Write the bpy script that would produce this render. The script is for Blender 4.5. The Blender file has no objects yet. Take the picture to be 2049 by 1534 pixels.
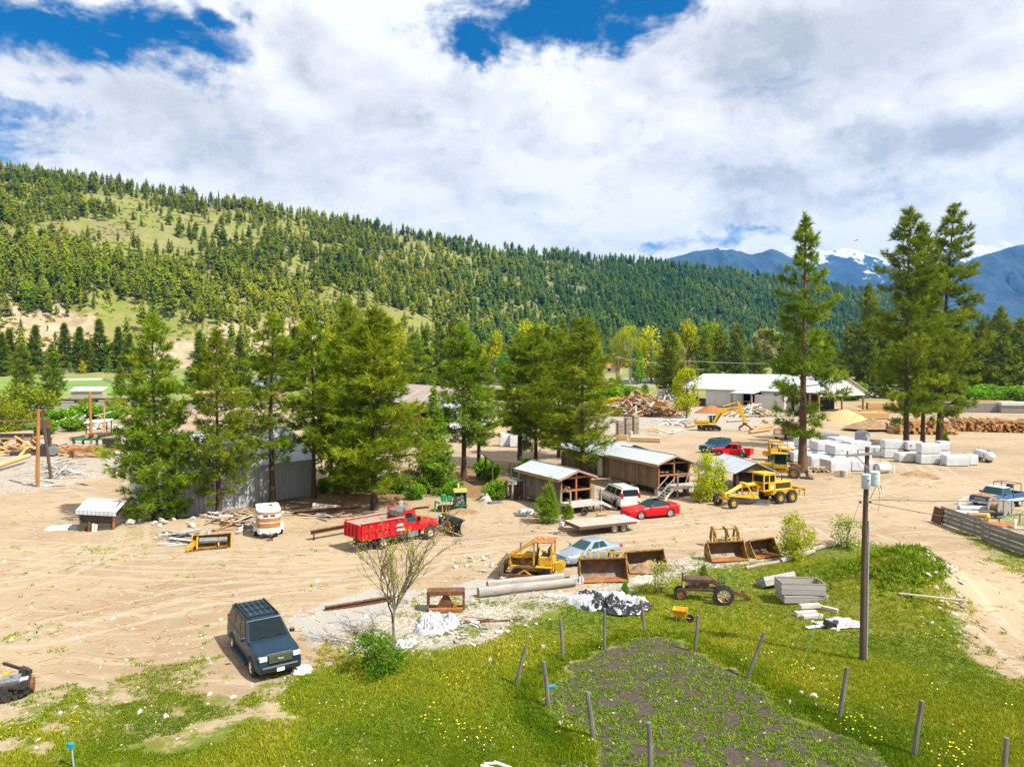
import bpy, bmesh, math, random
import numpy as np
from mathutils import Vector, Matrix, Euler
S = bpy.context.scene
COL = S.collection
R_ = math.radians
# ------------------------------------------------------------------ camera
F = 1420.0; CU, CV = 1024.5, 767.0; HOR = 734.0; CH = 12.6
PITCH = math.atan((CV - HOR) / F)
cam = bpy.data.objects.new('camera', bpy.data.cameras.new('camera')); COL.objects.link(cam)
cam.location = (0, 0, CH); cam.rotation_euler = (math.pi / 2 - PITCH, 0, 0)
cam.data.sensor_width = 36; cam.data.lens = 36 * F / 2049; cam.data.clip_start = .1; cam.data.clip_end = 60000
S.camera = cam
S.render.resolution_x = 1024; S.render.resolution_y = 766
S.view_settings.view_transform = 'Standard'; S.view_settings.look = 'None'
S.view_settings.exposure = 0.80; S.view_settings.gamma = 1
S.cycles.max_bounces = 6; S.cycles.diffuse_bounces = 2; S.cycles.glossy_bounces = 2; S.cycles.transmission_bounces = 3; S.cycles.transparent_max_bounces = 6; S.cycles.volume_bounces = 0
S.cycles.use_adaptive_sampling = True
S.cycles.sample_clamp_indirect = 6
# ------------------------------------------------------------------ sun and sky
SUN_EL, SUN_AZ = R_(52), math.atan2(.86, -.5)       # from +x and -y (right, behind the camera); azimuth from +y
sd = Vector((math.sin(SUN_AZ) * math.cos(SUN_EL), math.cos(SUN_AZ) * math.cos(SUN_EL), math.sin(SUN_EL)))
sun = bpy.data.objects.new('sun', bpy.data.lights.new('sun', 'SUN')); COL.objects.link(sun)
sun.data.energy = 5.0; sun.data.angle = R_(.5); sun.data.color = (1, .955, .87)
sun.rotation_euler = (-sd).to_track_quat('-Z', 'Y').to_euler(); sun.location = (60, -40, 90)

class NT:
 """tiny node-tree writer"""
 def __init__(s, nt): s.nt = nt; s.nt.nodes.clear()
 def n(s, t, ins=None, **kw):
  o = s.nt.nodes.new('ShaderNode' + t)
  for k, v in kw.items(): setattr(o, k, v)
  for k, v in (ins or {}).items(): s.put(o.inputs[k], v)
  return o
 def put(s, sock, v):
  if isinstance(v, bpy.types.NodeSocket): s.nt.links.new(v, sock)
  elif isinstance(v, bpy.types.Node): s.nt.links.new(v.outputs[0], sock)
  else:
   if hasattr(sock.default_value, '__len__') and not hasattr(v, '__len__'): v = (v,) * len(sock.default_value)
   elif hasattr(sock.default_value, '__len__') and len(sock.default_value) == 4 and len(v) == 3: v = (*v, 1)
   sock.default_value = v
 def m(s, op, a, b=0.0, c=0.0, clamp=False):
  return s.n('Math', {0: a, 1: b, 2: c}, operation=op, use_clamp=clamp).outputs[0]
 def vm(s, op, a, b=(0, 0, 0)):
  return s.n('VectorMath', {0: a, 1: b}, operation=op).outputs[0]
 def vscale(s, v, k):
  return s.n('VectorMath', {0: v, 3: k}, operation='SCALE').outputs[0]
 def ss(s, x, a, b):
  return s.n('MapRange', {0: x, 1: a, 2: b, 3: 0.0, 4: 1.0}, interpolation_type='SMOOTHSTEP').outputs[0]
 def noise(s, vec, scale, detail=4, rough=.55, dist=0):
  return s.n('TexNoise', {'Vector': vec, 'Scale': scale, 'Detail': detail, 'Roughness': rough, 'Distortion': dist}).outputs[0]
 def mix(s, f, a, b, mode='MIX'):
  o = s.n('Mix', data_type='RGBA', blend_type=mode)
  s.put(o.inputs[0], f); s.put(o.inputs[6], a); s.put(o.inputs[7], b)
  return o.outputs[2]
 def sep(s, v):
  o = s.n('SeparateXYZ', {0: v}); return o.outputs
 def comb(s, x, y, z):
  return s.n('CombineXYZ', {0: x, 1: y, 2: z}).outputs[0]

W = bpy.data.worlds.new('World'); S.world = W; W.use_nodes = True
def build_world():
 t = NT(W.node_tree)
 sky = t.n('TexSky', sky_type='NISHITA', sun_disc=False, sun_elevation=SUN_EL, sun_rotation=SUN_AZ, altitude=700, air_density=1.0, dust_density=.3, ozone_density=2.5)
 blue = t.n('HueSaturation', {'Saturation': 1.9, 'Value': .070, 'Color': sky.outputs[0]}).outputs[0]
 d = t.vm('NORMALIZE', t.n('TexCoord').outputs['Generated'])
 x, y, z = t.sep(d)[:3]
 zz = t.m('MAXIMUM', z, .012)
 k = t.m('DIVIDE', 1.0, t.m('ADD', zz, .10))
 pl = t.comb(t.m('MULTIPLY', x, k), t.m('MULTIPLY', y, k), 0.0)      # a flat cloud layer seen in perspective
 warp = t.n('TexNoise', {'Vector': pl, 'Scale': 1.7, 'Detail': 5, 'Roughness': .6}).outputs[1]
 plw = t.vm('ADD', pl, t.vscale(warp, .55))
 n1 = t.noise(plw, 1.15, 9, .58)
 n2 = t.noise(plw, 4.2, 8, .6)
 n3 = t.noise(t.vm('MULTIPLY', d, (1, 1, 1.8)), 7.0, 10, .66, .4)
 dn = t.vm('ADD', d, t.vscale(t.vm('SUBTRACT', t.n('TexNoise', {'Vector': d, 'Scale': 5.0, 'Detail': 7, 'Roughness': .62}).outputs[1], (.5, .5, .5)), .15))
 def blob(u, v, ru, rv, p=1.0):          # soft ellipse round a sky direction
  c = Vector(((u - CU) / F, 1, 0)); e = (HOR - v) / F
  c.z = e; c.normalize()
  s_ = t.n('VectorMath', {0: dn, 1: tuple(c)}, operation='SUBTRACT').outputs[0]
  a, b, c_ = t.sep(s_)[:3]
  q = t.m('SQRT', t.m('ADD', t.m('POWER', t.m('DIVIDE', a, ru / F), 2), t.m('POWER', t.m('DIVIDE', c_, rv / F), 2)))
  return t.m('MULTIPLY', t.ss(q, 1.6, .25), p)
 def mx(*l):
  o = l[0]
  for i in l[1:]: o = t.m('MAXIMUM', o, i)
  return o
 gaps = mx(blob(150, 66, 235, 50), blob(-40, 40, 140, 50), blob(1150, 62, 240, 58), blob(985, 96, 90, 28), blob(1320, 34, 110, 40), blob(20, 215, 120, 26, .8), blob(90, 160, 60, 14, .6), blob(440, 66, 40, 26, .8), blob(500, 40, 30, 14, .6), blob(1440, 480, 210, 16, .5), blob(330, 112, 55, 16, .7), blob(1500, -170, 250, 60), blob(600, -330, 300, 130), blob(-500, 150, 250, 100))
 gap = t.m('ADD', gaps, t.m('ADD', t.m('MULTIPLY', t.m('SUBTRACT', n3, .5), 2.6), t.m('MULTIPLY', t.m('SUBTRACT', n2, .5), .5)))
 cover = t.ss(gap, .95, .28)
 grey = mx(blob(1640, 110, 270, 78), blob(360, 270, 330, 80, .55), blob(640, 110, 130, 40, .45), blob(1560, 405, 120, 34, .95), blob(1890, 255, 110, 30, .6), blob(700, 200, 230, 90, .35), blob(1840, 380, 190, 24, .4), blob(1060, 280, 120, 40, .3))
 shade = t.m('ADD', t.m('MULTIPLY', grey, .85), t.m('MULTIPLY', t.ss(n1, .40, .70), .38))
 shade = t.m('ADD', shade, t.m('MULTIPLY', t.m('SUBTRACT', n3, .5), 1.3), clamp=True)
 lump = lambda v: t.m('ADD', t.noise(v, 3.4, 10, .6), t.m('MULTIPLY', t.noise(v, 11.0, 6, .6), .28))
 sq = t.vm('MULTIPLY', d, (1, 1, 1.5)); dq = t.vm('ADD', sq, t.vscale(t.vm('SUBTRACT', t.n('TexNoise', {'Vector': sq, 'Scale': 4.0, 'Detail': 6, 'Roughness': .6}).outputs[1], (.5, .5, .5)), .18))
 rel = t.m('SUBTRACT', lump(dq), lump(t.vm('ADD', dq, (.022, -.008, .040))))
 shade = t.m('SUBTRACT', shade, t.m('MULTIPLY', rel, 3.2), clamp=True)
 puff = t.ss(t.noise(dn, 8.0, 9, .66), .40, .60)
 cl = t.mix(shade, (.66, .655, .65), (.33, .345, .365))
 cl = t.mix(t.m('MULTIPLY', puff, .35), cl, (.62, .615, .61))
 hz = t.ss(z, .16, .02)
 cl = t.mix(t.m('MULTIPLY', hz, .35), cl, (.57, .57, .565))
 c = t.mix(cover, blue, cl)
 c = t.mix(t.ss(z, 0.0, -.03), c, (.18, .20, .20))
 t.n('OutputWorld', {0: t.n('Background', {0: c, 1: 1.0})})
build_world()

# ------------------------------------------------------------------ placing helpers
def vnoise(x, y, seed=0):
 """smooth value noise"""
 r = np.random.default_rng(seed).random((256, 256)); xi, yi = np.floor(x).astype(int), np.floor(y).astype(int)
 fx, fy = x - xi, y - yi; fx = fx * fx * (3 - 2 * fx); fy = fy * fy * (3 - 2 * fy)
 a, b, c, d = (r[(yi + j) % 256, (xi + i) % 256] for j in (0, 1) for i in (0, 1))
 return (a * (1 - fx) + b * fx) * (1 - fy) + (c * (1 - fx) + d * fx) * fy
def fbm(x, y, seed=0, n=5, g=.5):
 s = 0; a = 1; tot = 0
 for i in range(n): s = s + a * vnoise(x * 2 ** i + 17 * i, y * 2 ** i + 9 * i, seed + i); tot += a; a *= g
 return s / tot
def rise(y):
 """the valley floor climbs to a terrace (highway, ball field) beyond the mill"""
 t = np.clip((np.asarray(y, float) - 235) / 215, 0, 1); return 11.5 * t * t * (3 - 2 * t)
def at(u, v, z=None):
 """world point seen at photo pixel (u, v): on the ground, or at height z"""
 f = Vector((0, math.cos(PITCH), -math.sin(PITCH))); up = Vector((0, math.sin(PITCH), math.cos(PITCH)))
 d = f + Vector(((u - CU) / F, 0, 0)) + up * (-(v - CV) / F)
 if z is not None: return d * ((z - CH) / d.z) + Vector((0, 0, CH))
 m = d.z / d.y; y = -CH / m if m < -1e-4 else 1e5
 if y > 235:
  a, b = 235.0, min(y, 1200.0)
  for _ in range(40):
   c = (a + b) / 2
   if CH + m * c > rise(c): a = c
   else: b = c
  y = a
 return Vector((d.x / d.y * y, y, float(rise(y))))
def ppm(v): return (v - HOR) / CH            # photo pixels per metre at ground row v
MOUNDS = []
def mound(u, v, h, rx, ry, rot=0):
 p = at(u, v); MOUNDS.append((p.x, p.y, h, rx, ry, rot))
mound(1800, 1185, 2.1, 3.8, 2.6, .5); mound(1690, 1150, .5, 4.0, 2.0, .1); mound(1870, 1180, .45, 2.6, 3.2, .3)
mound(430, 1050, .55, 6, 1.5, .15); mound(690, 1000, .55, 5, 2.2, .3); mound(560, 1040, .4, 5, 1.4, .1)
mound(1800, 960, .5, 3.5, 1.5); mound(1690, 935, .4, 4, 2); mound(1060, 1215, .2, 5, 1.2, .2); mound(100, 960, .35, 9, 3)
mound(1640, 850, 1.2, 5, 4); mound(1760, 860, 1.0, 6, 4)
mound(1010, 1010, .25, 3, 2)
def gz(x, y):
 x = np.asarray(x, float); y = np.asarray(y, float)
 z = .05 * np.sin(x * .9 + 1.3 * np.sin(y * .31)) * np.sin(y * .7 + np.sin(x * .43)) * np.clip((90 - y) / 40, 0, 1) + rise(y)
 for mx_, my, h, rx, ry, r in MOUNDS:
  c, s = math.cos(r), math.sin(r); dx, dy = x - mx_, y - my
  z = z + h * np.exp(-(((dx * c + dy * s) / rx) ** 2 + ((-dx * s + dy * c) / ry) ** 2))
 return z
def G(u, v, dz=0.0):
 p = at(u, v); return Vector((p.x, p.y, float(gz(p.x, p.y)) + dz))

# ------------------------------------------------------------------ object helpers
def link(o, parent=None):
 COL.objects.link(o)
 if parent is not None: o.parent = parent
 return o
def tag(o, label, cat, group=None):
 o['label'] = label; o['category'] = cat; o['kind'] = o.get('kind', 'thing')
 if group: o['group'] = group
 return o
def thing(name, label, cat, loc=(0, 0, 0), rz=0, group=None):
 o = link(bpy.data.objects.new(name, None)); o.location = loc; o.rotation_euler = (0, 0, rz)
 o.empty_display_size = .3
 return tag(o, label, cat, group)
def struct(o): o['kind'] = 'structure'; return o
def dup(o, parent=None, **kw):
 c = o.copy(); COL.objects.link(c); c.parent = parent
 for ch in list(o.children): dup(ch, c)
 for k, v in kw.items():
  if k in ('label', 'group', 'category'): c[k] = v
  elif k == 'rz': c.rotation_euler = (c.rotation_euler[0], c.rotation_euler[1], v)
  else: setattr(c, k, v)
 return c
class MB:
 def __init__(s): s.v = []; s.f = []; s.mi = []; s.cur = 0
 def add(s, vs, fs):
  b = len(s.v); s.v += [tuple(p) for p in vs]
  for f in fs: s.f.append(tuple(b + i for i in f)); s.mi.append(s.cur)
  return s
 def m(s, i): s.cur = i; return s
 def box(s, c, d, r=None, taper=1.0):
  x, y, z = d[0] / 2, d[1] / 2, d[2] / 2; k = taper
  pts = [Vector(p) for p in ((-x, -y, -z), (x, -y, -z), (x, y, -z), (-x, y, -z), (-x * k, -y * k, z), (x * k, -y * k, z), (x * k, y * k, z), (-x * k, y * k, z))]
  if r is not None:
   M = Euler(r).to_matrix() if not isinstance(r, Matrix) else r
   pts = [M @ p for p in pts]
  c = Vector(c)
  return s.add([p + c for p in pts], [(0, 3, 2, 1), (4, 5, 6, 7), (0, 1, 5, 4), (1, 2, 6, 5), (2, 3, 7, 6), (3, 0, 4, 7)])
 def bb(s, x0, x1, y0, y1, z0, z1): return s.box(((x0 + x1) / 2, (y0 + y1) / 2, (z0 + z1) / 2), (abs(x1 - x0), abs(y1 - y0), abs(z1 - z0)))
 def bar(s, a, b, w, h=None, up=(0, 0, 1)):
  a, b = Vector(a), Vector(b); h = h or w; d = (b - a); L = d.length
  if L < 1e-6: return s
  d.normalize(); u = Vector(up)
  if abs(d.dot(u)) > .98: u = Vector((1, 0, 0))
  sd_ = d.cross(u).normalized(); u = sd_.cross(d)
  q = []
  for p in (a, b):
   for i, j in ((-1, -1), (1, -1), (1, 1), (-1, 1)): q.append(p + sd_ * (i * w / 2) + u * (j * h / 2))
  return s.add(q, [(0, 3, 2, 1), (4, 5, 6, 7), (0, 1, 5, 4), (1, 2, 6, 5), (2, 3, 7, 6), (3, 0, 4, 7)])
 def path(s, pts, r, n=6, cap=True):
  pts = [Vector(p) for p in pts]; rs = r if isinstance(r, (list, tuple)) else [r] * len(pts); rings = []
  for i, p in enumerate(pts):
   d = (pts[min(i + 1, len(pts) - 1)] - pts[max(i - 1, 0)]).normalized()
   u = Vector((0, 0, 1)) if abs(d.z) < .95 else Vector((1, 0, 0))
   a = d.cross(u).normalized(); b = a.cross(d)
   rings.append([p + a * (rs[i] * math.cos(2 * math.pi * k / n)) + b * (rs[i] * math.sin(2 * math.pi * k / n)) for k in range(n)])
  return s.loft(rings, cap)
 def tube(s, a, b, r0, r1=None, n=10): return s.path([a, b], [r0, r0 if r1 is None else r1], n)
 def loft(s, rings, cap=True, closed=True):
  n = len(rings[0]); vs = [p for r in rings for p in r]; fs = []
  for i in range(len(rings) - 1):
   for k in range(n if closed else n - 1):
    k2 = (k + 1) % n
    fs.append((i * n + k, i * n + k2, (i + 1) * n + k2, (i + 1) * n + k))
  if cap: fs.append(tuple(reversed(range(n)))); fs.append(tuple((len(rings) - 1) * n + k for k in range(n)))
  return s.add(vs, fs)
 def lathe(s, prof, o=(0, 0, 0), axis='z', n=16, cap=True):
  o = Vector(o); rings = []
  for r, h in prof:
   q = []
   for k in range(n):
    a = 2 * math.pi * k / n; c, d = r * math.cos(a), r * math.sin(a)
    q.append(o + Vector((c, d, h) if axis == 'z' else ((d, h, c) if axis == 'y' else (h, c, d))))
   rings.append(q)
  return s.loft(rings, cap)
 def prism(s, poly, axis, a, b):
  def P(p, t): return (p[0], t, p[1]) if axis == 'y' else ((t, p[0], p[1]) if axis == 'x' else (p[0], p[1], t))
  n = len(poly); vs = [P(p, a) for p in poly] + [P(p, b) for p in poly]
  fs = [tuple(range(n)), tuple(reversed(range(n, 2 * n)))] + [(i, i + n, (i + 1) % n + n, (i + 1) % n) for i in range(n)]
  return s.add(vs, fs)
 def plate(s, pts, t):
  pts = [Vector(p) for p in pts]; nrm = (pts[1] - pts[0]).cross(pts[2] - pts[0]).normalized() * t; n = len(pts)
  vs = pts + [p + nrm for p in pts]
  return s.add(vs, [tuple(reversed(range(n))), tuple(range(n, 2 * n))] + [(i, (i + 1) % n, (i + 1) % n + n, i + n) for i in range(n)])
 def mesh(s, name, mats, smooth=None, bevel=0):
  me = bpy.data.meshes.new(name); me.from_pydata(s.v, [], s.f)
  for m_ in (mats if isinstance(mats, (list, tuple)) else [mats]): me.materials.append(m_)
  me.polygons.foreach_set('material_index', s.mi)
  bm = bmesh.new(); bm.from_mesh(me); bmesh.ops.recalc_face_normals(bm, faces=bm.faces)
  if bevel:
   es = [e for e in bm.edges if len(e.link_faces) == 2 and e.calc_face_angle(0) > .6]
   bmesh.ops.bevel(bm, geom=es, offset=bevel, segments=1, affect='EDGES', clamp_overlap=True)
  bm.to_mesh(me); bm.free()
  if smooth:
   me.polygons.foreach_set('use_smooth', [True] * len(me.polygons)); me.set_sharp_from_angle(angle=R_(smooth))
  me.update(); return me
 def build(s, name, mats, parent=None, smooth=None, bevel=0, loc=None, rz=None):
  o = link(bpy.data.objects.new(name, s.mesh(name, mats, smooth, bevel)), parent)
  if loc is not None: o.location = loc
  if rz is not None: o.rotation_euler = (0, 0, rz)
  return o
def np_mesh(name, V, Fc, mat, attrs=None, smooth=False):
 """mesh from numpy arrays; Fc is (m,3) or (m,4)"""
 me = bpy.data.meshes.new(name); k = Fc.shape[1]
 me.vertices.add(len(V)); me.vertices.foreach_set('co', np.ascontiguousarray(V, np.float32).ravel())
 me.loops.add(Fc.size); me.loops.foreach_set('vertex_index', np.ascontiguousarray(Fc, np.int32).ravel())
 me.polygons.add(len(Fc)); me.polygons.foreach_set('loop_start', np.arange(0, Fc.size, k, dtype=np.int32))
 try: me.polygons.foreach_set('loop_total', np.full(len(Fc), k, np.int32))
 except Exception: pass
 for an, av in (attrs or {}).items():
  a = me.attributes.new(an, 'FLOAT', 'POINT'); a.data.foreach_set('value', np.ascontiguousarray(av, np.float32))
 me.update(calc_edges=True)
 if smooth: me.polygons.foreach_set('use_smooth', np.ones(len(Fc), bool))
 for m_ in (mat if isinstance(mat, (list, tuple)) else [mat]): me.materials.append(m_)
 return me

# ------------------------------------------------------------------ materials
M = {}
def newmat(name):
 m_ = bpy.data.materials.new(name); m_.use_nodes = True; M[name] = m_
 return NT(m_.node_tree)
def fin(t, col, rough=.6, metal=0.0, bump=None, bs=.3, bd=.02, spec=.5, **kw):
 ins = {'Specular IOR Level': spec, 'Base Color': col, 'Roughness': rough, 'Metallic': metal}; ins.update(kw)
 p = t.n('BsdfPrincipled', ins)
 if bump is not None: t.put(p.inputs['Normal'], t.n('Bump', {'Strength': bs, 'Distance': bd, 'Height': bump}))
 t.n('OutputMaterial', {0: p})
def mk(name, c1, c2=None, scale=3.0, rough=.6, metal=0.0, c3=None, t3=.6, s3=2.0, bump=0, stretch=None, fine=0.0, coat=0.0, spec=.4):
 t = newmat(name); co = t.n('TexCoord').outputs['Object']
 if stretch: co = t.vm('MULTIPLY', co, stretch)
 n = t.noise(co, scale, 6, .6)
 c2 = c2 or tuple(x * .8 for x in c1)
 c = t.mix(t.ss(n, .3, .7), c1, c2)
 if fine: c = t.mix(t.m('MULTIPLY', t.noise(co, scale * 9, 3), fine), c, tuple(x * .35 for x in c1))
 r = rough
 if c3:
  f = t.ss(t.noise(co, s3, 7, .65), t3 - .05, t3 + .05); c = t.mix(f, c, c3); r = t.m('MAXIMUM', rough, t.m('MULTIPLY', f, .85))
 kw = {'Coat Weight': coat, 'Coat Roughness': .08} if coat else {}
 fin(t, c, r, metal, n if bump else None, bump, spec=spec, **kw)
 return M[name]
RUST = (.16, .062, .022)
mk('paint_navy', (.008, .024, .044), (.010, .030, .054), 1, .3, .0, spec=.3)
mk('paint_white', (.66, .63, .56), (.60, .57, .50), 1, .3, coat=.4)
mk('paint_red', (.62, .006, .010), (.55, .005, .008), 1, .32, spec=.25)
mk('paint_truckred', (.50, .010, .014), (.38, .012, .014), 2, .45, spec=.2, c3=(.25, .05, .03), t3=.66)
mk('paint_silver', (.27, .32, .38), (.24, .29, .34), 1, .35, .3, coat=.2)
mk('paint_blue', (.018, .065, .16), (.014, .05, .12), 1, .3, .2, coat=.4)
mk('paint_oldblue', (.02, .07, .19), (.03, .09, .2), 3, .45, c3=RUST, t3=.68)
mk('paint_palblue', (.42, .55, .62), (.36, .48, .56), 3, .45)
mk('paint_orange', (.55, .07, .018), (.45, .06, .02), 2, .4, coat=.3)
mk('yellow', (.68, .40, .008), (.58, .32, .006), 2.5, .5, c3=(.26, .11, .02), t3=.66, s3=3)
mk('yellow_old', (.58, .33, .012), (.42, .23, .012), 4, .6, c3=(.22, .09, .025), t3=.57, s3=4)
mk('yellow_bucket', (.30, .17, .02), (.20, .11, .02), 3, .65, c3=(.13, .06, .02), t3=.52, s3=3)
mk('rust', (.15, .062, .025), (.08, .035, .018), 4, .8, c3=(.26, .11, .035), t3=.6, s3=6, bump=.3)
mk('rust_bright', (.36, .135, .03), (.24, .085, .025), 3, .75, c3=(.14, .06, .025), t3=.62, s3=4)
mk('rust_roof', (.33, .11, .04), (.2, .07, .03), 3, .7, c3=(.60, .34, .03), t3=.56, s3=5)
mk('rust_steel', (.13, .11, .095), (.075, .06, .05), 3, .55, .3, c3=(.20, .085, .03), t3=.56, s3=4)
mk('bucket_inside', (.15, .115, .085), (.07, .045, .03), 2, .5, .3, c3=(.17, .075, .028), t3=.60, s3=2.5)
mk('steel_worn', (.30, .32, .34), (.2, .21, .22), 3, .45, .5, c3=(.17, .09, .05), t3=.6, s3=5)
mk('steel', (.42, .44, .46), (.34, .36, .38), 4, .35, .7)
mk('chrome', (.7, .7, .7), (.62, .62, .62), 4, .15, .95)
mk('dark_metal', (.028, .028, .03), (.05, .045, .04), 5, .55, .2, c3=(.10, .045, .02), t3=.62, s3=7)
mk('black', (.012, .012, .013), (.02, .02, .02), 4, .5)
mk('blackplow', (.018, .021, .026), (.03, .035, .04), 2, .4, .2, c3=(.10, .05, .025), t3=.68, s3=4)
mk('rubber', (.022, .022, .022), (.04, .037, .033), 6, .85, bump=.4)
mk('dirty_rubber', (.05, .045, .04), (.09, .075, .06), 4, .9, bump=.4)
mk('glass', (.006, .012, .014), (.010, .018, .02), 1, .08, 0, spec=.25)
mk('glass_teal', (.010, .045, .05), (.014, .06, .062), 1, .08, 0, spec=.3)
mk('green_machine', (.012, .22, .065), (.01, .15, .05), 3, .5, c3=(.05, .06, .03), t3=.64, s3=5)
mk('green_roof', (.30, .30, .05), (.2, .24, .05), 4, .6)
mk('green_tarp', (.01, .28, .17), (.01, .22, .13), 2, .6)
mk('headlight', (.7, .72, .72), (.55, .58, .6), 8, .1)
mk('amber', (.75, .25, .02), (.65, .2, .02), 8, .3)
mk('taillight', (.5, .01, .015), (.42, .01, .01), 8, .25)
mk('softtop', (.016, .02, .028), (.02, .025, .033), 8, .85)
mk('cream_wheel', (.58, .50, .36), (.42, .33, .2), 6, .6, c3=RUST, t3=.6)
mk('white', (.76, .77, .79), (.70, .71, .73), 2, .55)
mk('white_old', (.62, .60, .56), (.52, .50, .46), 3, .6, c3=(.3, .2, .12), t3=.66, s3=3)
mk('wrap', (.60, .61, .635), (.50, .515, .55), 1.3, .5, bump=.35)
mk('wrap_grey', (.58, .60, .63), (.48, .50, .52), 1.3, .5, bump=.35)
mk('tan_stripe', (.36, .165, .045), (.30, .14, .04), 2, .5)
mk('navy_stripe', (.015, .05, .10), None, 2, .4)
mk('concrete', (.38, .36, .33), (.28, .265, .24), 5, .9, bump=.3)
mk('stone', (.46, .43, .38), (.30, .27, .23), 4, .9, bump=.5)
mk('tank_grey', (.40, .43, .47), (.34, .37, .41), 2, .6)
mk('tank_white', (.66, .70, .76), (.6, .64, .7), 2, .4)
mk('transformer', (.44, .53, .56), (.38, .46, .49), 3, .45)
mk('ceramic', (.14, .13, .13), None, 6, .3)
mk('conduit', (.30, .38, .43), (.24, .31, .36), 3, .5)
mk('wire', (.02, .02, .02), None, 3, .6)
mk('green_rod', (.05, .33, .12), None, 3, .5)
mk('skin', (.42, .24, .16), (.38, .2, .14), 8, .6)
mk('cloth_navy', (.02, .025, .05), (.03, .035, .06), 12, .9)
mk('cloth_teal', (.05, .13, .17), (.04, .10, .14), 12, .9)
mk('cloth_dark', (.035, .035, .03), (.05, .05, .045), 12, .9)
mk('hair', (.03, .02, .012), None, 12, .8)
mk('barrow_orange', (.75, .30, .012), (.66, .25, .01), 3, .5)
mk('blueplastic', (.02, .18, .33), (.02, .14, .27), 3, .5)
mk('teal_valve', (.01, .28, .42), (.01, .2, .33), 3, .5)
mk('plastic_black', (.014, .017, .022), (.03, .035, .042), 3, .3, bump=.5)
mk('plastic_white', (.44, .45, .475), (.34, .35, .375), 3, .4, bump=.5)
mk('bark', (.085, .052, .033), (.04, .026, .018), 7, .9, stretch=(1, 1, .35), bump=.8)
mk('bark_red', (.17, .085, .045), (.07, .038, .022), 5, .9, stretch=(1, 1, .3), bump=.8)
mk('bark_grey', (.19, .16, .13), (.10, .085, .07), 9, .9, stretch=(1, 1, .4), bump=.6)
mk('bark_pale', (.52, .48, .40), (.38, .34, .27), 4, .9)
mk('twig', (.10, .075, .05), (.16, .13, .09), 5, .9)
mk('log_bark', (.48, .30, .14), (.36, .20, .085), 4, .85, stretch=(1, 3, 3), fine=.3)
mk('log_end', (.62, .36, .13), (.50, .25, .08), 9, .8)
mk('log_grey', (.40, .37, .33), (.25, .225, .195), 2.2, .85, stretch=(.35, 3, 3), fine=.5, c3=(.12, .09, .07), t3=.62, s3=3.2, bump=.4)
mk('wood_new', (.62, .40, .17), (.52, .31, .12), 4, .75, fine=.2)
mk('wood_mid', (.42, .26, .13), (.33, .19, .09), 5, .8, fine=.3)
mk('wood_orange', (.36, .15, .045), (.26, .10, .03), 5, .8, fine=.3)
mk('wood_grey', (.33, .31, .29), (.22, .20, .185), 5, .9, fine=.4)
mk('wood_pale', (.56, .52, .46), (.44, .40, .35), 5, .85, fine=.3)
mk('wood_dark', (.10, .07, .045), (.055, .038, .025), 5, .9, fine=.3)
mk('pole_orange', (.40, .17, .045), (.29, .12, .035), 5, .85, stretch=(1, 1, .15), fine=.2)
mk('pole_brown', (.125, .085, .058), (.075, .05, .035), 6, .9, stretch=(1, 1, .12), fine=.3)
mk('post_grey', (.20, .185, .17), (.11, .10, .09), 7, .9, stretch=(1, 1, .2), fine=.4)
mk('ramp_deck', (.40, .345, .285), (.30, .25, .20), 2, .85, stretch=(3, .4, 1), c3=(.33, .17, .08), t3=.62, s3=1.2)
mk('roof_white', (.47, .48, .49), (.41, .42, .43), .6, .55, c3=(.52, .53, .53), t3=.7, s3=.8)
mk('wall_white', (.56, .54, .52), (.48, .46, .44), .5, .7, stretch=(1, 1, .3))
mk('dirt_pile', (.30, .20, .105), (.18, .115, .06), 1.5, .95, bump=.5)
mk('sawdust', (.50, .34, .17), (.40, .26, .12), 2, .95, bump=.3)
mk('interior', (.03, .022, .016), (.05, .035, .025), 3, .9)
mk('field_green', (.10, .24, .03), (.14, .30, .04), .2, .9)
mk('firewood', (.25, .12, .055), (.09, .045, .025), 14, .9, bump=.8)
mk('brown_car', (.10, .045, .035), (.06, .03, .025), 3, .7)
mk('red_sign', (.5, .03, .02), None, 3, .5)
def stripes(name, c1, c2, axis, width, rough=.5, metal=0.0, gap=.12, rustc=None, t3=.62, bump=.6, jitter=.8):
 """boards or ribs of a given width along one local axis, with the joint modelled as a groove in the bump and each board its own tone"""
 t = newmat(name); co = t.n('TexCoord').outputs['Object']; a = t.sep(co)[axis]
 q = t.m('DIVIDE', a, width); i = t.m('FLOOR', q); fr = t.m('FRACT', q)
 rnd = t.n('TexWhiteNoise', {'W': i}, noise_dimensions='1D').outputs[0]
 st = [6.0, 6.0, 6.0]
 for k in range(3):
  if k != axis: st[k] = .5
 n = t.noise(t.vm('MULTIPLY', co, tuple(st)), 2.0, 6, .65)
 f = t.m('ADD', t.m('MULTIPLY', rnd, jitter), t.m('MULTIPLY', t.m('SUBTRACT', n, .5), 1.3), clamp=True)
 c = t.mix(f, c1, c2)
 if rustc: c = t.mix(t.ss(t.noise(t.vm('MULTIPLY', co, (2.2, .35, .35) if rustc and 'roof' in name else (.6, .6, .6)), 1.6, 7, .7), t3 - .06, t3 + .08), c, rustc)
 e = t.m('ABSOLUTE', t.m('SUBTRACT', fr, .5)); g = t.ss(e, .5 - gap / 2, .5)
 if gap: c = t.mix(t.m('MULTIPLY', g, .75), c, tuple(x * .25 for x in c2))
 h = t.m('SUBTRACT', t.m('MULTIPLY', n, .2), g)
 fin(t, c, rough, metal, h, bump, .03)
 return M[name]
stripes('siding_grey', (.19, .165, .14), (.075, .062, .052), 0, .19, .9, gap=.2, rustc=(.26, .15, .075), t3=.6, jitter=1.15)
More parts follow.
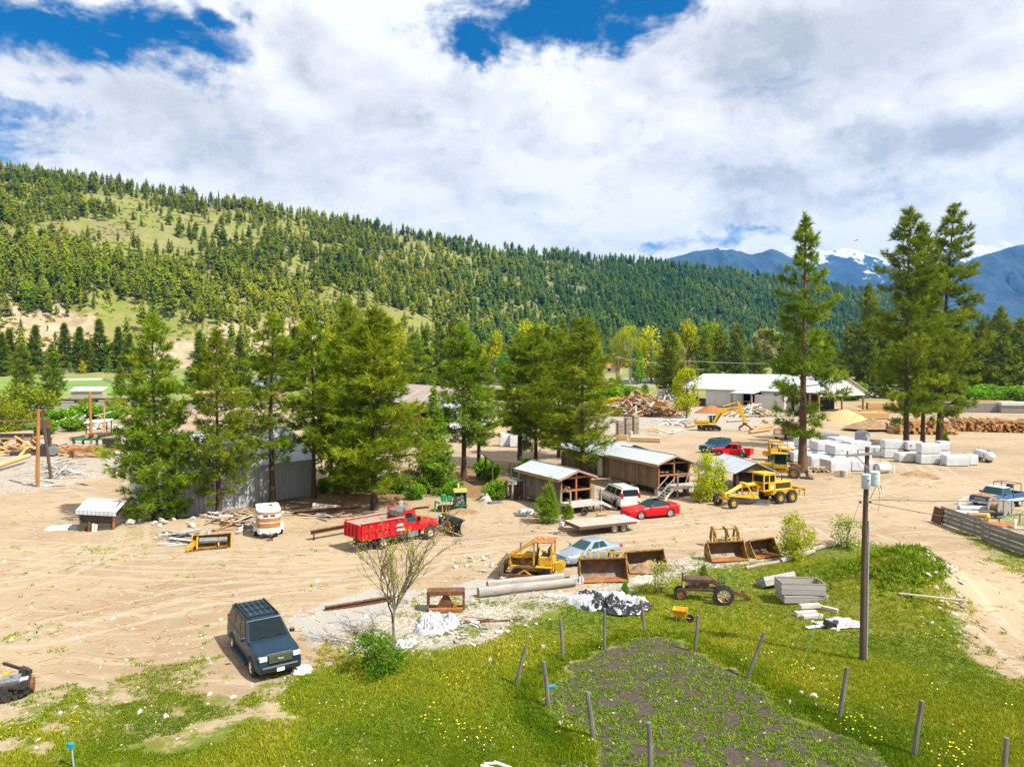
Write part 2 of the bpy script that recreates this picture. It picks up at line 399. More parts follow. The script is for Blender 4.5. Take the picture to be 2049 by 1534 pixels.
stripes('siding_brown', (.25, .16, .085), (.10, .075, .058), 0, .17, .9, gap=.2, rustc=(.30, .17, .08), t3=.6, jitter=1.15)
stripes('siding_gable', (.16, .10, .06), (.09, .06, .04), 1, .2, .9, gap=.14)
stripes('metal_roof', (.50, .54, .58), (.40, .44, .48), 0, .3, .45, .2, gap=.22, rustc=(.33, .25, .19), t3=.60, bump=.8, jitter=.5)
stripes('metal_wall', (.44, .48, .51), (.36, .40, .43), 0, .4, .45, .25, gap=.22, bump=.9, jitter=.35)
stripes('brown_roof', (.40, .31, .25), (.25, .17, .12), 0, .8, .55, .2, gap=.1, rustc=(.60, .58, .56), t3=.56)
stripes('slat_wall', (.11, .085, .065), (.055, .04, .03), 2, .11, .9, gap=.3, bump=1)
stripes('board_grey', (.235, .225, .215), (.135, .13, .125), 2, .26, .9, gap=.06)
stripes('box_grey', (.36, .35, .335), (.20, .19, .18), 2, .27, .9, gap=.13, rustc=(.22, .14, .08), t3=.7)
stripes('deck_grey', (.44, .40, .36), (.30, .27, .24), 0, .15, .9, gap=.12)
stripes('lumber_end', (.62, .44, .24), (.42, .27, .13), 2, .09, .85, gap=.2)
stripes('stack_wood', (.50, .42, .33), (.26, .17, .10), 2, .12, .9, gap=.35, bump=1)
stripes('barn_red', (.23, .06, .03), (.15, .04, .022), 0, .25, .9, gap=.12)
stripes('blue_wall', (.50, .56, .60), (.42, .48, .52), 0, .3, .6, gap=.12)
def leafmat(name, ca, cb, cc, trans=.3):
 """foliage: every leaf clump carries its own tone in the attribute 'tint'"""
 t = newmat(name); a = t.n('Attribute', attribute_name='tint').outputs['Fac']
 info = t.n('ObjectInfo').outputs['Random']
 c = t.mix(t.ss(a, 0, .55), ca, cb); c = t.mix(t.ss(a, .5, 1.0), c, cc)
 c = t.n('HueSaturation', {'Hue': t.m('ADD', .485, t.m('MULTIPLY', info, .03)), 'Value': t.m('ADD', .86, t.m('MULTIPLY', info, .28)), 'Color': c}).outputs[0]
 d = t.n('BsdfDiffuse', {0: c}); tr = t.n('BsdfTranslucent', {0: t.mix(.4, c, (.25, .30, .01))})
 t.n('OutputMaterial', {0: t.n('MixShader', {0: trans, 1: d, 2: tr})})
leafmat('needles', (0.065, 0.12, 0.01), (0.18, 0.275, 0.015), (0.4, 0.46, 0.032), 0.34)
leafmat('needles_dark', (0.06, 0.1, 0.012), (0.17, 0.24, 0.018), (0.36, 0.4, 0.034), 0.32)
leafmat('needles_bright', (0.08, 0.16, 0.014), (0.19, 0.32, 0.024), (0.36, 0.5, 0.04), 0.34)
leafmat('needles_far', (0.07, 0.12, 0.01), (0.17, 0.225, 0.014), (0.34, 0.36, 0.026), 0.28)
leafmat('needles_far2', (0.03, 0.075, 0.016), (0.075, 0.135, 0.022), (0.17, 0.22, 0.032), 0.25)
leafmat('leaf_yellow', (.22, .30, .008), (.42, .46, .012), (.60, .56, .02), .38)
leafmat('leaf_gold', (.28, .26, .01), (.46, .43, .015), (.60, .55, .03), .35)
leafmat('leaf_green', (0.075, 0.2, 0.01), (0.163, 0.338, 0.018), (0.3, 0.475, 0.025), .35)
leafmat('leaf_pale', (0.26, 0.3, 0.08), (0.4, 0.42, 0.14), (0.52, 0.5, 0.2), .35)
leafmat('grass_blades', (.10, .165, .008), (.225, .265, .012), (.42, .38, .04), .32)
leafmat('weed', (0.09, 0.18, 0.014), (0.2, 0.32, 0.024), (0.36, 0.44, 0.04), 0.32)
leafmat('bush_leaf', (.03, .085, .006), (.075, .16, .010), (.17, .26, .02), .3)
leafmat('leaf_olive', (.10, .14, .008), (.20, .235, .014), (.34, .34, .03), .3)
# ------------------------------------------------------------------ ground
rng = np.random.default_rng(7)
def W2(poly): return np.array([[at(u, v).x, at(u, v).y] for u, v in poly])
def sdist(X, Y, poly, world=False):
 """signed distance (positive inside) to a polygon given in photo pixels"""
 P = poly if world else W2(poly); ins = np.zeros(X.shape, bool); dm = np.full(X.shape, 1e9); n = len(P)
 for i in range(n):
  (x1, y1), (x2, y2) = P[i], P[(i + 1) % n]
  cnd = ((y1 > Y) != (y2 > Y)) & (X < (x2 - x1) * (Y - y1) / (y2 - y1 + 1e-12) + x1); ins ^= cnd
  dx, dy = x2 - x1, y2 - y1; L = dx * dx + dy * dy + 1e-12
  tt = np.clip(((X - x1) * dx + (Y - y1) * dy) / L, 0, 1)
  dm = np.minimum(dm, np.hypot(X - x1 - tt * dx, Y - y1 - tt * dy))
 return np.where(ins, dm, -dm)
def soft(d, a, b): return np.clip((d - a) / (b - a), 0, 1)
POLY = dict(
 grass=[(-400, 1440), (0, 1400), (120, 1370), (300, 1330), (450, 1310), (520, 1358), (610, 1330), (700, 1300), (760, 1260), (860, 1290), (960, 1240), (1010, 1215), (1150, 1185), (1290, 1160), (1400, 1130), (1560, 1115), (1640, 1080), (1740, 1078), (1830, 1100), (1890, 1150), (1960, 1250), (2060, 1330), (2300, 1420), (2300, 1900), (-500, 1900)],
 sparse=[(-400, 1330), (0, 1330), (200, 1290), (460, 1270), (620, 1290), (560, 1420), (740, 1460), (760, 1640), (-500, 1700)],
 debris=[(640, 1290), (760, 1240), (840, 1180), (960, 1190), (1150, 1180), (1260, 1140), (1420, 1100), (1540, 1100), (1500, 1130), (1300, 1170), (1160, 1210), (1000, 1290), (850, 1310), (720, 1330)],
 fence=[(1860, 1035), (1900, 1015), (1960, 1040), (2060, 1075), (2300, 1130), (2300, 1260), (2060, 1165), (1960, 1120)],
 yardr=[(1930, 1030), (1990, 1020), (2120, 1015), (2300, 1020), (2300, 1120), (2060, 1080)],
 gravel=[(560, 1240), (640, 1205), (740, 1175), (860, 1180), (1000, 1140), (1150, 1190), (1000, 1200), (880, 1200), (840, 1290), (700, 1310), (620, 1300)],
 soil=[(1085, 1384), (1140, 1340), (1200, 1306), (1270, 1286), (1350, 1284), (1420, 1318), (1515, 1372), (1600, 1432), (1750, 1515), (1930, 1640), (1240, 1640), (1170, 1480), (1110, 1430)],
 duff=[(225, 985), (340, 1000), (480, 985), (620, 960), (760, 930), (900, 935), (1010, 925), (1040, 1000), (960, 1000), (850, 990), (800, 1010), (700, 1012), (600, 1030), (480, 1060), (330, 1050), (240, 1040)],
 chips=[(-300, 900), (0, 890), (110, 878), (260, 876), (320, 900), (330, 935), (240, 950), (190, 962), (100, 978), (0, 990), (-300, 1000)],
 wchips=[(1180, 820), (1300, 800), (1560, 830), (1560, 850), (1340, 872), (1230, 880)],
 bare=[(1900, 1290), (1990, 1240), (2100, 1300), (2100, 1420), (2000, 1360)],
 green=[(-700, 872), (0, 862), (130, 858), (200, 860), (250, 845), (240, 832), (120, 822), (0, 815), (-700, 820)],
 ballast=[(-900, 826), (0, 818), (250, 822), (500, 815), (900, 800), (1300, 785), (1700, 772), (2400, 766), (2400, 760), (1300, 773), (900, 783), (300, 800), (0, 805), (-900, 812)],
 field=[(-2500, 798), (0, 790), (260, 792), (700, 780), (700, 758), (300, 757), (0, 757), (-2500, 757)],
 lot=[(1000, 773), (1330, 773), (1330, 757), (900, 753), (800, 757), (860, 766)],
 lane=[(-400, 1010), (0, 1005), (230, 985), (330, 960), (260, 950), (100, 985), (-400, 995)])
LANES = [([(-300, 1090), (60, 1110), (330, 1128), (700, 1118), (1000, 1088), (1300, 1062), (1700, 1008), (2100, 962), (2500, 940)], (0, 2.6, -2.4)), ([(1480, 1042), (1650, 1040), (1830, 1105), (2000, 1210), (2160, 1330), (2400, 1500)], (0, 1.9)),
         ([(-300, 1170), (40, 1150), (200, 1085), (215, 1010), (120, 985), (-300, 1000)], (0, 2.2)), ([(1640, 1000), (1760, 985), (1900, 950), (1800, 880), (1650, 862), (1400, 905), (1250, 930)], (0, -3)), ([(100, 1250), (400, 1180), (800, 1130)], (0, 2))]
def masks(X, Y):
 """what grows or lies on the ground at world points"""
 sdp = {k: sdist(X, Y, p) for k, p in POLY.items()}
 g = soft(sdp['grass'], -.8, 2.2)
 g = np.where(sdp['sparse'] > 0, np.minimum(g, .36 + .36 * soft(sdp['grass'], 0, 7)), g)
 g = np.maximum(g, .62 * soft(sdp['fence'], -.5, 1.2)); g = np.maximum(g, .5 * soft(sdp['yardr'], -.5, 2))
 g = np.minimum(g, 1 - .55 * soft(sdp['debris'], -.5, 1)); g = np.maximum(g, .34 * soft(sdp['debris'], -1, .5))
 soil = soft(sdp['soil'] + (fbm(X * .8, Y * .8, 71, 3) - .5) * 1.6, -.35, .35); g = g * (1 - .9 * soil)
 g = g * (1 - .65 * soft(sdp['bare'], -1, 1))
 g = np.maximum(g, .85 * soft(sdp['green'], -3, 4))
 for (u, v, r, a) in ((1420, 1000, 2.5, .5), (1480, 975, 3, .3), (1110, 1030, 2.0, .6), (1310, 985, 4, .45), (1900, 940, 2.4, .6), (1760, 940, 2, .6), (990, 985, 3, .5), (1240, 1000, 2.5, .5), (240, 1090, 3, .3), (900, 1130, 2, .2), (1560, 1000, 1, .2), (1480, 830, 6, .5), (200, 860, 8, .5)):
  p = at(u, v); g = np.maximum(g, a * np.exp(-(((X - p.x) ** 2 + (Y - p.y) ** 2) / r ** 2)))
 grav = soft(sdp['gravel'], -.6, 1.0)
 deb = np.maximum(np.maximum(soft(sdp['debris'], -.5, .8), soft(sdp['chips'], -2, 2)), .8 * soft(sdp['wchips'], -4, 3))
 trk = np.zeros_like(X); rut = np.zeros_like(X)
 for ln, offs in LANES:
  P = W2(ln); dm = np.full(X.shape, 1e9); sg = np.zeros(X.shape)
  for i in range(len(P) - 1):
   (x1, y1), (x2, y2) = P[i], P[i + 1]; dx, dy = x2 - x1, y2 - y1; L = dx * dx + dy * dy; tt = np.clip(((X - x1) * dx + (Y - y1) * dy) / L, 0, 1); ex, ey = X - x1 - tt * dx, Y - y1 - tt * dy; d = np.hypot(ex, ey); s_ = np.sign(ex * dy - ey * dx); m_ = d < dm; dm = np.where(m_, d, dm); sg = np.where(m_, s_, sg)
  lat = dm * sg
  for o in offs:
   trk = np.maximum(trk, .9 * np.exp(-((np.abs(lat - o) - .8) / .3) ** 2)); rut = np.maximum(rut, .8 * np.exp(-((np.abs(lat - o) - 1.25) / .16) ** 2))
 return dict(track=trk, rut=rut, grass=g, gravel=grav, soil=soil, duff=soft(sdp['duff'], -1, 2), debris=deb, ballast=soft(sdp['ballast'], -3, 3), field=soft(sdp['field'], -8, 5), lot=soft(sdp['lot'], -10, 10))
def build_ground():
 ys = [4.0]
 while ys[-1] < 9000: ys.append(ys[-1] + max(.24, .0045 * ys[-1] ** 1.18))
 ys = np.array(ys); xs = np.concatenate([-np.geomspace(9000, 72, 46), np.arange(-70, 72.01, .42), np.geomspace(74, 9000, 46)])
 X, Y = np.meshgrid(xs, ys); Z = gz(X, Y)
 nx, ny = len(xs), len(ys)
 idx = np.arange(nx * ny).reshape(ny, nx)
 Fc = np.stack([idx[:-1, :-1], idx[:-1, 1:], idx[1:, 1:], idx[1:, :-1]], -1).reshape(-1, 4)
 mk_ = {k: v.ravel() for k, v in masks(X, Y).items()}
 V = np.stack([X, Y, Z], -1).reshape(-1, 3)
 t = newmat('ground'); P = t.n('NewGeometry').outputs['Position']
 A = {k: t.n('Attribute', attribute_name=k).outputs['Fac'] for k in mk_}
 big = t.noise(P, .09, 5, .6); mid = t.noise(P, .55, 6, .65); fine = t.noise(P, 5.0, 5, .7); vf = t.noise(P, 22.0, 3, .7)
 st = t.noise(t.vm('MULTIPLY', t.vm('ADD', P, t.vscale(t.n('TexNoise', {'Vector': P, 'Scale': .06, 'Detail': 2}).outputs[1], 9.0)), (.16, 1.5, 1)), 1.0, 5, .6)   # wheel ruts along the lane
 st2 = t.noise(t.vm('MULTIPLY', P, (2.2, .35, 1)), .6, 5, .6)
 dirt = t.mix(t.ss(big, .35, .68), (.335, .256, .160), (.245, .172, .098))
 dirt = t.mix(t.m('MULTIPLY', t.m('MULTIPLY', t.ss(st, .48, .62), t.ss(big, .35, .6)), .5), dirt, (.385, .32, .235))
 dirt = t.mix(t.m('MULTIPLY', t.m('MULTIPLY', t.ss(st2, .54, .66), t.ss(st, .4, .6)), .5), dirt, (.22, .14, .07))
 dirt = t.mix(t.m('MULTIPLY', t.ss(mid, .50, .72), .65), dirt, (.225, .14, .066))
 dirt = t.mix(t.m('MULTIPLY', t.ss(t.m('ADD', A['track'], t.m('MULTIPLY', t.m('SUBTRACT', mid, .5), 1.2)), .35, .8), .5), dirt, (.385, .325, .245))
 dirt = t.mix(t.m('MULTIPLY', t.ss(t.m('ADD', A['rut'], t.m('MULTIPLY', t.m('SUBTRACT', mid, .5), 1.2)), .45, .85), .4), dirt, (.20, .14, .08))
 dirt = t.mix(t.m('MULTIPLY', t.ss(fine, .60, .74), .55), dirt, (.44, .38, .29))
 dirt = t.mix(t.m('MULTIPLY', t.ss(fine, .42, .28), .6), dirt, (.15, .09, .045))
 gravel = t.mix(t.ss(vf, .35, .65), (.36, .345, .31), (.235, .22, .195))
 dirt = t.mix(t.ss(t.m('ADD', A['gravel'], t.m('MULTIPLY', t.m('SUBTRACT', mid, .5), .9)), .42, .75), dirt, gravel)
 deb = t.mix(t.ss(fine, .42, .58), (.205, .16, .11), (.37, .335, .285)); deb = t.mix(t.ss(vf, .58, .66), deb, (.50, .47, .43))
 dirt = t.mix(t.ss(t.m('ADD', A['debris'], t.m('MULTIPLY', t.m('SUBTRACT', mid, .5), .9)), .35, .7), dirt, deb)
 duff = t.mix(t.ss(fine, .38, .62), (.145, .075, .028), (.23, .135, .055))
 dirt = t.mix(t.ss(t.m('ADD', A['duff'], t.m('MULTIPLY', t.m('SUBTRACT', mid, .5), 1.0)), .35, .65), dirt, duff)
 soil = t.mix(t.ss(fine, .35, .65), (.036, .026, .018), (.072, .053, .037)); soil = t.mix(t.ss(vf, .62, .72), soil, (.16, .13, .10))
 dirt = t.mix(t.ss(t.m('ADD', A['soil'], t.m('MULTIPLY', t.m('SUBTRACT', fine, .5), .5)), .4, .6), dirt, soil)
 gr = t.mix(t.ss(mid, .35, .65), (.14, .155, .007), (.085, .12, .005)); gr = t.mix(t.ss(big, .50, .70), gr, (.155, .125, .012))
 gr = t.mix(t.m('MULTIPLY', t.ss(fine, .45, .3), .7), gr, (.035, .055, .004))
 gm = t.m('ADD', A['grass'], t.m('ADD', t.m('MULTIPLY', t.m('SUBTRACT', mid, .5), 1.3), t.m('MULTIPLY', t.m('SUBTRACT', fine, .5), .8)))
 c = t.mix(t.ss(gm, .44, .66), dirt, gr)
 c = t.mix(t.ss(t.m('ADD', A['ballast'], t.m('MULTIPLY', t.m('SUBTRACT', mid, .5), .3)), .35, .65), c, t.mix(t.ss(t.sep(P)[1], 120, 330), (.13, .105, .09), (.2, .18, .165)))
 y = t.sep(P)[1]
 far = t.ss(y, 225, 290)
 val = t.mix(t.ss(big, .4, .62), (.13, .17, .02), (.22, .21, .06)); c = t.mix(far, c, val)
 fld = t.mix(t.ss(t.noise(t.vm('MULTIPLY', P, (.02, .12, 1)), 1.0, 2), .42, .58), (.16, .235, .035), (.105, .20, .025))
 c = t.mix(A['field'], c, fld)
 c = t.mix(A['lot'], c, t.mix(t.ss(t.noise(t.vm('MULTIPLY', P, (.01, .1, 1)), 1.0, 2), .42, .6), (.25, .235, .22), (.28, .265, .18)))
 h = t.m('ADD', t.m('MULTIPLY', fine, .6), t.m('ADD', t.m('MULTIPLY', vf, .35), t.m('ADD', mid, t.m('MULTIPLY', st, .35))))
 fin(t, c, .95, 0, h, .75, .09)
 struct(link(bpy.data.objects.new('ground', np_mesh('ground', V, Fc, M['ground'], mk_, True))))
build_ground()

# ------------------------------------------------------------------ hillside and mountains
RT = [(-900, 300), (-300, 330), (0, 352), (200, 372), (400, 404), (600, 432), (800, 470), (1000, 503), (1200, 522), (1400, 540), (1600, 566), (1800, 598), (2000, 648), (2200, 700), (2500, 728), (3000, 733)]
RY = [(-900, 800), (0, 1000), (400, 1080), (800, 1280), (1000, 1450), (1400, 1850), (1800, 2200), (2200, 2500), (3000, 2900)]
FY = [(-900, 330), (0, 420), (400, 470), (800, 600), (1100, 760), (1500, 1020), (2000, 1350), (2500, 1700), (3000, 2000)]
def hill_z(x, y):
 u = CU + F * x / y
 yr = np.interp(u, *zip(*RY)); yf = np.interp(u, *zip(*FY)); zr = CH + (HOR - np.interp(u, *zip(*RT))) / F * yr
 s = (y - yf) / (yr - yf)
 up = np.clip(s, 0, 1); pr = .42 * up ** .62 + .58 * up ** 1.25
 z = zr * pr
 gul = (np.abs(fbm(u * .011, y * .0022, 5, 4) - .5) * 2) * 16 - 4 + (fbm(x * .012, y * .012, 9, 5) - .5) * 14
 z = z + gul * np.clip(s * 4, 0, 1) * np.clip((1 - s) * 2.2, 0.0, 1)
 z = np.where(s > 1, zr - (y - yr) * .18, z)
 return np.where(s < 0, -3, z), s, u
def build_hill():
 us = np.linspace(-900, 3000, 430); ss = np.concatenate([np.linspace(-.05, 1, 150), np.linspace(1.03, 1.5, 12)])
 U, Sg = np.meshgrid(us, ss); yr = np.interp(U, *zip(*RY)); yf = np.interp(U, *zip(*FY)); Y = yf + Sg * (yr - yf); X = (U - CU) / F * Y
 Z, s, u = hill_z(X, Y); nx, ny = len(us), len(ss); idx = np.arange(nx * ny).reshape(ny, nx)
 cliff = np.clip(1 - np.abs(s - .05) / .075, 0, 1) * np.clip((760 - u) / 120, 0, 1) * (fbm(u * .012, s * 3, 21, 3) > .40)
 cliff = np.maximum(cliff, 1.1 * np.exp(-((u - 60) / 140) ** 2 - ((s - .10) / .11) ** 2)); cliff = np.maximum(cliff, 1.1 * np.exp(-((u - 530) / 140) ** 2 - ((s - .09) / .09) ** 2)); cliff = np.maximum(cliff, .8 * np.exp(-((u - 1035) / 26) ** 2 - ((s - .17) / .07) ** 2)); cliff = np.maximum(cliff, .5 * np.exp(-((u - 700) / 60) ** 2 - ((s - .3) / .05) ** 2))
 Fc = np.stack([idx[:-1, :-1], idx[:-1, 1:], idx[1:, 1:], idx[1:, :-1]], -1).reshape(-1, 4)
 t = newmat('hill_ground'); P = t.n('NewGeometry').outputs['Position']; cl = t.n('Attribute', attribute_name='cliff').outputs['Fac']; fo = t.n('Attribute', attribute_name='forest').outputs['Fac']
 a = t.noise(P, .012, 6, .6); b = t.noise(P, .06, 6, .65); c = t.noise(P, .25, 4, .6)
 g = t.mix(t.ss(b, .38, .62), (.15, .175, .018), (.21, .185, .055)); g = t.mix(t.ss(a, .5, .66), g, (.19, .15, .07)); g = t.mix(t.ss(c, .56, .68), g, (.085, .13, .012)); g = t.mix(t.m('MULTIPLY', t.ss(b, .60, .70), .8), g, (.24, .195, .145))
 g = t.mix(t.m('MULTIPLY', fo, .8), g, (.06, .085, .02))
 rock = t.mix(t.ss(t.noise(t.vm('MULTIPLY', P, (1, 1, .35)), .11, 6, .65), .35, .65), (.42, .32, .20), (.26, .19, .12))
 g = t.mix(t.ss(t.m('ADD', cl, t.m('MULTIPLY', t.m('SUBTRACT', b, .5), .9)), .38, .62), g, rock)
 fin(t, g, .95, 0, b, .6, 3)
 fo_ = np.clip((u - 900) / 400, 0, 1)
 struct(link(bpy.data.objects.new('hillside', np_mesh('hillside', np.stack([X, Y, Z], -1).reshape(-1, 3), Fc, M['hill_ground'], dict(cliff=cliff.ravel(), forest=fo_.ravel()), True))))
build_hill()
def mountain(name, ridge, Y0, depth, snow, seed, rough):
 us = np.linspace(ridge[0][0], ridge[-1][0], 170); rs = np.interp(us, *zip(*ridge))
 ys = np.linspace(-1, 1, 60); U, T = np.meshgrid(us, ys); Y = Y0 + T * depth; X = (U - CU) / F * Y0
 top = CH + (HOR - rs)[None, :] / F * Y0
 top = top + (fbm(us * .05, us * 0 + 3, seed + 50, 4) - .5)[None, :] * 6 / F * Y0
 Z = top * np.clip(1 - np.abs(T), 0, 1) ** 1.05
 rid = (1 - np.abs(2 * fbm(X / (Y0 * .035), Y / (Y0 * .05), seed, 6, .55) - 1)) - .75
 Z = Z + rid * rough * np.clip(np.abs(T) * 4, 0, 1) * np.clip(1 - np.abs(T), 0, 1) ** .7
 idx = np.arange(U.size).reshape(U.shape); Fc = np.stack([idx[:-1, :-1], idx[:-1, 1:], idx[1:, 1:], idx[1:, :-1]], -1).reshape(-1, 4)
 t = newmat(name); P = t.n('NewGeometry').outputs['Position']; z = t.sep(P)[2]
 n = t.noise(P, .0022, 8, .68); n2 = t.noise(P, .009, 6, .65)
 c = t.mix(t.ss(n2, .4, .6), (.012, .044, .088), (.02, .058, .10)); c = t.mix(t.ss(n, .58, .66), c, (.05, .08, .11))  # forest tones carry the blue of distant haze in their colour
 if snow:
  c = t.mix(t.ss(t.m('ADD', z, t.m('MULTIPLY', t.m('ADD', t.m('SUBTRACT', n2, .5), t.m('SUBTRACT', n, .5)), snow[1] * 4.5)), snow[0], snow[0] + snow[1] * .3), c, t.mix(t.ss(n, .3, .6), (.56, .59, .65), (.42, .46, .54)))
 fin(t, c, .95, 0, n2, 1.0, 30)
 struct(link(bpy.data.objects.new(name, np_mesh(name, np.stack([X, Y, Z - 20], -1).reshape(-1, 3), Fc, M[name], None, True))))
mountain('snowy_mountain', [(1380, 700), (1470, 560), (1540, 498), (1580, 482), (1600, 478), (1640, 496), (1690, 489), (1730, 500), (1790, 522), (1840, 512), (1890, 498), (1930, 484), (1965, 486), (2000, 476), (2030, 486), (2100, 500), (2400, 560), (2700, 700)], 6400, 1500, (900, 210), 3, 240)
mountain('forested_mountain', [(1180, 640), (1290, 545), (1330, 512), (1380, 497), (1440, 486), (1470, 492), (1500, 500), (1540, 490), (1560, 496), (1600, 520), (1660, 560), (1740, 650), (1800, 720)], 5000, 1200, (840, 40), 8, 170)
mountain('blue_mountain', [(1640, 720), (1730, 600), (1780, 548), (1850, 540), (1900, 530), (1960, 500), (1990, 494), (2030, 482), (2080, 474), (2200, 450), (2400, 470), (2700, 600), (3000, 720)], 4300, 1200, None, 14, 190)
# ------------------------------------------------------------------ trees
def tris_from(pos, dirs, L, w, rg, spread=.6):
 """one thin triangle per row: base at pos, tip along dirs"""
 n = len(pos); d = dirs + rg.normal(0, spread, (n, 3)); d /= np.linalg.norm(d, axis=1)[:, None] + 1e-9
 s = np.cross(d, rg.normal(0, 1, (n, 3))); s /= np.linalg.norm(s, axis=1)[:, None] + 1e-9
 L = np.asarray(L).reshape(-1, 1) * np.ones((n, 1)); w = np.asarray(w).reshape(-1, 1) * np.ones((n, 1))
 V = np.stack([pos - s * w / 2, pos + s * w / 2, pos + d * L], 1).reshape(-1, 3)
 return V, np.arange(3 * n).reshape(n, 3)
def make_pine(seed, h=20, r=3.4, zb=.15, dens=1.0, mat='needles', bark='bark', lean=0.0, open_=0.0, shape=0, tl=.54, tw=.066, nt=9, trunk_r=None):
 """ponderosa: trunk with limbs, crown of needle tufts"""
 rg = np.random.default_rng(seed); tr = trunk_r or h * .0135
 tp = [Vector((lean * z * z + .12 * math.sin(z * 5 + seed), .10 * math.cos(z * 4 + seed), 1) if 0 else (lean * h * z * z + .15 * math.sin(z * 5 + seed) * z, .12 * math.cos(z * 4 + seed) * z, z * h)) for z in np.linspace(0, 1, 9)]
 mb = MB(); mb.path([tp[0] + Vector((0, 0, -.3)), tp[0] + Vector((0, 0, .15))] + tp[1:], [tr * 1.7, tr * 1.25] + [tr * (1 - .9 * z) for z in np.linspace(0, 1, 9)[1:]], 8)
 def trunk(z):
  k = min(z / h * 8, 7.999); i = int(k); return tp[i].lerp(tp[i + 1], k - i)
 P, D, T = [], [], []
 z = zb * h; ang = rg.random() * 6
 while z < h * .99:
  q = (z - zb * h) / (h - zb * h)
  prof = (min(1, .45 + q * 2.6) * (1 - q) ** .62 if shape == 0 else (1 - q) ** .85) * r
  nb = rg.integers(3, 6)
  for k in range(nb):
   ang += 2.4 + rg.normal(0, .35)
   if rg.random() < open_ * (1 - q * .6): continue
   L = max(.3, prof * rg.uniform(.42, 1.28)); pit = (.30 * q + rg.normal(-.02, .14) - .16 * (1 - q)) if shape == 0 else rg.normal(-.10 + .35 * q, .08)
   dv = Vector((math.cos(ang) * math.cos(pit), math.sin(ang) * math.cos(pit), math.sin(pit))); b0 = trunk(z)
   pts = [b0 + dv * (L * t_) + Vector((0, 0, (.16 if shape == 0 else .08) * L * t_ * t_)) for t_ in (0, .4, .75, 1)]
   mb.path(pts, [max(.018, L * .017), max(.014, L * .012), .012, .006], 3, False)
   m = max(3, int(L * 8.5 * dens)); ts = rg.uniform(.22 if shape == 0 else .08, 1.04, m) ** .75
   base = np.array([tuple(b0)]) + np.outer(ts * L, np.array(tuple(dv))); base[:, 2] += .16 * L * ts * ts
   side = np.array([-math.sin(ang), math.cos(ang), 0]); off = rg.normal(0, 1, m) * (.10 + .23 * L * (1.05 - ts) ** .6)
   base += np.outer(off, side); base[:, 2] += rg.normal(0, .10 + .035 * L, m)
   dd = np.array(tuple(dv)) * .7 + np.outer(np.sign(off), side) * .35 + np.array([0, 0, .35 if shape == 0 else .02])
   P.append(base); D.append(dd); T.append(np.clip(rg.normal(.42, .17, m) + .18 * (ts - .5) + .12 * rg.normal(), 0, 1))
  z += h * rg.uniform(.014, .030) * (1 if shape == 0 else .8)
 m = 26; P.append(np.array([tuple(trunk(h * .97))]) + rg.normal(0, .12, (m, 3)) * [1, 1, 4]); D.append(np.tile([0, 0, 1.0], (m, 1))); T.append(rg.uniform(.3, .8, m))
 P, D, T = np.concatenate(P), np.concatenate(D), np.concatenate(T)
 k = nt; Pk = np.repeat(P, k, 0) + rg.normal(0, .05, (len(P) * k, 3)); V, Fc = tris_from(Pk, np.repeat(D, k, 0), rg.uniform(.7, 1.2, len(Pk)) * tl, tw * rg.uniform(.7, 1.3, len(Pk)), rg, .55)
 tint = np.repeat(np.repeat(T, k) + rg.normal(0, .07, len(Pk)), 3)
 return mb, np_mesh('crown', V, Fc, M[mat], dict(tint=np.clip(tint, 0, 1)))
def pine_thing(name, label, cat, mb, crown, bark, group=None):
 t = thing(name, label, cat, group=group); mb.build('trunk', M[bark], t, 60); link(bpy.data.objects.new('crown', crown), t); return t
def put_tree(o, u, v, vtop, h0, rz=0, wide=1.0, label=None, first=False, **kw):
 """stand a copy of a tree on the ground at pixel row v so tall that it reaches row vtop"""
 p = G(u, v); h = (v - vtop) / F * p.y * 1.0; k = h / h0
 c = o if first else dup(o)
 c.location = p; c.rotation_euler = (0, 0, rz); c.scale = (k * wide, k * wide, k)
 if label: c['label'] = label
 for a, b in kw.items(): c[a] = b
 return c
NP = 'tall pines around the sheds'
pA = pine_thing('pine_tree', '', 'pine tree', *make_pine(1, 18, 4.3, .03, 1.3), 'bark', NP)
pB = pine_thing('pine_tree', '', 'pine tree', *make_pine(2, 18, 4.0, .10, 1.05, open_=.3), 'bark', NP)
pC = pine_thing('pine_tree', '', 'pine tree', *make_pine(3, 18, 3.4, .26, 1.2, open_=.28), 'bark', NP)
pD = pine_thing('pine_tree', '', 'pine tree', *make_pine(4, 18, 4.8, .14, 1.35, open_=.08), 'bark', NP)
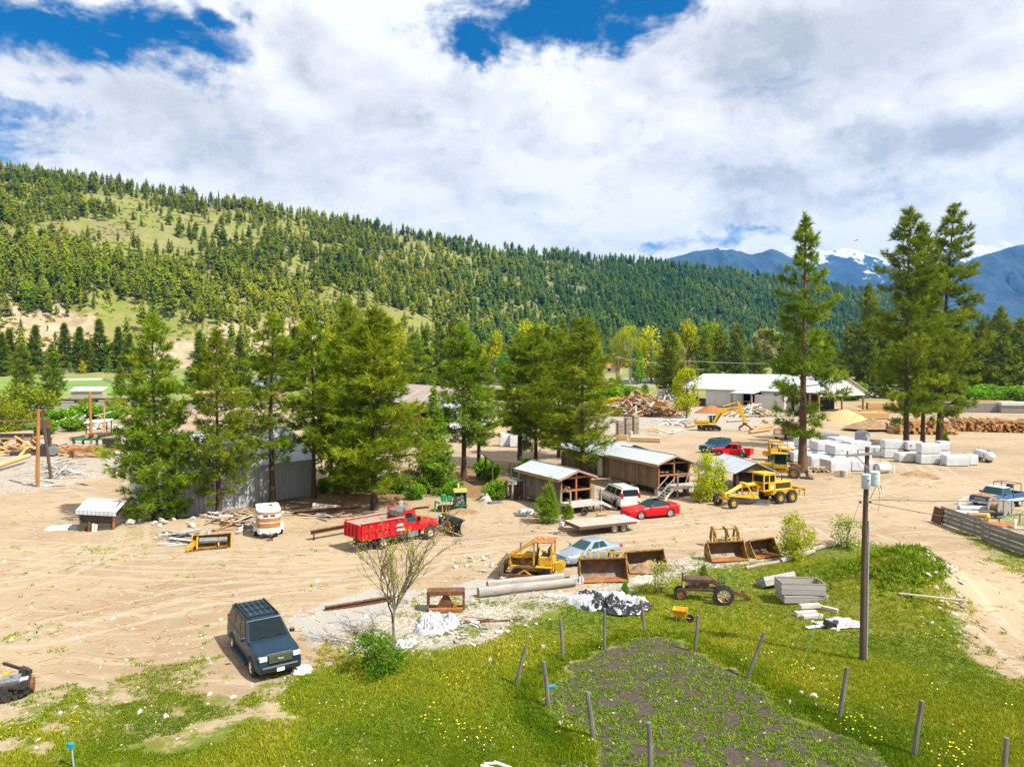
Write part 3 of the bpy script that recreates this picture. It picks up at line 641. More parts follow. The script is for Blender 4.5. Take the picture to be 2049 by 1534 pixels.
for o, args in ((pA, (312, 1040, 632, 18, .3, 1.0, 'bushy pine with foliage to the ground at the left end of the grey metal shed', True)),
    (pB, (437, 1034, 662, 18, 1.1, 1.05, 'yellowish pine in front of the grey metal shed wall, second from its left end', True)),
    (pC, (545, 1014, 632, 18, .2, 1.25, 'thin topped pine with bare lower trunk in front of the grey metal shed wall', True)),
    (pC, (628, 1004, 640, 18, 2.4, .95, 'slender pine at the right corner of the grey metal shed', False)),
    (pA, (694, 998, 612, 18, 2.0, .9, 'tall dense pine just right of the grey metal shed', False)),
    (pD, (749, 1020, 618, 18, .8, 1.22, 'broad dense pine behind the red dump truck', True)),
    (pC, (928, 962, 652, 18, 1.5, 1.35, 'pine with long bare trunk left of the dark lean-to', False)),
    (pC, (958, 958, 690, 18, 3.9, 1.25, 'thin pine standing close behind the bare trunked pine', False)),
    (pC, (1040, 935, 668, 18, .9, 1.5, 'open pine standing behind the small plank shed', False)),
    (pD, (1072, 930, 655, 18, 4.4, 1.1, 'pine rising straight behind the roof of the small plank shed', False)),
    (pB, (1166, 956, 640, 18, 5.0, 1.45, 'wide pine between the two plank sheds with boughs over the long roof', False)),
    (pD, (832, 800, 668, 18, 3.0, 1.2, 'smaller pine standing beyond the brown metal roof', False)),
    (pB, (662, 955, 690, 18, 1.7, 1.05, 'pine half hidden behind the dense pine by the grey shed', False)),
    (pA, (722, 975, 652, 18, 4.4, 1.1, 'pine filling the gap between the two dense pines', False)), (pD, (1118, 915, 662, 18, 2.0, 1.1, 'dense pine between the straight pine and the wide pine', False))):
 put_tree(o, *args[:6], label=args[6], first=args[7])
TP = 'very tall pines by the wrapped lumber'
q1 = pine_thing('pine_tree', '', 'pine tree', *make_pine(11, 31, 5.3, .16, 1.15, open_=.42, bark='bark_red', tl=.72, tw=.1, trunk_r=.50, mat='needles_dark'), 'bark_red', TP)
q2 = pine_thing('pine_tree', '', 'pine tree', *make_pine(12, 37, 7.2, .15, 1.1, open_=.3, tl=.8, tw=.11, trunk_r=.42, mat='needles_dark'), 'bark', TP)
q3 = pine_thing('pine_tree', '', 'pine tree', *make_pine(13, 37, 7.4, .14, 1.1, lean=.06, open_=.3, tl=.8, tw=.11, trunk_r=.50, mat='needles_dark'), 'bark', TP)
put_tree(q1, 1606, 945, 434, 31, .4, 1.0, 'very tall pine with thick red brown trunk beside the yellow loader', True)
put_tree(q2, 1813, 905, 415, 37, 2.2, .98, 'very tall pine with bare lower trunk, left one of the three behind the wrapped lumber', True)
put_tree(q2, 1846, 896, 470, 37, 4.0, .85, 'tall pine between the two tallest behind the wrapped lumber', False)
put_tree(q3, 1880, 892, 410, 37, .15, .98, 'very tall leaning pine, right one of the three behind the wrapped lumber', True)
sp = pine_thing('spruce_tree', 'bright green spruce with drooping boughs behind the green engine unit', 'spruce', *make_pine(21, 13, 3.2, .02, 1.35, shape=1, mat='needles_bright', tl=.38, tw=.10, nt=6), 'bark')
put_tree(sp, 868, 985, 778, 13, .5, 1.0, None, True)
yp = pine_thing('pine_sapling', 'young bright green pine growing against the small plank shed wall', 'young pine', *make_pine(22, 3.0, 1.2, .05, 1.3, open_=.25, mat='needles_bright', tl=.34, tw=.05, nt=5), 'bark', 'young pines')
put_tree(yp, 1097, 1046, 976, 3.0, .5, 1.0, None, True)
for u, v, vt, w, lb in ((1252, 1192, 1166, 1.0, 'tiny pine seedling in the weeds in front of the wide rusty bucket'), (1136, 1044, 1010, 1.0, 'young pine under the deck of the small plank shed'), (1408, 1165, 1132, .9, 'tiny yellowish pine behind the old rusty tractor'), (1893, 905, 868, .6, 'young pine beside the wrapped lumber behind the white tank')):
 put_tree(yp, u, v, vt, 3.0, u, w, lb)

# ---- far conifers on the hillside: 300 nearest are things, the rest one forest
def far_conifer(seed, mat, slim=1.0, lv=11, nb=6, rnd=False):
 rg = np.random.default_rng(seed); P, T = [], []; h = 1.0; Fc = []
 n = 0
 for i in range(lv):
  q = i / (lv - 1); z = (.30 + .66 * q) if rnd else .12 + .84 * q; r = (.15 * math.sin(math.pi * (.2 + .76 * q)) if rnd else .17 * (1 - q) ** .75) * slim * rg.uniform(.65, 1.25) + .012; a0 = rg.random() * 6
  for k in range(nb):
   a = a0 + k * 6.283 / nb + rg.normal(0, .25); rr = r * rg.uniform(.65, 1.25); wd = rg.uniform(.35, .6)
   dz = -.05 + rg.normal(0, .025)
   P += [(0, 0, z + .07), (rr * math.cos(a - wd), rr * math.sin(a - wd), z + dz), (rr * 1.1 * math.cos(a), rr * 1.1 * math.sin(a), z + dz * .3 + rg.normal(0, .012)), (rr * math.cos(a + wd), rr * math.sin(a + wd), z + dz)]
   Fc += [(n, n + 1, n + 2), (n, n + 2, n + 3)]; n += 4
   tt = np.clip(rg.normal(.45, .22) + .12 * (q - .5), 0, 1); T += [tt * .55, tt, tt * 1.1, tt]
 for k in range(3):
  a, b = k * 2.1, (k + 1) * 2.1; P += [(.014 * math.cos(a), .014 * math.sin(a), -.02), (.014 * math.cos(b), .014 * math.sin(b), -.02), (0, 0, .5)]; Fc.append((n, n + 1, n + 2)); n += 3; T += [.0, .0, .0]
 return np.array(P), np.array(Fc), np.array(T)
FCV = [far_conifer(100 + i, None, s, rnd=r_) for i, (s, r_) in enumerate(((1.0, 0), (1.0, 1), (1.2, 0), (.75, 0), (1.25, 1), (.9, 1)))]
def hill_trees():
 rg = np.random.default_rng(5); N = 42000
 u = rg.uniform(-420, 2150, N); s = rg.random(N) ** 1.0 * 1.02
 yr = np.interp(u, *zip(*RY)); yf = np.interp(u, *zip(*FY)); y = yf + s * (yr - yf); x = (u - CU) / F * y
 z, s_, u_ = hill_z(x, y)
 cl = fbm(x * .011, y * .008, 31, 4); cl2 = fbm(x * .03, y * .02, 32, 3)
 dens = np.clip(.37 + (cl - .47) * 3.2 + (cl2 - .5) * 1.5, .05, .85); dens = np.where(u > 850, np.clip(dens + np.clip((u - 850) / 500, 0, 1) * .55, 0, 1), dens)
 dens = np.where((s < .15) & (u < 650), dens * .3, dens); dens = np.where((s > .88) & (u < 900), dens * 1.3 + .06, dens)
 for (cu, cs, ru, rs) in ((280, .80, 110, .10), (130, .62, 80, .07), (920, .78, 70, .06), (40, .5, 60, .05), (480, .64, 90, .05), (1120, .55, 50, .05), (600, .45, 40, .06)):
  dens = np.where(((u - cu) / ru) ** 2 + ((s - cs) / rs) ** 2 < 1, dens * .24, dens)
 keep = rg.random(N) < dens * np.clip(.68 + .25 * (u > 1000) + .2 * (u > 1300), 0, 1)
 x, y, z, u, s = (a[keep] for a in (x, y, z, u, s)); n = len(x)
 h = rg.uniform(9, 22, n) * np.where(rg.random(n) < .35, rg.uniform(.35, .7, n), 1) * np.where(s > .93, 1.1, 1) * np.where(u > 900, 1.12, 1)
 order = np.argsort(-(h / y)); big = order[:300]; rest = order[300:]
 mats = [M['needles_far'], M['needles_far2']]
 protos = []
 for i, (V, Fc, T) in enumerate(FCV): protos.append([np_mesh('conifer_tree', V, Fc, m_, dict(tint=T)) for m_ in mats])
 lab = 'dark green conifer standing among the lower trees of the grassy hillside'
 for i in big:
  o = link(bpy.data.objects.new('conifer_tree', protos[rg.integers(0, 6)][int(u[i] > 950)])); o.location = (x[i], y[i], z[i] - .3); o.rotation_euler = (0, 0, rg.random() * 6); w = h[i] * rg.uniform(.9, 1.25); o.scale = (w, w, h[i])
  tag(o, lab, 'conifer', 'conifers low on the hillside')
 for mi, sel in ((0, rest[u[rest] + rg.normal(0, 110, len(rest)) < 930]), (1, rest[u[rest] + rg.normal(0, 110, len(rest)) >= 930])):
  Vs, Fs, Ts = [], [], []; off = 0
  for k in range(6):
   V, Fc, T = FCV[k]; ix = sel[k::6]; m = len(ix); a = rg.random(m) * 6.28; c, s2 = np.cos(a)[:, None], np.sin(a)[:, None]; w = (h[ix] * rg.uniform(.9, 1.3, m))[:, None]
   X = (V[None, :, 0] * c - V[None, :, 1] * s2) * w + x[ix][:, None]; Y = (V[None, :, 0] * s2 + V[None, :, 1] * c) * w + y[ix][:, None]; Z = V[None, :, 2] * h[ix][:, None] + z[ix][:, None] - .3
   Vs.append(np.stack([X, Y, Z], -1).reshape(-1, 3)); Fs.append((Fc[None] + (np.arange(m) * len(V))[:, None, None]).reshape(-1, 3) + off); off += m * len(V)
   Ts.append((np.clip(T[None] + rg.normal(0, .16, (m, 1)) + 1.1 * (fbm(x[ix] * .009, y[ix] * .006, 88, 4)[:, None] - .5) - .04 + .35 * (rg.random((m, 1)) < .08), 0, 1)).ravel())
  o = link(bpy.data.objects.new(('hillside_forest', 'far_forest')[mi], np_mesh('forest', np.concatenate(Vs), np.concatenate(Fs), mats[mi], dict(tint=np.concatenate(Ts))))); o['kind'] = 'stuff'
  tag(o, ('scattered conifer forest covering the upper grassy hillside', 'dense dark conifer forest on the far right part of the ridge')[mi], 'forest')
hill_trees()
def hill_scrub():
 rg = np.random.default_rng(15); N = 11000; u = rg.uniform(-300, 1250, N); s = rg.random(N); yr = np.interp(u, *zip(*RY)); yf = np.interp(u, *zip(*FY)); y = yf + s * (yr - yf); x = (u - CU) / F * y; z, _, _ = hill_z(x, y)
 ok = fbm(x * .02, y * .02, 77, 3) > .47; x, y, z = x[ok], y[ok], z[ok]; n = len(x); k = 14; sz = np.repeat(rg.uniform(.7, 2.4, n), k)
 P = np.repeat(np.stack([x, y, z], -1), k, 0) + rg.normal(0, .45, (n * k, 3)) * sz[:, None] * [1, 1, .35]
 V, Fc = tris_from(P, np.tile([0, 0, .6], (n * k, 1)), sz * .8, sz * .8, rg, .8)
 o = link(bpy.data.objects.new('hillside_scrub', np_mesh('scrub', V, Fc, M['leaf_olive'], dict(tint=np.repeat(np.repeat(rg.uniform(.15, .9, n), k), 3))))); o['kind'] = 'stuff'; tag(o, 'low green scrub dotted over the open grassy hillside', 'scrub')
hill_scrub()

# ---- broadleaf trees and shrubs
def make_leafy(seed, h, r, mat, zb=.25, blobs=14, per=150, leaf=.45, bark='bark_grey', trunks=1, bare=0.0, tall=1.0, trunk_r=None):
 rg = np.random.default_rng(seed); mb = MB(); P, T = [], []
 for k in range(trunks):
  a = rg.random() * 6; sp_ = 0 if trunks == 1 else r * .35; bx, by = sp_ * .5 * math.cos(a), sp_ * .5 * math.sin(a); tr = trunk_r or h * .02
  top = Vector((bx * 2.4, by * 2.4, h * .78)); mb.path([Vector((bx, by, -.2)), Vector((bx * 1.4, by * 1.4, h * .35)), top], [tr, tr * .7, tr * .15], 6)
  for j in range(int(blobs / trunks) + 1):
   z0 = h * rg.uniform(zb * .7, .6); an = rg.random() * 6.28; q = rg.uniform(zb, .93); rad = r * (math.sin(min(1, max(.08, (q - zb) / (1 - zb) * .9 + .12)) * math.pi) ** .6) * rg.uniform(.3, .85)
   c = Vector((bx * 1.5 + rad * math.cos(an), by * 1.5 + rad * math.sin(an), h * q))
   mb.path([Vector((bx * 1.4, by * 1.4, min(z0, c.z * .75))), Vector((bx, by, 0)).lerp(c, .6) + Vector((0, 0, h * .05)), c + Vector((0, 0, h * .04))], [tr * .35, tr * .2, tr * .06], 4, False)
   if rg.random() < bare: continue
   br = r * rg.uniform(.26, .46); m = int(per * rg.uniform(.6, 1.3)); d = rg.normal(0, 1, (m, 3)); d /= np.linalg.norm(d, axis=1)[:, None]
   P.append(np.array([tuple(c)]) + d * (br * rg.random(m)[:, None] ** .45) * [1, 1, .8 * tall]); T.append(np.clip(rg.normal(.48, .14) + rg.normal(0, .14, m), 0, 1))
 P, T = np.concatenate(P), np.concatenate(T); V, Fc = tris_from(P, np.tile([0, 0, .15], (len(P), 1)), leaf * rg.uniform(.7, 1.3, len(P)), leaf * .75, rg, 1.0)
 return mb, np_mesh('crown', V, Fc, M[mat], dict(tint=np.repeat(T, 3)))
VB = 'broadleaf trees in the valley below the hill'
ly = pine_thing('broadleaf_tree', '', 'tree', *make_leafy(41, 14, 6, 'leaf_yellow', .12, 22, 150, .75), 'bark_grey', VB)
lg = pine_thing('broadleaf_tree', '', 'tree', *make_leafy(42, 14, 6, 'leaf_gold', .12, 22, 110, .7, bare=.15), 'bark_grey', VB)
le = pine_thing('broadleaf_tree', '', 'tree', *make_leafy(43, 14, 6, 'leaf_green', .08, 24, 150, .75), 'bark_grey', VB)
lp = pine_thing('cottonwood_tree', '', 'tree', *make_leafy(44, 26, 7, 'leaf_yellow', .3, 44, 85, .6, trunks=5, trunk_r=.32), 'bark_pale', 'pale trunked cottonwoods by the highway')
lw = pine_thing('poplar_tree', '', 'tree', *make_leafy(45, 20, 3.6, 'leaf_pale', .1, 26, 120, .7, trunks=2, tall=1.6), 'bark_pale', 'pale poplars behind the white mill')
def leafy_list(o, h0, rows):
 for i, (u, v, vt, w, lb) in enumerate(rows): put_tree(o, u, v, vt, h0, u * .37, w, lb, i == 0)
leafy_list(ly, 14, [(1095, 764, 648, .7, 'yellow green tree behind the wide pine, beyond the highway'), (1132, 765, 662, .7, 'small yellow tree left of the cottonwoods, beyond the highway'), (935, 764, 700, .7, 'low yellow tree right of the bare trunked pine'), (1425, 762, 648, .65, 'yellow green tree at the forest edge behind the mill'), (660, 768, 655, .6, 'yellow green tree behind the grey shed pines'), (987, 764, 662, .62, 'tall yellow green tree left of the double pines, beyond the highway'), (965, 760, 690, .8, 'rounded yellow tree low beyond the highway'), (1062, 766, 640, .72, 'broad yellow green tree rising behind the middle pines'), (1345, 766, 672, .6, 'bright yellow tree just right of the dark conifer by the highway'), (1385, 764, 640, .7, 'olive yellow tree at the foot of the dark forest, left of the mill pines'),
 (808, 764, 655, .75, 'yellow tree between the dense pines and the hillside'), (720, 766, 648, .6, 'yellow green tree peeping over the dense pines'), (598, 768, 640, .55, 'yellow green tree at the foot of the pale cliff'), (1500, 762, 690, .6, 'small yellow tree behind the white mill pines'), (1195, 766, 680, .5, 'yellow tree left of the pale trunked cottonwoods'), (1640, 764, 672, .6, 'yellow green tree behind the tall red trunked pine')])
leafy_list(lg, 14, [(1303, 766, 655, .9, 'golden orange tree right of the pale trunked cottonwoods'), (780, 768, 640, .8, 'golden tree on the valley floor above the brown roof'), (842, 766, 672, .7, 'golden green tree right of the small pine beyond the brown roof'), (1345, 768, 668, .7, 'golden tree beside the dark conifer by the highway'), (560, 770, 660, .6, 'faded golden tree at the foot of the cliff'), (166, 747, 722, .8, 'reddish gold bush behind the ball field')])
leafy_list(le, 14, [(1275, 768, 694, .55, 'rounded bright green tree under the cottonwoods'), (1010, 770, 706, .7, 'low bright green tree beyond the highway'), (1420, 762, 650, .7, 'green tree at the edge of the dark forest'), (218, 746, 716, .6, 'bright green bush at the edge of the ball field'), (140, 746, 724, .6, 'green bush behind the ball field fence'), (1730, 780, 700, .7, 'green tree behind the right end of the white mill'), (1480, 770, 728, .8, 'low green tree behind the white mill roof'), (1225, 805, 757, .8, 'round green bush left of the slab heap'), (1290, 798, 768, .7, 'green bush behind the slab heap')])
leafy_list(lp, 26, [(1258, 768, 645, .8, 'tall cottonwood with several pale trunks and thin yellow leaves'), (1236, 766, 662, .6, 'thinner pale trunked cottonwood at the left of its clump')])
leafy_list(lw, 20, [(1524, 764, 648, .9, 'pale yellow poplar, left of the pair behind the mill'), (1548, 764, 650, .9, 'pale yellow poplar, right of the pair behind the mill'), (1362, 768, 684, .9, 'pale cream poplar behind the dark conifer')])
VC = 'conifers in the valley below the hill'
c1 = pine_thing('conifer_tree', '', 'conifer', *make_pine(51, 24, 5.2, .04, .42, mat='needles_dark', tl=1.15, tw=.26, nt=6), 'bark', VC)
c2 = pine_thing('conifer_tree', '', 'conifer', *make_pine(52, 24, 3.6, .06, .42, shape=1, mat='needles_dark', tl=1.0, tw=.26, nt=6), 'bark', VC)
rows1 = [(45, 800, 690, 1.1, 'dark pine left of the ball field, nearer the olive bushes'), (106, 812, 690, 1.0, 'dark pine beside the olive bushes in front of the ball field'), (1340, 805, 660, 1.05, 'dark conifer standing alone by the highway, left of the white mill'), (1440, 775, 655, .95, 'broad conifer behind the left end of the white mill roof'), (1475, 776, 650, .9, 'conifer behind the middle of the white mill roof'), (1410, 778, 662, .9, 'conifer right of the lone dark conifer'), (1515, 775, 690, 1.1, 'low conifer behind the white mill roof'), (1737, 790, 572, .75, 'tall thin conifer between the tall red trunked pine and the pair of tall pines'), (1965, 800, 640, 1.0, 'conifer right of the leaning tall pine'), (2000, 805, 618, .95, 'tall conifer near the right edge beyond the log pile'), (2040, 805, 640, 1.0, 'conifer at the right edge of the picture'), (1930, 800, 660, 1.0, 'conifer behind the leaning tall pine'),
         (1700, 790, 650, .95, 'conifer right of the tall red trunked pine'), (1770, 790, 640, 1.0, 'conifer behind the pair of tall pines'), (1660, 782, 665, .9, 'conifer behind the tall red trunked pine'), (240, 790, 728, 1.0, 'small dark pine at the right edge of the ball field'), (1185, 792, 650, .9, 'conifer behind the wide pine between the plank sheds'), (1565, 775, 680, 1.0, 'conifer above the middle of the mill roof'), (880, 775, 650, .8, 'dark conifer beyond the highway left of the bare trunked pine'), (905, 776, 640, .8, 'taller dark conifer beyond the highway'), (1125, 780, 640, .8, 'dark conifer behind the middle pines')]
rows2 = [(20, 748, 660, 1.75, 'conifer at the left edge of the valley'), (72, 747, 652, 1.75, 'conifer behind the dark pine at the left'), (130, 744, 648, 1.75, 'conifer at the back edge of the ball field, left one'), (160, 743, 655, 1.75, 'conifer under the pale cliff'), (200, 743, 640, 1.75, 'taller conifer behind the ball field'), (175, 745, 680, 1.75, 'short conifer in front of the pale cliff'), (238, 743, 655, 1.75, 'conifer behind the ball field, right one'), (260, 746, 668, 1.75, 'conifer left of the bushy pine'), (400, 785, 665, 1.75, 'conifer behind the yellowish pine'), (480, 782, 672, 1.75, 'conifer seen between the shed pines'), (590, 780, 655, 1.75, 'conifer behind the thin topped pine'), (5, 752, 668, 1.75, 'conifer cut by the left edge'), (1095, 776, 655, 1.5, 'slim conifer behind the middle pines'), (1150, 776, 640, 1.5, 'slim conifer behind the wide pine'), (1600, 778, 655, 1.1, 'slim conifer behind the tall red trunked pine'), (1890, 795, 650, 1.75, 'slim conifer behind the two tallest pines'), (1830, 792, 660, 1.75, 'slim conifer left of the leaning tall pine'), (1980, 788, 690, 1.3, 'slim dark conifer behind the log pile'), (2020, 790, 672, 1.3, 'slim conifer near the right edge'), (850, 772, 660, 1.5, 'slim conifer beyond the brown roof'), (925, 774, 660, 1.5, 'slim conifer behind the bare trunked pine'), (1940, 785, 670, 1.75, 'slim conifer behind the leaning pine')]
for o, rows in ((c1, rows1), (c2, rows2)):
 for i, (u, v, vt, w, lb) in enumerate(rows): put_tree(o, u, v, vt, 24, u * .7, w, lb, i == 0)
us_ = pine_thing('bush', '', 'bush', *make_leafy(46, 4, 3.2, 'leaf_green', .02, 20, 150, .45, 'twig'), 'twig', 'green bushes under the trees')
leafy_list(us_, 4, [(2020, 812, 772, 1.6, 'dark green undergrowth below the conifers at the right edge'), (1975, 808, 770, 1.6, 'green undergrowth left of the right edge conifers'), (1700, 800, 765, 1.4, 'green bush behind the right end of the mill'), (170, 842, 808, 1.6, 'green bush in front of the flat wagons'), (120, 850, 818, 1.6, 'green bush behind the twin orange poles'), (225, 838, 812, 1.3, 'green bush right of the single orange pole'), (150, 862, 836, 1.5, 'low green bush between the sawmill and the rails'), (1245, 812, 772, 1.5, 'rounded green hedge bush behind the slab heap'), (1210, 815, 775, 1.3, 'green bush left of the slab heap'), (90, 868, 842, 1.4, 'low green bush beside the dark tin roof'), (792, 990, 950, .9, 'dark green bush behind the red dump truck bed'), (832, 1000, 968, .8, 'green bush between the red dump truck and the spruce'), (646, 985, 955, .9, 'green bush at the right corner of the grey metal shed'), (1052, 952, 915, 1.1, 'green bush right of the dark lean-to'), (978, 958, 918, 1.0, 'green bush left of the dark lean-to'), (905, 992, 962, .8, 'green bush right of the spruce foot'), (740, 985, 955, .9, 'green bush at the foot of the broad dense pine'), (990, 1001, 963, .85, 'bright green bush beside the firewood lean-to'), (1000, 800, 780, 1.3, 'green bush below the highway beyond the pines')])
yb = pine_thing('shrub', '', 'shrub', *make_leafy(47, 6, 5, 'leaf_olive', .02, 26, 130, .42, 'twig', bare=.1), 'twig', 'olive shrubs at the left')
leafy_list(yb, 6, [(30, 846, 768, 1.2, 'large olive green shrub at the left edge'), (75, 842, 784, 1.1, 'olive green shrub in front of the dark pines'), (5, 862, 800, 1.2, 'olive shrub low at the left edge'), (170, 828, 796, .8, 'small olive shrub by the dugout roof'), (232, 826, 792, .8, 'olive shrub right of the dugout roof')])
yt = pine_thing('broadleaf_tree', 'young yellow green tree in front of the left end of the white mill', 'tree', *make_leafy(48, 9, 2.9, 'leaf_yellow', .12, 34, 90, .36, bare=.1), 'bark_grey')
put_tree(yt, 1374, 836, 735, 9, .4, 1.0, None, True)
s1 = pine_thing('shrub', '', 'shrub', *make_leafy(49, 4.2, 1.5, 'leaf_yellow', .10, 40, 70, .17, 'twig', trunks=4, trunk_r=.035, tall=1.5), 'twig', 'yellow green shrubs along the lane')
leafy_list(s1, 4.2, [(1422, 1002, 906, 1.05, 'tall yellow green shrub between the plank shed deck and the small open shed'), (1588, 1120, 1028, 1.1, 'yellow green shrub beside the pair of rusty buckets'), (1400, 1004, 955, 1.2, 'lower yellow green shrub beside the deck rail')])
s2 = pine_thing('shrub', '', 'shrub', *make_leafy(50, 2.4, 1.1, 'leaf_pale', .15, 34, 26, .15, 'twig', trunks=4, trunk_r=.03), 'twig', 'thin shrubs along the lane')
leafy_list(s2, 2.4, [(1692, 1096, 1030, 1.3, 'thin leaved shrub left of the utility pole at the lane edge'), (1320, 1186, 1122, 1.15, 'twiggy shrub in front of the bucket full of soil')])
s3 = pine_thing('bush', 'dense green bush at the foot of the bare budding tree', 'bush', *make_leafy(53, 2.0, 1.7, 'bush_leaf', .02, 34, 85, .13, 'twig', trunks=6, trunk_r=.025), 'twig')
put_tree(s3, 757, 1346, 1272, 2.0, 1, 1.0, None, True)
def budding_tree():
 rg = random.Random(3); mb = MB(); P = []
 def grow(p, d, L, r, lv):
  q = [p]; dd = d.copy()
  for i in range(4):
   dd = (dd + Vector((rg.gauss(0, .09), rg.gauss(0, .09), .06))).normalized(); q.append(q[-1] + dd * (L / 4))
  mb.path(q, [r, r * .85, r * .7, r * .55, r * .4], 5 if lv < 2 else 3, False)
  if lv >= 2:
   for i in range(1, 5):
    for _ in range(2):
     if rg.random() < .2: P.append((q[i] + Vector((rg.gauss(0, .05), rg.gauss(0, .05), rg.gauss(0, .05))))[:])
  if lv < 4:
   for k in range((8, 5, 4, 3)[lv]):
    i = rg.choice((1, 2, 3, 4) if lv else (3, 4, 4, 4)); a = rg.random() * 6.28; sp_ = rg.uniform(.3, .7) if lv else rg.uniform(.2, 1.05)
    n = dd.orthogonal().normalized(); n.rotate(Matrix.Rotation(a, 3, dd)); nd = (dd * math.cos(sp_) + n * math.sin(sp_) + Vector((0, 0, .12))).normalized()
    grow(q[i], nd, L * (rg.uniform(1.0, 1.65) if lv == 0 else rg.uniform(.42, .66)), max(.006, r * (.46 if lv == 0 else .48)), lv + 1)
 grow(Vector((0, 0, -.1)), Vector((.02, .02, 1)), 1.75, .082, 0)
 P = np.array(P); k = 1; g2 = np.random.default_rng(8); Pk = np.repeat(P, k, 0); V, Fc = tris_from(Pk, np.tile([0, 0, .4], (len(Pk), 1)), g2.uniform(.05, .11, len(Pk)), .05, g2, .8)
 t = thing('budding_tree', 'bare spreading tree with tiny yellow green buds beside the dark parked suv', 'tree', G(787, 1312))
 mb.build('trunk', M['bark_grey'], t, 60); link(bpy.data.objects.new('crown', np_mesh('crown', V, Fc, M['leaf_yellow'], dict(tint=np.repeat(g2.uniform(.2, 1, len(Pk)), 3)))), t)
 zt = max(v[2] for v in mb.v); k = ((1312 - 1042) / F * t.location.y) / zt; t.scale = (k * 1.3, k * 1.3, k * 1.12)
budding_tree()

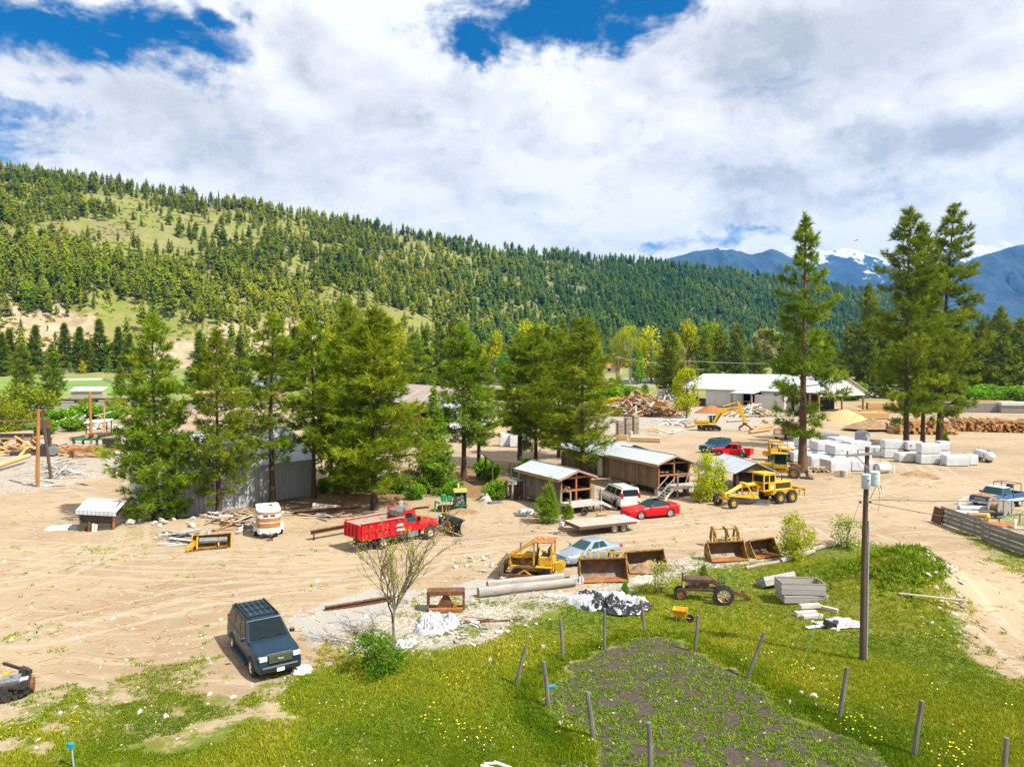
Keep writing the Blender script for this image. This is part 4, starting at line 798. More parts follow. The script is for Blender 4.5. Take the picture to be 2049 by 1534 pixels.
# ---- grass, weeds and flowers close to the camera
def scatter(N, vlo, vhi, rg, ulo=-60, uhi=2110):
 v = rg.uniform(vlo, vhi, N); u = rg.uniform(ulo, uhi, N)
 k = CH * F / ((v - HOR)); y = k; x = (u - CU) / F * k * 1.0
 return x, y
def build_grass():
 rg = np.random.default_rng(77); x, y = scatter(185000, 1010, 1560, rg); m = masks(x, y)
 n1 = fbm(x * .9, y * .9, 61, 4); n2 = fbm(x * .25, y * .25, 62, 3); p = m['grass'] + (n1 - .5) * 1.5
 mo = np.zeros_like(x)
 for mx_, my, h_, rx, ry, r_ in MOUNDS[:3]: mo = np.maximum(mo, np.exp(-(((x - mx_) / rx) ** 2 + ((y - my) / ry) ** 2)))
 lush = np.clip((n2 - .46) * 4, 0, 1) * .7 + mo * .8
 gx, gy = at(1500, 1400).x, at(1500, 1400).y
 sd_ = sdist(x, y, POLY['soil']); rim = np.clip(1 - np.abs(sd_ + .7) / .9, 0, 1); lush = lush + rim * 1.1
 ok = (p > .41) & (m['soil'] < .45) & (rg.random(len(x)) < .45 + .5 * m['grass']); x, y, lush, n2, rim = (a[ok] for a in (x, y, lush, n2, rim)); n = len(x)
 z = gz(x, y); k = 5; hgt = rg.uniform(.035, .10, n) * (1 + 1.2 * np.clip(lush, 0, 1.6))
 P = np.repeat(np.stack([x, y, z], -1), k, 0) + rg.normal(0, .06, (n * k, 3)) * [1, 1, .05]; H = np.repeat(hgt, k)
 V, Fc = tris_from(P, np.tile([0, 0, 1.0], (n * k, 1)), H * rg.uniform(.7, 1.3, n * k), .030 + H * .09, rg, .42)
 tint = np.clip(.52 + (n2 - .5) * 2.0 - .28 * np.clip(lush, 0, 1) - .1 * rim + rg.normal(0, .14, n), 0, 1)
 o = link(bpy.data.objects.new('grass', np_mesh('grass', V, Fc, M['grass_blades'], dict(tint=np.repeat(np.repeat(tint, k), 3))))); o['kind'] = 'stuff'; tag(o, 'short yellow green grass with lusher tufts around the garden plot', 'grass')
 x, y = scatter(34000, 1230, 1560, rg, 1050, 1800); m = masks(x, y); ok = (m['soil'] > .5) & (fbm(x * 1.4, y * 1.4, 63, 4) > .34) & (rg.random(len(x)) < .27); x, y = x[ok], y[ok]
 x2, y2 = scatter(9000, 960, 1500, rg); m2 = masks(x2, y2); ok = (fbm(x2 * .45, y2 * .45, 64, 4) + m2['grass'] * .25 + m2['debris'] * .06 > .665) & (m2['soil'] < .3) & (m2['gravel'] < .5); x, y = np.concatenate([x, x2[ok]]), np.concatenate([y, y2[ok]])
 mx3, my3 = MOUNDS[0][0] + rg.normal(0, 2.3, 1500), MOUNDS[0][1] + rg.normal(0, 1.7, 1500); ok = (fbm(mx3 * .9, my3 * .9, 91, 3) > .47) & (masks(mx3, my3)['grass'] > .55); x, y = np.concatenate([x, mx3[ok]]), np.concatenate([y, my3[ok]]); tall = np.concatenate([np.ones(len(x) - ok.sum()), rg.uniform(1.6, 3.2, ok.sum())])
 n = len(x); m_s = masks(x, y)['soil'] > .5; k = 8; z = gz(x, y); P = np.repeat(np.stack([x, y, z + .01], -1), k, 0) + rg.normal(0, .07, (n * k, 3)) * [1, 1, .1]; H = np.repeat(np.where(m_s, rg.uniform(.06, .14, n), rg.uniform(.06, .17, n)) * tall, k)
 V, Fc = tris_from(P, np.tile([0, 0, .55], (n * k, 1)), H, H * .36, rg, .7)
 o = link(bpy.data.objects.new('weeds', np_mesh('weeds', V, Fc, M['weed'], dict(tint=np.repeat(np.repeat(np.clip(rg.normal(.4, .2, n), 0, 1), k), 3))))); o['kind'] = 'stuff'; tag(o, 'small leafy weeds over the dark garden soil and bare ground', 'weeds')
 for nm, N, mat, cond, lab in (('dandelions', 7000, 'dandelion', .675, 'yellow dandelions dotted through the grass'), ('white_flowers', 2400, 'daisy', .69, 'tiny white seed heads dotted through the grass')):
  x, y = scatter(N, 1030, 1560, rg); m = masks(x, y); f = fbm(x * .5, y * .5, 65 + len(nm), 4); ok = (m['grass'] > .4) & (m['grass'] < 1.1) & (f > cond); x, y = x[ok], y[ok]; n = len(x); z = gz(x, y) + rg.uniform(.06, .16, n)
  a = .026 if mat == 'dandelion' else .02; c = np.stack([x, y, z], -1); o4 = np.array([[-a, -a, 0], [a, -a, .01], [a, a, .02], [-a, a, .01]]); V = (c[:, None] + o4[None] * rg.uniform(.6, 1.2, (n, 1, 1))).reshape(-1, 3)
  o = link(bpy.data.objects.new(nm, np_mesh(nm, V, np.arange(4 * n).reshape(n, 4), mk(mat, (.75, .55, .01) if mat == 'dandelion' else (.75, .75, .66), None, 5, .8)))); o['kind'] = 'stuff'; tag(o, lab, 'flowers')
 x, y = scatter(26000, 905, 1560, rg); m = masks(x, y); w_ = .10 + .75 * m['debris'] + .3 * m['gravel'] - .08 * m['soil']; ok = rg.random(len(x)) < w_ * np.clip(1.1 - m['grass'], .04, 1); x, y = x[ok], y[ok]; n = len(x); z = gz(x, y); s_ = rg.uniform(.02, .06, n) * np.where(rg.random(n) < .06, 2.6, 1)
 base = np.array([[1, 0, 0], [0, 1, 0], [-1, 0, 0], [0, -1, 0], [0, 0, .8]], float); Fb = np.array([[0, 1, 4], [1, 2, 4], [2, 3, 4], [3, 0, 4]]); V = base[None] * s_[:, None, None] * rg.uniform(.6, 1.7, (n, 5, 3)); V += np.stack([x, y, z], -1)[:, None]
 o = link(bpy.data.objects.new('pebbles', np_mesh('pebbles', V.reshape(-1, 3), (Fb[None] + 5 * np.arange(n)[:, None, None]).reshape(-1, 3), M['stone']))); o['kind'] = 'stuff'; tag(o, 'loose pale pebbles and chips scattered over the yard', 'pebbles')
 x, y = scatter(7000, 880, 1400, rg); m = masks(x, y); ok = (m['grass'] < .3) & (m['soil'] < .3) & (rg.random(len(x)) < .25 + .7 * m['debris'] + .3 * m['duff']); x, y = x[ok], y[ok]; n = len(x); z = gz(x, y) + .012
 an = rg.normal(.15, .6, n); L = rg.uniform(.08, .4, n); wd = rg.uniform(.012, .04, n); dx, dy = np.cos(an) * L, np.sin(an) * L; px, py = -np.sin(an) * wd, np.cos(an) * wd; q = lambda a, b, h_: np.stack([x + a * dx + b * px, y + a * dy + b * py, z + h_], -1)
 V = np.stack([q(-1, -1, 0), q(1, -1, .01), q(1, 1, .02), q(-1, 1, .025)], 1).reshape(-1, 3)
 o = link(bpy.data.objects.new('bark_litter', np_mesh('bark_litter', V, np.arange(4 * n).reshape(n, 4), M['wood_mid']))); o['kind'] = 'stuff'; tag(o, 'bark strips and sticks scattered over the dirt yard', 'litter')
build_grass()
# ------------------------------------------------------------------ buildings
def V3(*a): return Vector(a)
def loc_rz(p, ax): return (p[0], p[1], float(gz(p[0], p[1]))), math.atan2(ax[1], ax[0])
def gable_roof(mb, x0, x1, w, ze, zr, over=.3, t=.07, endover=.3):
 for s in (-1, 1):
  yo = s * (w / 2 + over); zo = ze - over * (zr - ze) / (w / 2)
  pts = [V3(x0 - endover, yo, zo), V3(x1 + endover, yo, zo), V3(x1 + endover, 0, zr), V3(x0 - endover, 0, zr)]
  if s > 0: pts.reverse()
  n = (pts[1] - pts[0]).cross(pts[2] - pts[0]).normalized()
  mb.plate(pts if n.z > 0 else pts[::-1], t)
# ---- grey metal shed behind the pines
def grey_shed():
 A, B = at(357, 1036), at(626, 992); ax = (B - A).normalized(); pr = V3(-ax.y, ax.x, 0); L = (B - A).length; w = 9.5; c = A + ax * (L / 2) + pr * (w / 2)
 t = thing('metal_shed', 'grey corrugated metal shed with white roof behind the row of pines', 'shed'); t.location, t.rotation_euler[2] = loc_rz(c, ax)
 h = L / 2; b = MB()
 b.bb(-h, h, -w / 2, -w / 2 + .08, -.6, 3.7); b.bb(-h, h, w / 2 - .08, w / 2, -.6, 3.7)
 for x in (-h + .003, h - .083):
  b.prism([(-w / 2 + .08, -.6), (w / 2 - .08, -.6), (w / 2 - .08, 3.7), (0, 6.4), (-w / 2 + .08, 3.7)], 'x', x, x + .08)
 b.build('wall', M['metal_wall'], t)
 r = MB(); gable_roof(r, -h, h, w, 3.75, 6.5, .25, .06, .2); r.build('roof', M['metal_roof'], t)
 e = MB(); e.bb(-h - .2, h + .2, -.14, .14, 6.53, 6.6); e.build('ridge_cap', M['steel'], t)
 for x in (-h - .02, h - .06):
  q = MB(); q.bb(x, x + .08, -w / 2 - .03, -w / 2 + .06, -.6, 3.68); q.build('corner_trim', M['tank_grey'], t)
grey_shed()
# ---- the two plank sheds on piers, open end to the lane
def plank_shed(name, label, corner, ax, L, w, ze, zr, fl, siding):
 ax = Vector((ax[0], ax[1], 0)).normalized(); lf = V3(-ax.y, ax.x, 0)           # ax points out of the open end; lf is to its left
 c = V3(corner[0], corner[1], 0) - ax * (L / 2) + lf * (w / 2)
 t = thing(name, label, 'plank shed'); t.location, t.rotation_euler[2] = loc_rz(c, ax); t.location.z = 0
 h, k = L / 2, w / 2
 b = MB(); b.bb(-h, h, -k, -k + .06, fl, ze); b.bb(-h, h, k - .06, k, fl, ze); b.prism([(-k + .06, fl), (k - .06, fl), (k - .06, ze), (0, zr - .02), (-k + .06, ze)], 'x', -h + .003, -h + .063); b.build('wall', M[siding], t)
 n = 0
 f = MB(); f.bb(-h + .07, h, -k + .06, k - .06, fl - .1, fl); f.bb(-h + .1, h - .3, -k + .065, -k + .11, fl, ze - .1); f.bb(-h + .1, h - .3, k - .11, k - .065, fl, ze - .1); f.build('interior', M['interior'], t)
 g = MB()
 zm = fl + (ze - fl) * .50
 for y in (-k + .075, 0, k - .075): g.bb(h - .14, h + .01, y - .075, y + .075, fl - .02, ze + (.0 if abs(y) > .1 else (zr - ze) * .8))
 g.bb(h - .10, h + .025, -k, k, zm - .08, zm + .08); g.bb(h - .12, h + .02, -k, k, ze - .16, ze)
 g.build('frame', M['wood_orange'], t)
 s = MB(); s.bb(-h + .3, h - .15, -k + .12, k - .12, zm - .03, zm + .03)
 s.build('shelf', M['wood_dark'], t)
 rg = random.Random(len(label))
 p = MB()
 for i in range(16):
  z = rg.choice((fl + .05, zm + .06)) + rg.random() * .25; y = rg.uniform(-k + .4, k - .4); p.bar((h - rg.uniform(.2, .5), y, z), (h - rg.uniform(1.4, 2.6), y + rg.uniform(-.3, .3), z + .05), rg.uniform(.1, .25), .06)
 p.build('stored_boards', M['wood_mid'], t)
 r = MB(); gable_roof(r, -h, h, w, ze + .04, zr + .04, .42, .05, .4); r.build('roof', M['metal_roof'], t)
 rc = MB(); rc.bb(-h - .4, h + .4, -.10, .10, zr + .085, zr + .12); rc.build('ridge_cap', M['steel'], t)
 fa = MB()
 for sg in (-1, 1): fa.bar((h + .37, 0, zr - .03), (h + .37, sg * (k + .4), ze - .03 - .4 * (zr - ze) / k), .05, .15)
 for sg in (-1, 1): fa.bb(-h - .38, h + .34, sg * (k + .40) - .03, sg * (k + .40) + .03, ze - .2 - .4 * (zr - ze) / k, ze - .02 - .4 * (zr - ze) / k)
 fa.build('fascia', M['wood_mid'], t)
 for i, x in enumerate((-h + .35, 0, h - .35)):
  for y in (-k + .2, k - .2):
   q = MB(); q.bb(x - .25, x + .25, y - .2, y + .2, -.3, fl - .1); q.build('pier', M['concrete'], t)
 return t, h, k
def deck_and_stairs(t, h, k, fl, d, y0, y1, stair_y, rails):
 b = MB(); b.bb(h + .03, h + d, y0, y1, fl - .12, fl - .04); b.build('deck', M['deck_grey'], t)
 r = MB(); r.bb(h + d, h + d + .06, y0 - .03, y1 + .03, fl - .30, fl - .02); r.bb(h + .03, h + d, y0 - .05, y0, fl - .30, fl - .03); r.build('rim_board', M['wood_pale'], t)
 for x, y, z in rails: q = MB(); q.bb(x - .06, x + .06, y - .06, y + .06, -.15, z); q.build('post', M['wood_grey'], t)
 return t
ax1 = (.5, -.86)
f1 = at(1122, 1025)
s1_, h1, k1 = plank_shed('plank_shed', 'smaller grey plank shed with tin roof and open end, nearest the young pine', f1, ax1, 7.0, 3.3, 3.0, 3.55, .62, 'siding_grey')
deck_and_stairs(s1_, h1, k1, .95, 1.5, -1.72, 1.72, 0, [(h1 + 1.42, -1.62, 2.0), (h1 + .12, -1.75, 2.0), (h1 + 1.42, 1.62, 2.0), (h1 + .15, 1.75, 2.1)])
g = MB(); g.bar((h1 + 1.42, -1.62, 1.95), (h1 + .12, -1.75, 1.95), .05, .12); g.build('handrail', M['wood_grey'], s1_)
def stairs(t, x0, y0, x1, y1, z0, n, wd, rail=True):
 """stairs from (x0,y0,z0) down to the ground at (x1,y1)"""
 a, b = V3(x0, y0, z0), V3(x1, y1, 0); d = (b - a); hd = V3(d.x, d.y, 0).normalized(); s = V3(-hd.y, hd.x, 0) * (wd / 2)
 q = MB()
 for sg in (-1, 1): q.bar(a + s * sg, b + s * sg, .05, .22)
 q.build('stringer', M['wood_pale'], t); q = MB()
 for i in range(n): p = a.lerp(b, (i + .6) / (n + .3)); q.bar(p - s, p + s, .24, .045)
 q.build('stair_tread', M['wood_grey'], t)
 if rail:
  for sg in ((-1, 1) if rail == 2 else (1,)):
   q = MB(); q.bar(a + s * sg + V3(0, 0, .95), b + s * sg + V3(0, 0, .95), .05, .1); q.bar(b + s * sg, b + s * sg + V3(0, 0, 1.0), .08); q.build('stair_rail', M['wood_grey'], t)
stairs(s1_, h1 + .75, 1.75, h1 + 1.0, 3.4, .85, 5, .9, 2)
f2 = at(1317, 993)
s2_, h2, k2 = plank_shed('plank_shed', 'longer brown plank shed with tin roof and stairs, beside the tall yellow green shrub', f2, (.44, -.90), 8.6, 3.9, 3.25, 3.9, .75, 'siding_brown')
deck_and_stairs(s2_, h2, k2, 1.15, 1.7, -1.0, 3.0, 0, [(h2 + 1.62, -.9, 2.2), (h2 + 1.62, 2.95, 2.25), (h2 + .2, 2.95, 2.25)])
g = MB(); g.bar((h2 + 1.62, -.9, 2.1), (h2 + 1.62, 2.95, 2.15), .05, .1); g.build('handrail', M['wood_grey'], s2_)
stairs(s2_, h2 + .9, -1.0, h2 + 1.15, -2.5, 1.05, 5, .9, 2)
tag(MB().bar((0, 0, 0), (.9, .1, 2.3), .09, .05).build('plank', M['wood_pale'], None, loc=tuple(Matrix.Rotation(s2_.rotation_euler[2], 3, 'Z') @ V3(h2 + .25, 1.2, 1.13) + s2_.location), rz=s2_.rotation_euler[2] + 1.5), 'pale plank leaning inside the deck rail of the longer plank shed', 'plank')
# ---- long low building behind
def long_building():
 ax = V3(.45, -.89, 0).normalized(); fc = V3(13.9, 81.5, 0); L, w = 10.5, 6.6; c = fc - ax * (L / 2)
 t = thing('long_shed', 'long low shed with pale tin gable roof behind the longer plank shed', 'shed'); t.location, t.rotation_euler[2] = loc_rz(c, ax); h = L / 2; k = w / 2
 b = MB(); b.bb(-h, h, -k, -k + .08, 0, 2.6); b.bb(-h, h, k - .08, k, 0, 2.6)
 for x in (-h + .003, h - .083): b.prism([(-k + .08, 0), (k - .08, 0), (k - .08, 2.6), (0, 3.6), (-k + .08, 2.6)], 'x', x, x + .08)
 b.build('wall', M['siding_brown'], t)
 r = MB(); gable_roof(r, -h, h, w, 2.65, 3.68, .5, .06, .3); r.build('roof', M['metal_roof'], t)
 d = MB(); d.bb(h - 2.2, h - 1.3, -k - .06, -k - .002, .05, 2.1); d.build('door', M['white'], t)
long_building()
# ---- small open shed by the grader
def open_shed():
 ax = V3(.13, -.99, 0).normalized(); c = V3(23.9, 74.2, 0); L, w = 7, 3.9
 t = thing('open_shed', 'small open sided shed with tin gable roof behind the yellow grader', 'open shed'); t.location, t.rotation_euler[2] = loc_rz(c, ax); h, k = L / 2, w / 2
 r = MB(); gable_roof(r, -h, h, w, 2.15, 3.05, .35, .05, .3); r.build('roof', M['metal_roof'], t)
 rc = MB(); rc.bb(-h - .3, h + .3, -.09, .09, 3.06, 3.1); rc.build('ridge_cap', M['steel'], t)
 g = MB(); g.prism([(-k, 2.1), (k, 2.1), (0, 2.98)], 'x', h - .05, h); g.build('gable_boards', M['siding_gable'], t)
 for x in (-h + .1, 0, h - .15):
  for y in (-k + .08, k - .08): q = MB(); q.bb(x - .09, x + .09, y - .09, y + .09, -.1, 2.12); q.build('post', M['wood_dark'], t)
 b = MB(); b.bb(-h, h - .06, -k - .02, -k + .1, 1.98, 2.1); b.bb(-h, h - .06, k - .1, k + .02, 1.98, 2.1); b.build('beam', M['wood_dark'], t)
 p = Matrix.Rotation(t.rotation_euler[2], 3, 'Z')
 q = MB(); q.lathe([(.0, -1.3), (.5, -1.28), (.85, -1.15), (.85, 1.1), (.5, 1.25), (0, 1.28)], (0, 0, .88), 'x', 18)
 tag(q.build('steel_tank', M['dark_metal'], None, 40, loc=tuple(t.location + p @ V3(1.2, .1, 0)), rz=t.rotation_euler[2] + 1.2), 'dark steel tank lying under the small open shed roof', 'tank')
open_shed()
# ---- white mill
def mill():
 a = V3(.55, -.83, 0).normalized(); c = V3(79.7, 221.3, 0); L, w = 50, 22
 t = thing('sawmill_building', 'long white sawmill building with pale gable roof and open bays behind the yellow excavator', 'sawmill'); t.location, t.rotation_euler[2] = loc_rz(c, a); h, k = L / 2, w / 2
 ze, zr = 5.7, 10.2
 r = MB(); gable_roof(r, -h, h, w, ze, zr, .7, .15, .6); r.plate([V3(-2, -k - .8, ze - .35), V3(-2, -k - 4.2, ze - 1.0), V3(6.5, -k - 4.2, ze - 1.0), V3(6.5, -k - .8, ze - .35)][::1], .12); r.build('roof', M['roof_white'], t)
 b = MB(); b.bb(-h + 10, -1, -k, -k + .15, .2, ze - .1); b.bb(6, 16, -k, -k + .15, .2, ze - .1); b.bb(17.2, h - 6, -k, -k + .15, .2, ze - .1); b.bb(6, 16, -k - 3, -k - 2.85, 0, ze - 1.25); b.bb(6, 6.15, -k - 2.8, -k - .02, 0, ze - 1.25); b.bb(15.85, 16, -k - 2.8, -k - .02, 0, ze - 1.25)
 b.prism([(-k + .2, ze), (k, ze), (0, zr - .1)], 'x', -h, -h + .15); b.prism([(-k + .2, ze - 1.3), (k, ze - 1.3), (k, ze), (0, zr - .1), (-k + .2, ze)], 'x', h - .15, h); b.bb(-h, h, -k + .17, -k + .3, ze - .5, ze - .08)
 b.build('wall', M['wall_white'], t)
 i = MB(); i.bb(-h + 9, h - 9, k - 1, k - .6, 0, ze - .2); i.bb(-h + 9.5, -h + 9.9, -k + .6, k - 1.2, 0, ze - .2); i.bb(h - 9.6, h - 9.2, -k + .6, k - 1.2, 0, ze - .3); i.build('inner_wall', M['interior'], t)
 for x in (-h + .3, -h + 5, -1.5, 2.5, 5.7, h - 3, h - .3):
  q = MB(); y = -k - 4 if x in (-1.5, 2.5, 5.7) else -k + .1; q.bb(x - .2, x + .2, y - .2, y + .2, 0, ze - (1.0 if x in (-1.5, 2.5, 5.7) else .2)); q.build('post', M['wood_mid'], t)
 for y in (0, k - .3): q = MB(); q.bb(h - .45, h - .05, y - .2, y + .2, 0, ze - .3); q.build('post', M['wood_orange'], t)
 g = MB(); g.bb(-1.3, 5.6, -k - 3.95, -k - 3.85, 1.1, 1.4); g.bb(-1.3, 5.6, -k - 3.95, -k - 3.85, 2.3, 2.5); g.build('rail', M['wood_mid'], t)
 m_ = MB(); m_.bb(-h + 1.5, -h + 8, -k + 2, -k + 6, 0, 2.2); m_.bb(-h + 2, -h + 4, -k + 1, -k + 3, 0, 3.2); m_.build('machinery', M['rust'], t)
mill()
# ---- brown roofed mill hall
def hall():
 a = V3(.45, -.89, 0).normalized(); fc = V3(-9, 143, 0); L, w = 42, 14; c = fc - a * (L / 2)
 t = thing('mill_hall', 'big hall with rusty brown striped metal roof and pale blue gable behind the spruce', 'hall'); t.location, t.rotation_euler[2] = loc_rz(c, a); h, k = L / 2, w / 2; ze, zr = 4.9, 8.3
 r = MB(); gable_roof(r, -h, h, w, ze, zr, .6, .1, .5); r.build('roof', M['brown_roof'], t)
 b = MB(); b.bb(-h, h - 8, -k, -k + .15, 0, ze); b.bb(-h, h, k - .15, k, 0, ze); b.build('side_wall', M['barn_red'], t)
 g = MB(); g.prism([(-k + 3.2, 0), (k - .16, 0), (k - .16, ze), (0, zr - .05), (-k + .1, ze), (-k + .1, ze - .5), (-k + 3.2, ze - .8)], 'x', h - .2, h - .05); g.build('gable_wall', M['blue_wall'], t)
 i = MB(); i.bb(h - 9, h - 8.6, -k + .2, k - .2, 0, ze); i.build('inner_wall', M['interior'], t)
 for x in (h - .2, h - 4): q = MB(); q.bb(x - .2, x + .2, -k - .1, -k + .3, 0, ze); q.build('post', M['wood_orange'], t)
 p = at(929, 880); pl = thing('wood_pole', 'short wooden pole with a pipe bracket rising in front of the brown metal roof', 'pole', p); q = MB(); hh = (880 - 752) / F * p.y; q.path([(0, 0, -.3), (0, 0, hh)], [.19, .15], 8); q.build('pole_shaft', M['pole_orange'], pl); q = MB(); q.tube((0, 0, hh), (0, 0, hh + .6), .07); q.build('pole_cap', M['tank_grey'], pl)
hall()
# ---- little slatted shed at the left
def slat_shed():
 p = at(193, 1062); t = thing('slatted_shed', 'little slatted wooden shed with white sloping tin roof at the left of the yard', 'shed', (p.x, p.y + .75, 0), .10)
 b = MB(); b.bb(-1.15, 1.15, -.72, -.66, .0, 1.55); b.bb(-1.15, 1.15, .66, .72, 0, 2.05); b.prism([(-.66, 0), (.66, 0), (.66, 2.05), (-.66, 1.55)], 'x', -1.15, -1.09); b.prism([(-.66, 0), (.66, 0), (.66, 2.05), (-.66, 1.55)], 'x', 1.09, 1.15); b.build('slatted_wall', M['slat_wall'], t)
 r = MB(); r.plate([V3(-1.45, -1.0, 1.62), V3(1.5, -1.0, 1.40), V3(1.5, .95, 1.95), V3(-1.45, .95, 2.22)], .07); r.build('roof', M['metal_roof'], t)
 f = MB(); f.plate([V3(-1.45, -1.0, 1.38), V3(1.5, -1.0, 1.16), V3(1.5, -1.0, 1.40), V3(-1.45, -1.0, 1.62)], .03); f.build('roof_lip', M['metal_roof'], t)
 for x in (-1.2, 1.2): q = MB(); q.bb(x - .07, x + .07, -.82, -.73, -.1, 1.45); q.build('corner_post', M['wood_orange' if x > 0 else 'wood_dark'], t)
 d = at(213, 1067)
 for i, (dx, m_, hh) in enumerate(((-1.0, 'rust', .75), (-.55, 'white_old', .62), (-.25, 'white', .55))):
  q = MB(); q.tube((0, 0, 0), (.05, 0, hh), .10, .10); tag(q.build('canister', M[m_], None, 40, loc=(p.x + dx * .7 + .25, p.y - .25, 0)), ('rusty red pipe stub', 'dirty white canister', 'white canister')[i] + ' standing before the little slatted shed', 'canister')
slat_shed()
# ---- sawmill canopies at the far left
def canopy(name, label, u, v, w, d, hl, hr, rz, m='metal_roof', posts='wood_mid', roofslope=.0):
 p = G(u, v); t = thing(name, label, 'canopy', p, rz)
 r = MB(); r.plate([V3(-w / 2, -d / 2, hl), V3(w / 2, -d / 2, hr), V3(w / 2, d / 2, hr + roofslope), V3(-w / 2, d / 2, hl + roofslope)], .12); r.build('roof', M[m], t)
 for x in (-1, 1):
  for y in (-1, 1): q = MB(); X = x * w * .42; q.bb(X - .08, X + .08, y * d * .42 - .08, y * d * .42 + .08, -.2, (hl + hr) / 2 + X / w * (hr - hl) + roofslope * (.5 + y * .42) - .02); q.build('post', M[posts], t)
 return t
canopy('saw_canopy', 'small white flat roof on posts over the green log deck', 198, 872, 4.0, 3.2, 2.45, 2.7, .25, 'white', 'dark_metal', .25)
canopy('saw_canopy', 'long white sloping canopy behind the single orange pole', 232, 852, 7.0, 4, 2.3, 4.0, .15, 'white', 'wood_mid')
canopy('saw_canopy', 'dark brown low tin roof at the left edge of the sawmill', 30, 872, 11, 3, 2.6, 2.8, .1, 'rust', 'dark_metal')
canopy('saw_canopy', 'low dark roof beyond the right end of the white mill', 1752, 795, 20, 9, 4.2, 3.4, -.4, 'rust_steel', 'wood_dark')
canopy('lean_to', 'dark open lean-to under the pines left of the small plank shed', 1004, 968, 3.4, 3.4, 2.7, 2.3, .3, 'wood_dark', 'wood_dark', .3)
lt = canopy('firewood_lean_to', 'low firewood lean-to with pale roof against the small plank shed', 1031, 1001, 1.5, 1.4, 1.75, 1.85, .5, 'steel', 'wood_grey')
q = MB()
rg_ = random.Random(4)
for i in range(90): q.path([(0, 0, 0), (0, .5, 0)], .07, 6) if 0 else q.tube((rg_.uniform(-.6, .6), -.4, rg_.uniform(.08, 1.4)), (rg_.uniform(-.6, .6), .4, rg_.uniform(.08, 1.4)), rg_.uniform(.05, .09), None, 6)
o = q.build('firewood_stack', M['firewood'], None, loc=tuple(lt.location), rz=.5); o['kind'] = 'stuff'; tag(o, 'stack of split firewood under the low lean-to', 'firewood')
# ---- weathered board fence at the right
def board_fence():
 for (u0, v0, u1, v1, lb, off) in ((1883, 1046, 1966, 1076, 'weathered grey board fence panel, far one with the dark end board', 0), (1964, 1079, 2075, 1120, 'weathered grey board fence panel, near one running out of the picture', .12)):
  A, B = at(u0, v0), at(u1, v1); d = (B - A); L = d.length; rz = math.atan2(d.y, d.x); t = thing('board_fence', lb, 'fence', A, rz, 'board fence panels at the right')
  rg = random.Random(u0)
  for i in range(4):
   z0 = .04 + i * .345; b = MB(); sag = rg.uniform(-.03, .03)
   b.bar((0, 0, z0 + .155), (L, 0, z0 + .155 + sag), .05, .305 - rg.uniform(0, .02)); b.build('board', M['board_grey'], t)
  for x in np.linspace(.15, L - .15, 3): q = MB(); q.bb(x - .06, x + .06, .03, .15, -.1, 1.35); q.build('post', M['post_grey'], t)
  for x in np.linspace(.9, L - .9, 2): q = MB(); q.bb(x - .07, x + .07, -.065, -.03, .03, 1.32); q.build('batten', M['wood_grey'], t)
 A = at(1876, 1046); tag(MB().box((0, 0, .62), (.08, .9, 1.25), (.12, .18, .3)).build('metal_sheet', M['rust'], None, loc=tuple(A)), 'rusty brown sheet leaning at the far end of the board fence', 'metal sheet')
board_fence()
# ---- rails, wagons, ball field and highway things beyond the mill
def flat_wagon(u0, u1, v, label):
 A, B = G(u0, v), G(u1, v); d = B - A; L = d.length; t = thing('flat_wagon', label, 'rail wagon', (A + B) / 2, math.atan2(d.y, d.x), 'flat wagons on the far rails')
 b = MB(); b.bb(-L / 2, L / 2, -1.4, 1.4, 1.0, 1.35); b.prism([(-L / 2, 1.0), (-L / 2 + 2, .7), (L / 2 - 2, .7), (L / 2, 1.0)], 'y', -1.38, -1.1); b.build('deck', M['brown_car'], t)
 for x in (-L / 2 + 2.2, L / 2 - 2.2):
  q = MB(); q.bb(x - 1.3, x + 1.3, -1.1, 1.1, .45, .75)
  for xx in (-.9, .9):
   for y in (-.8, .8): q.lathe([(.0, -.07), (.45, -.07), (.45, .07), (0, .07)], (x + xx, y, .47), 'y', 12)
  q.build('bogie', M['black'], t)
flat_wagon(60, 172, 806, 'red brown flat rail wagon, left one behind the green bushes'); flat_wagon(174, 262, 804, 'red brown flat rail wagon, right one behind the orange pole')
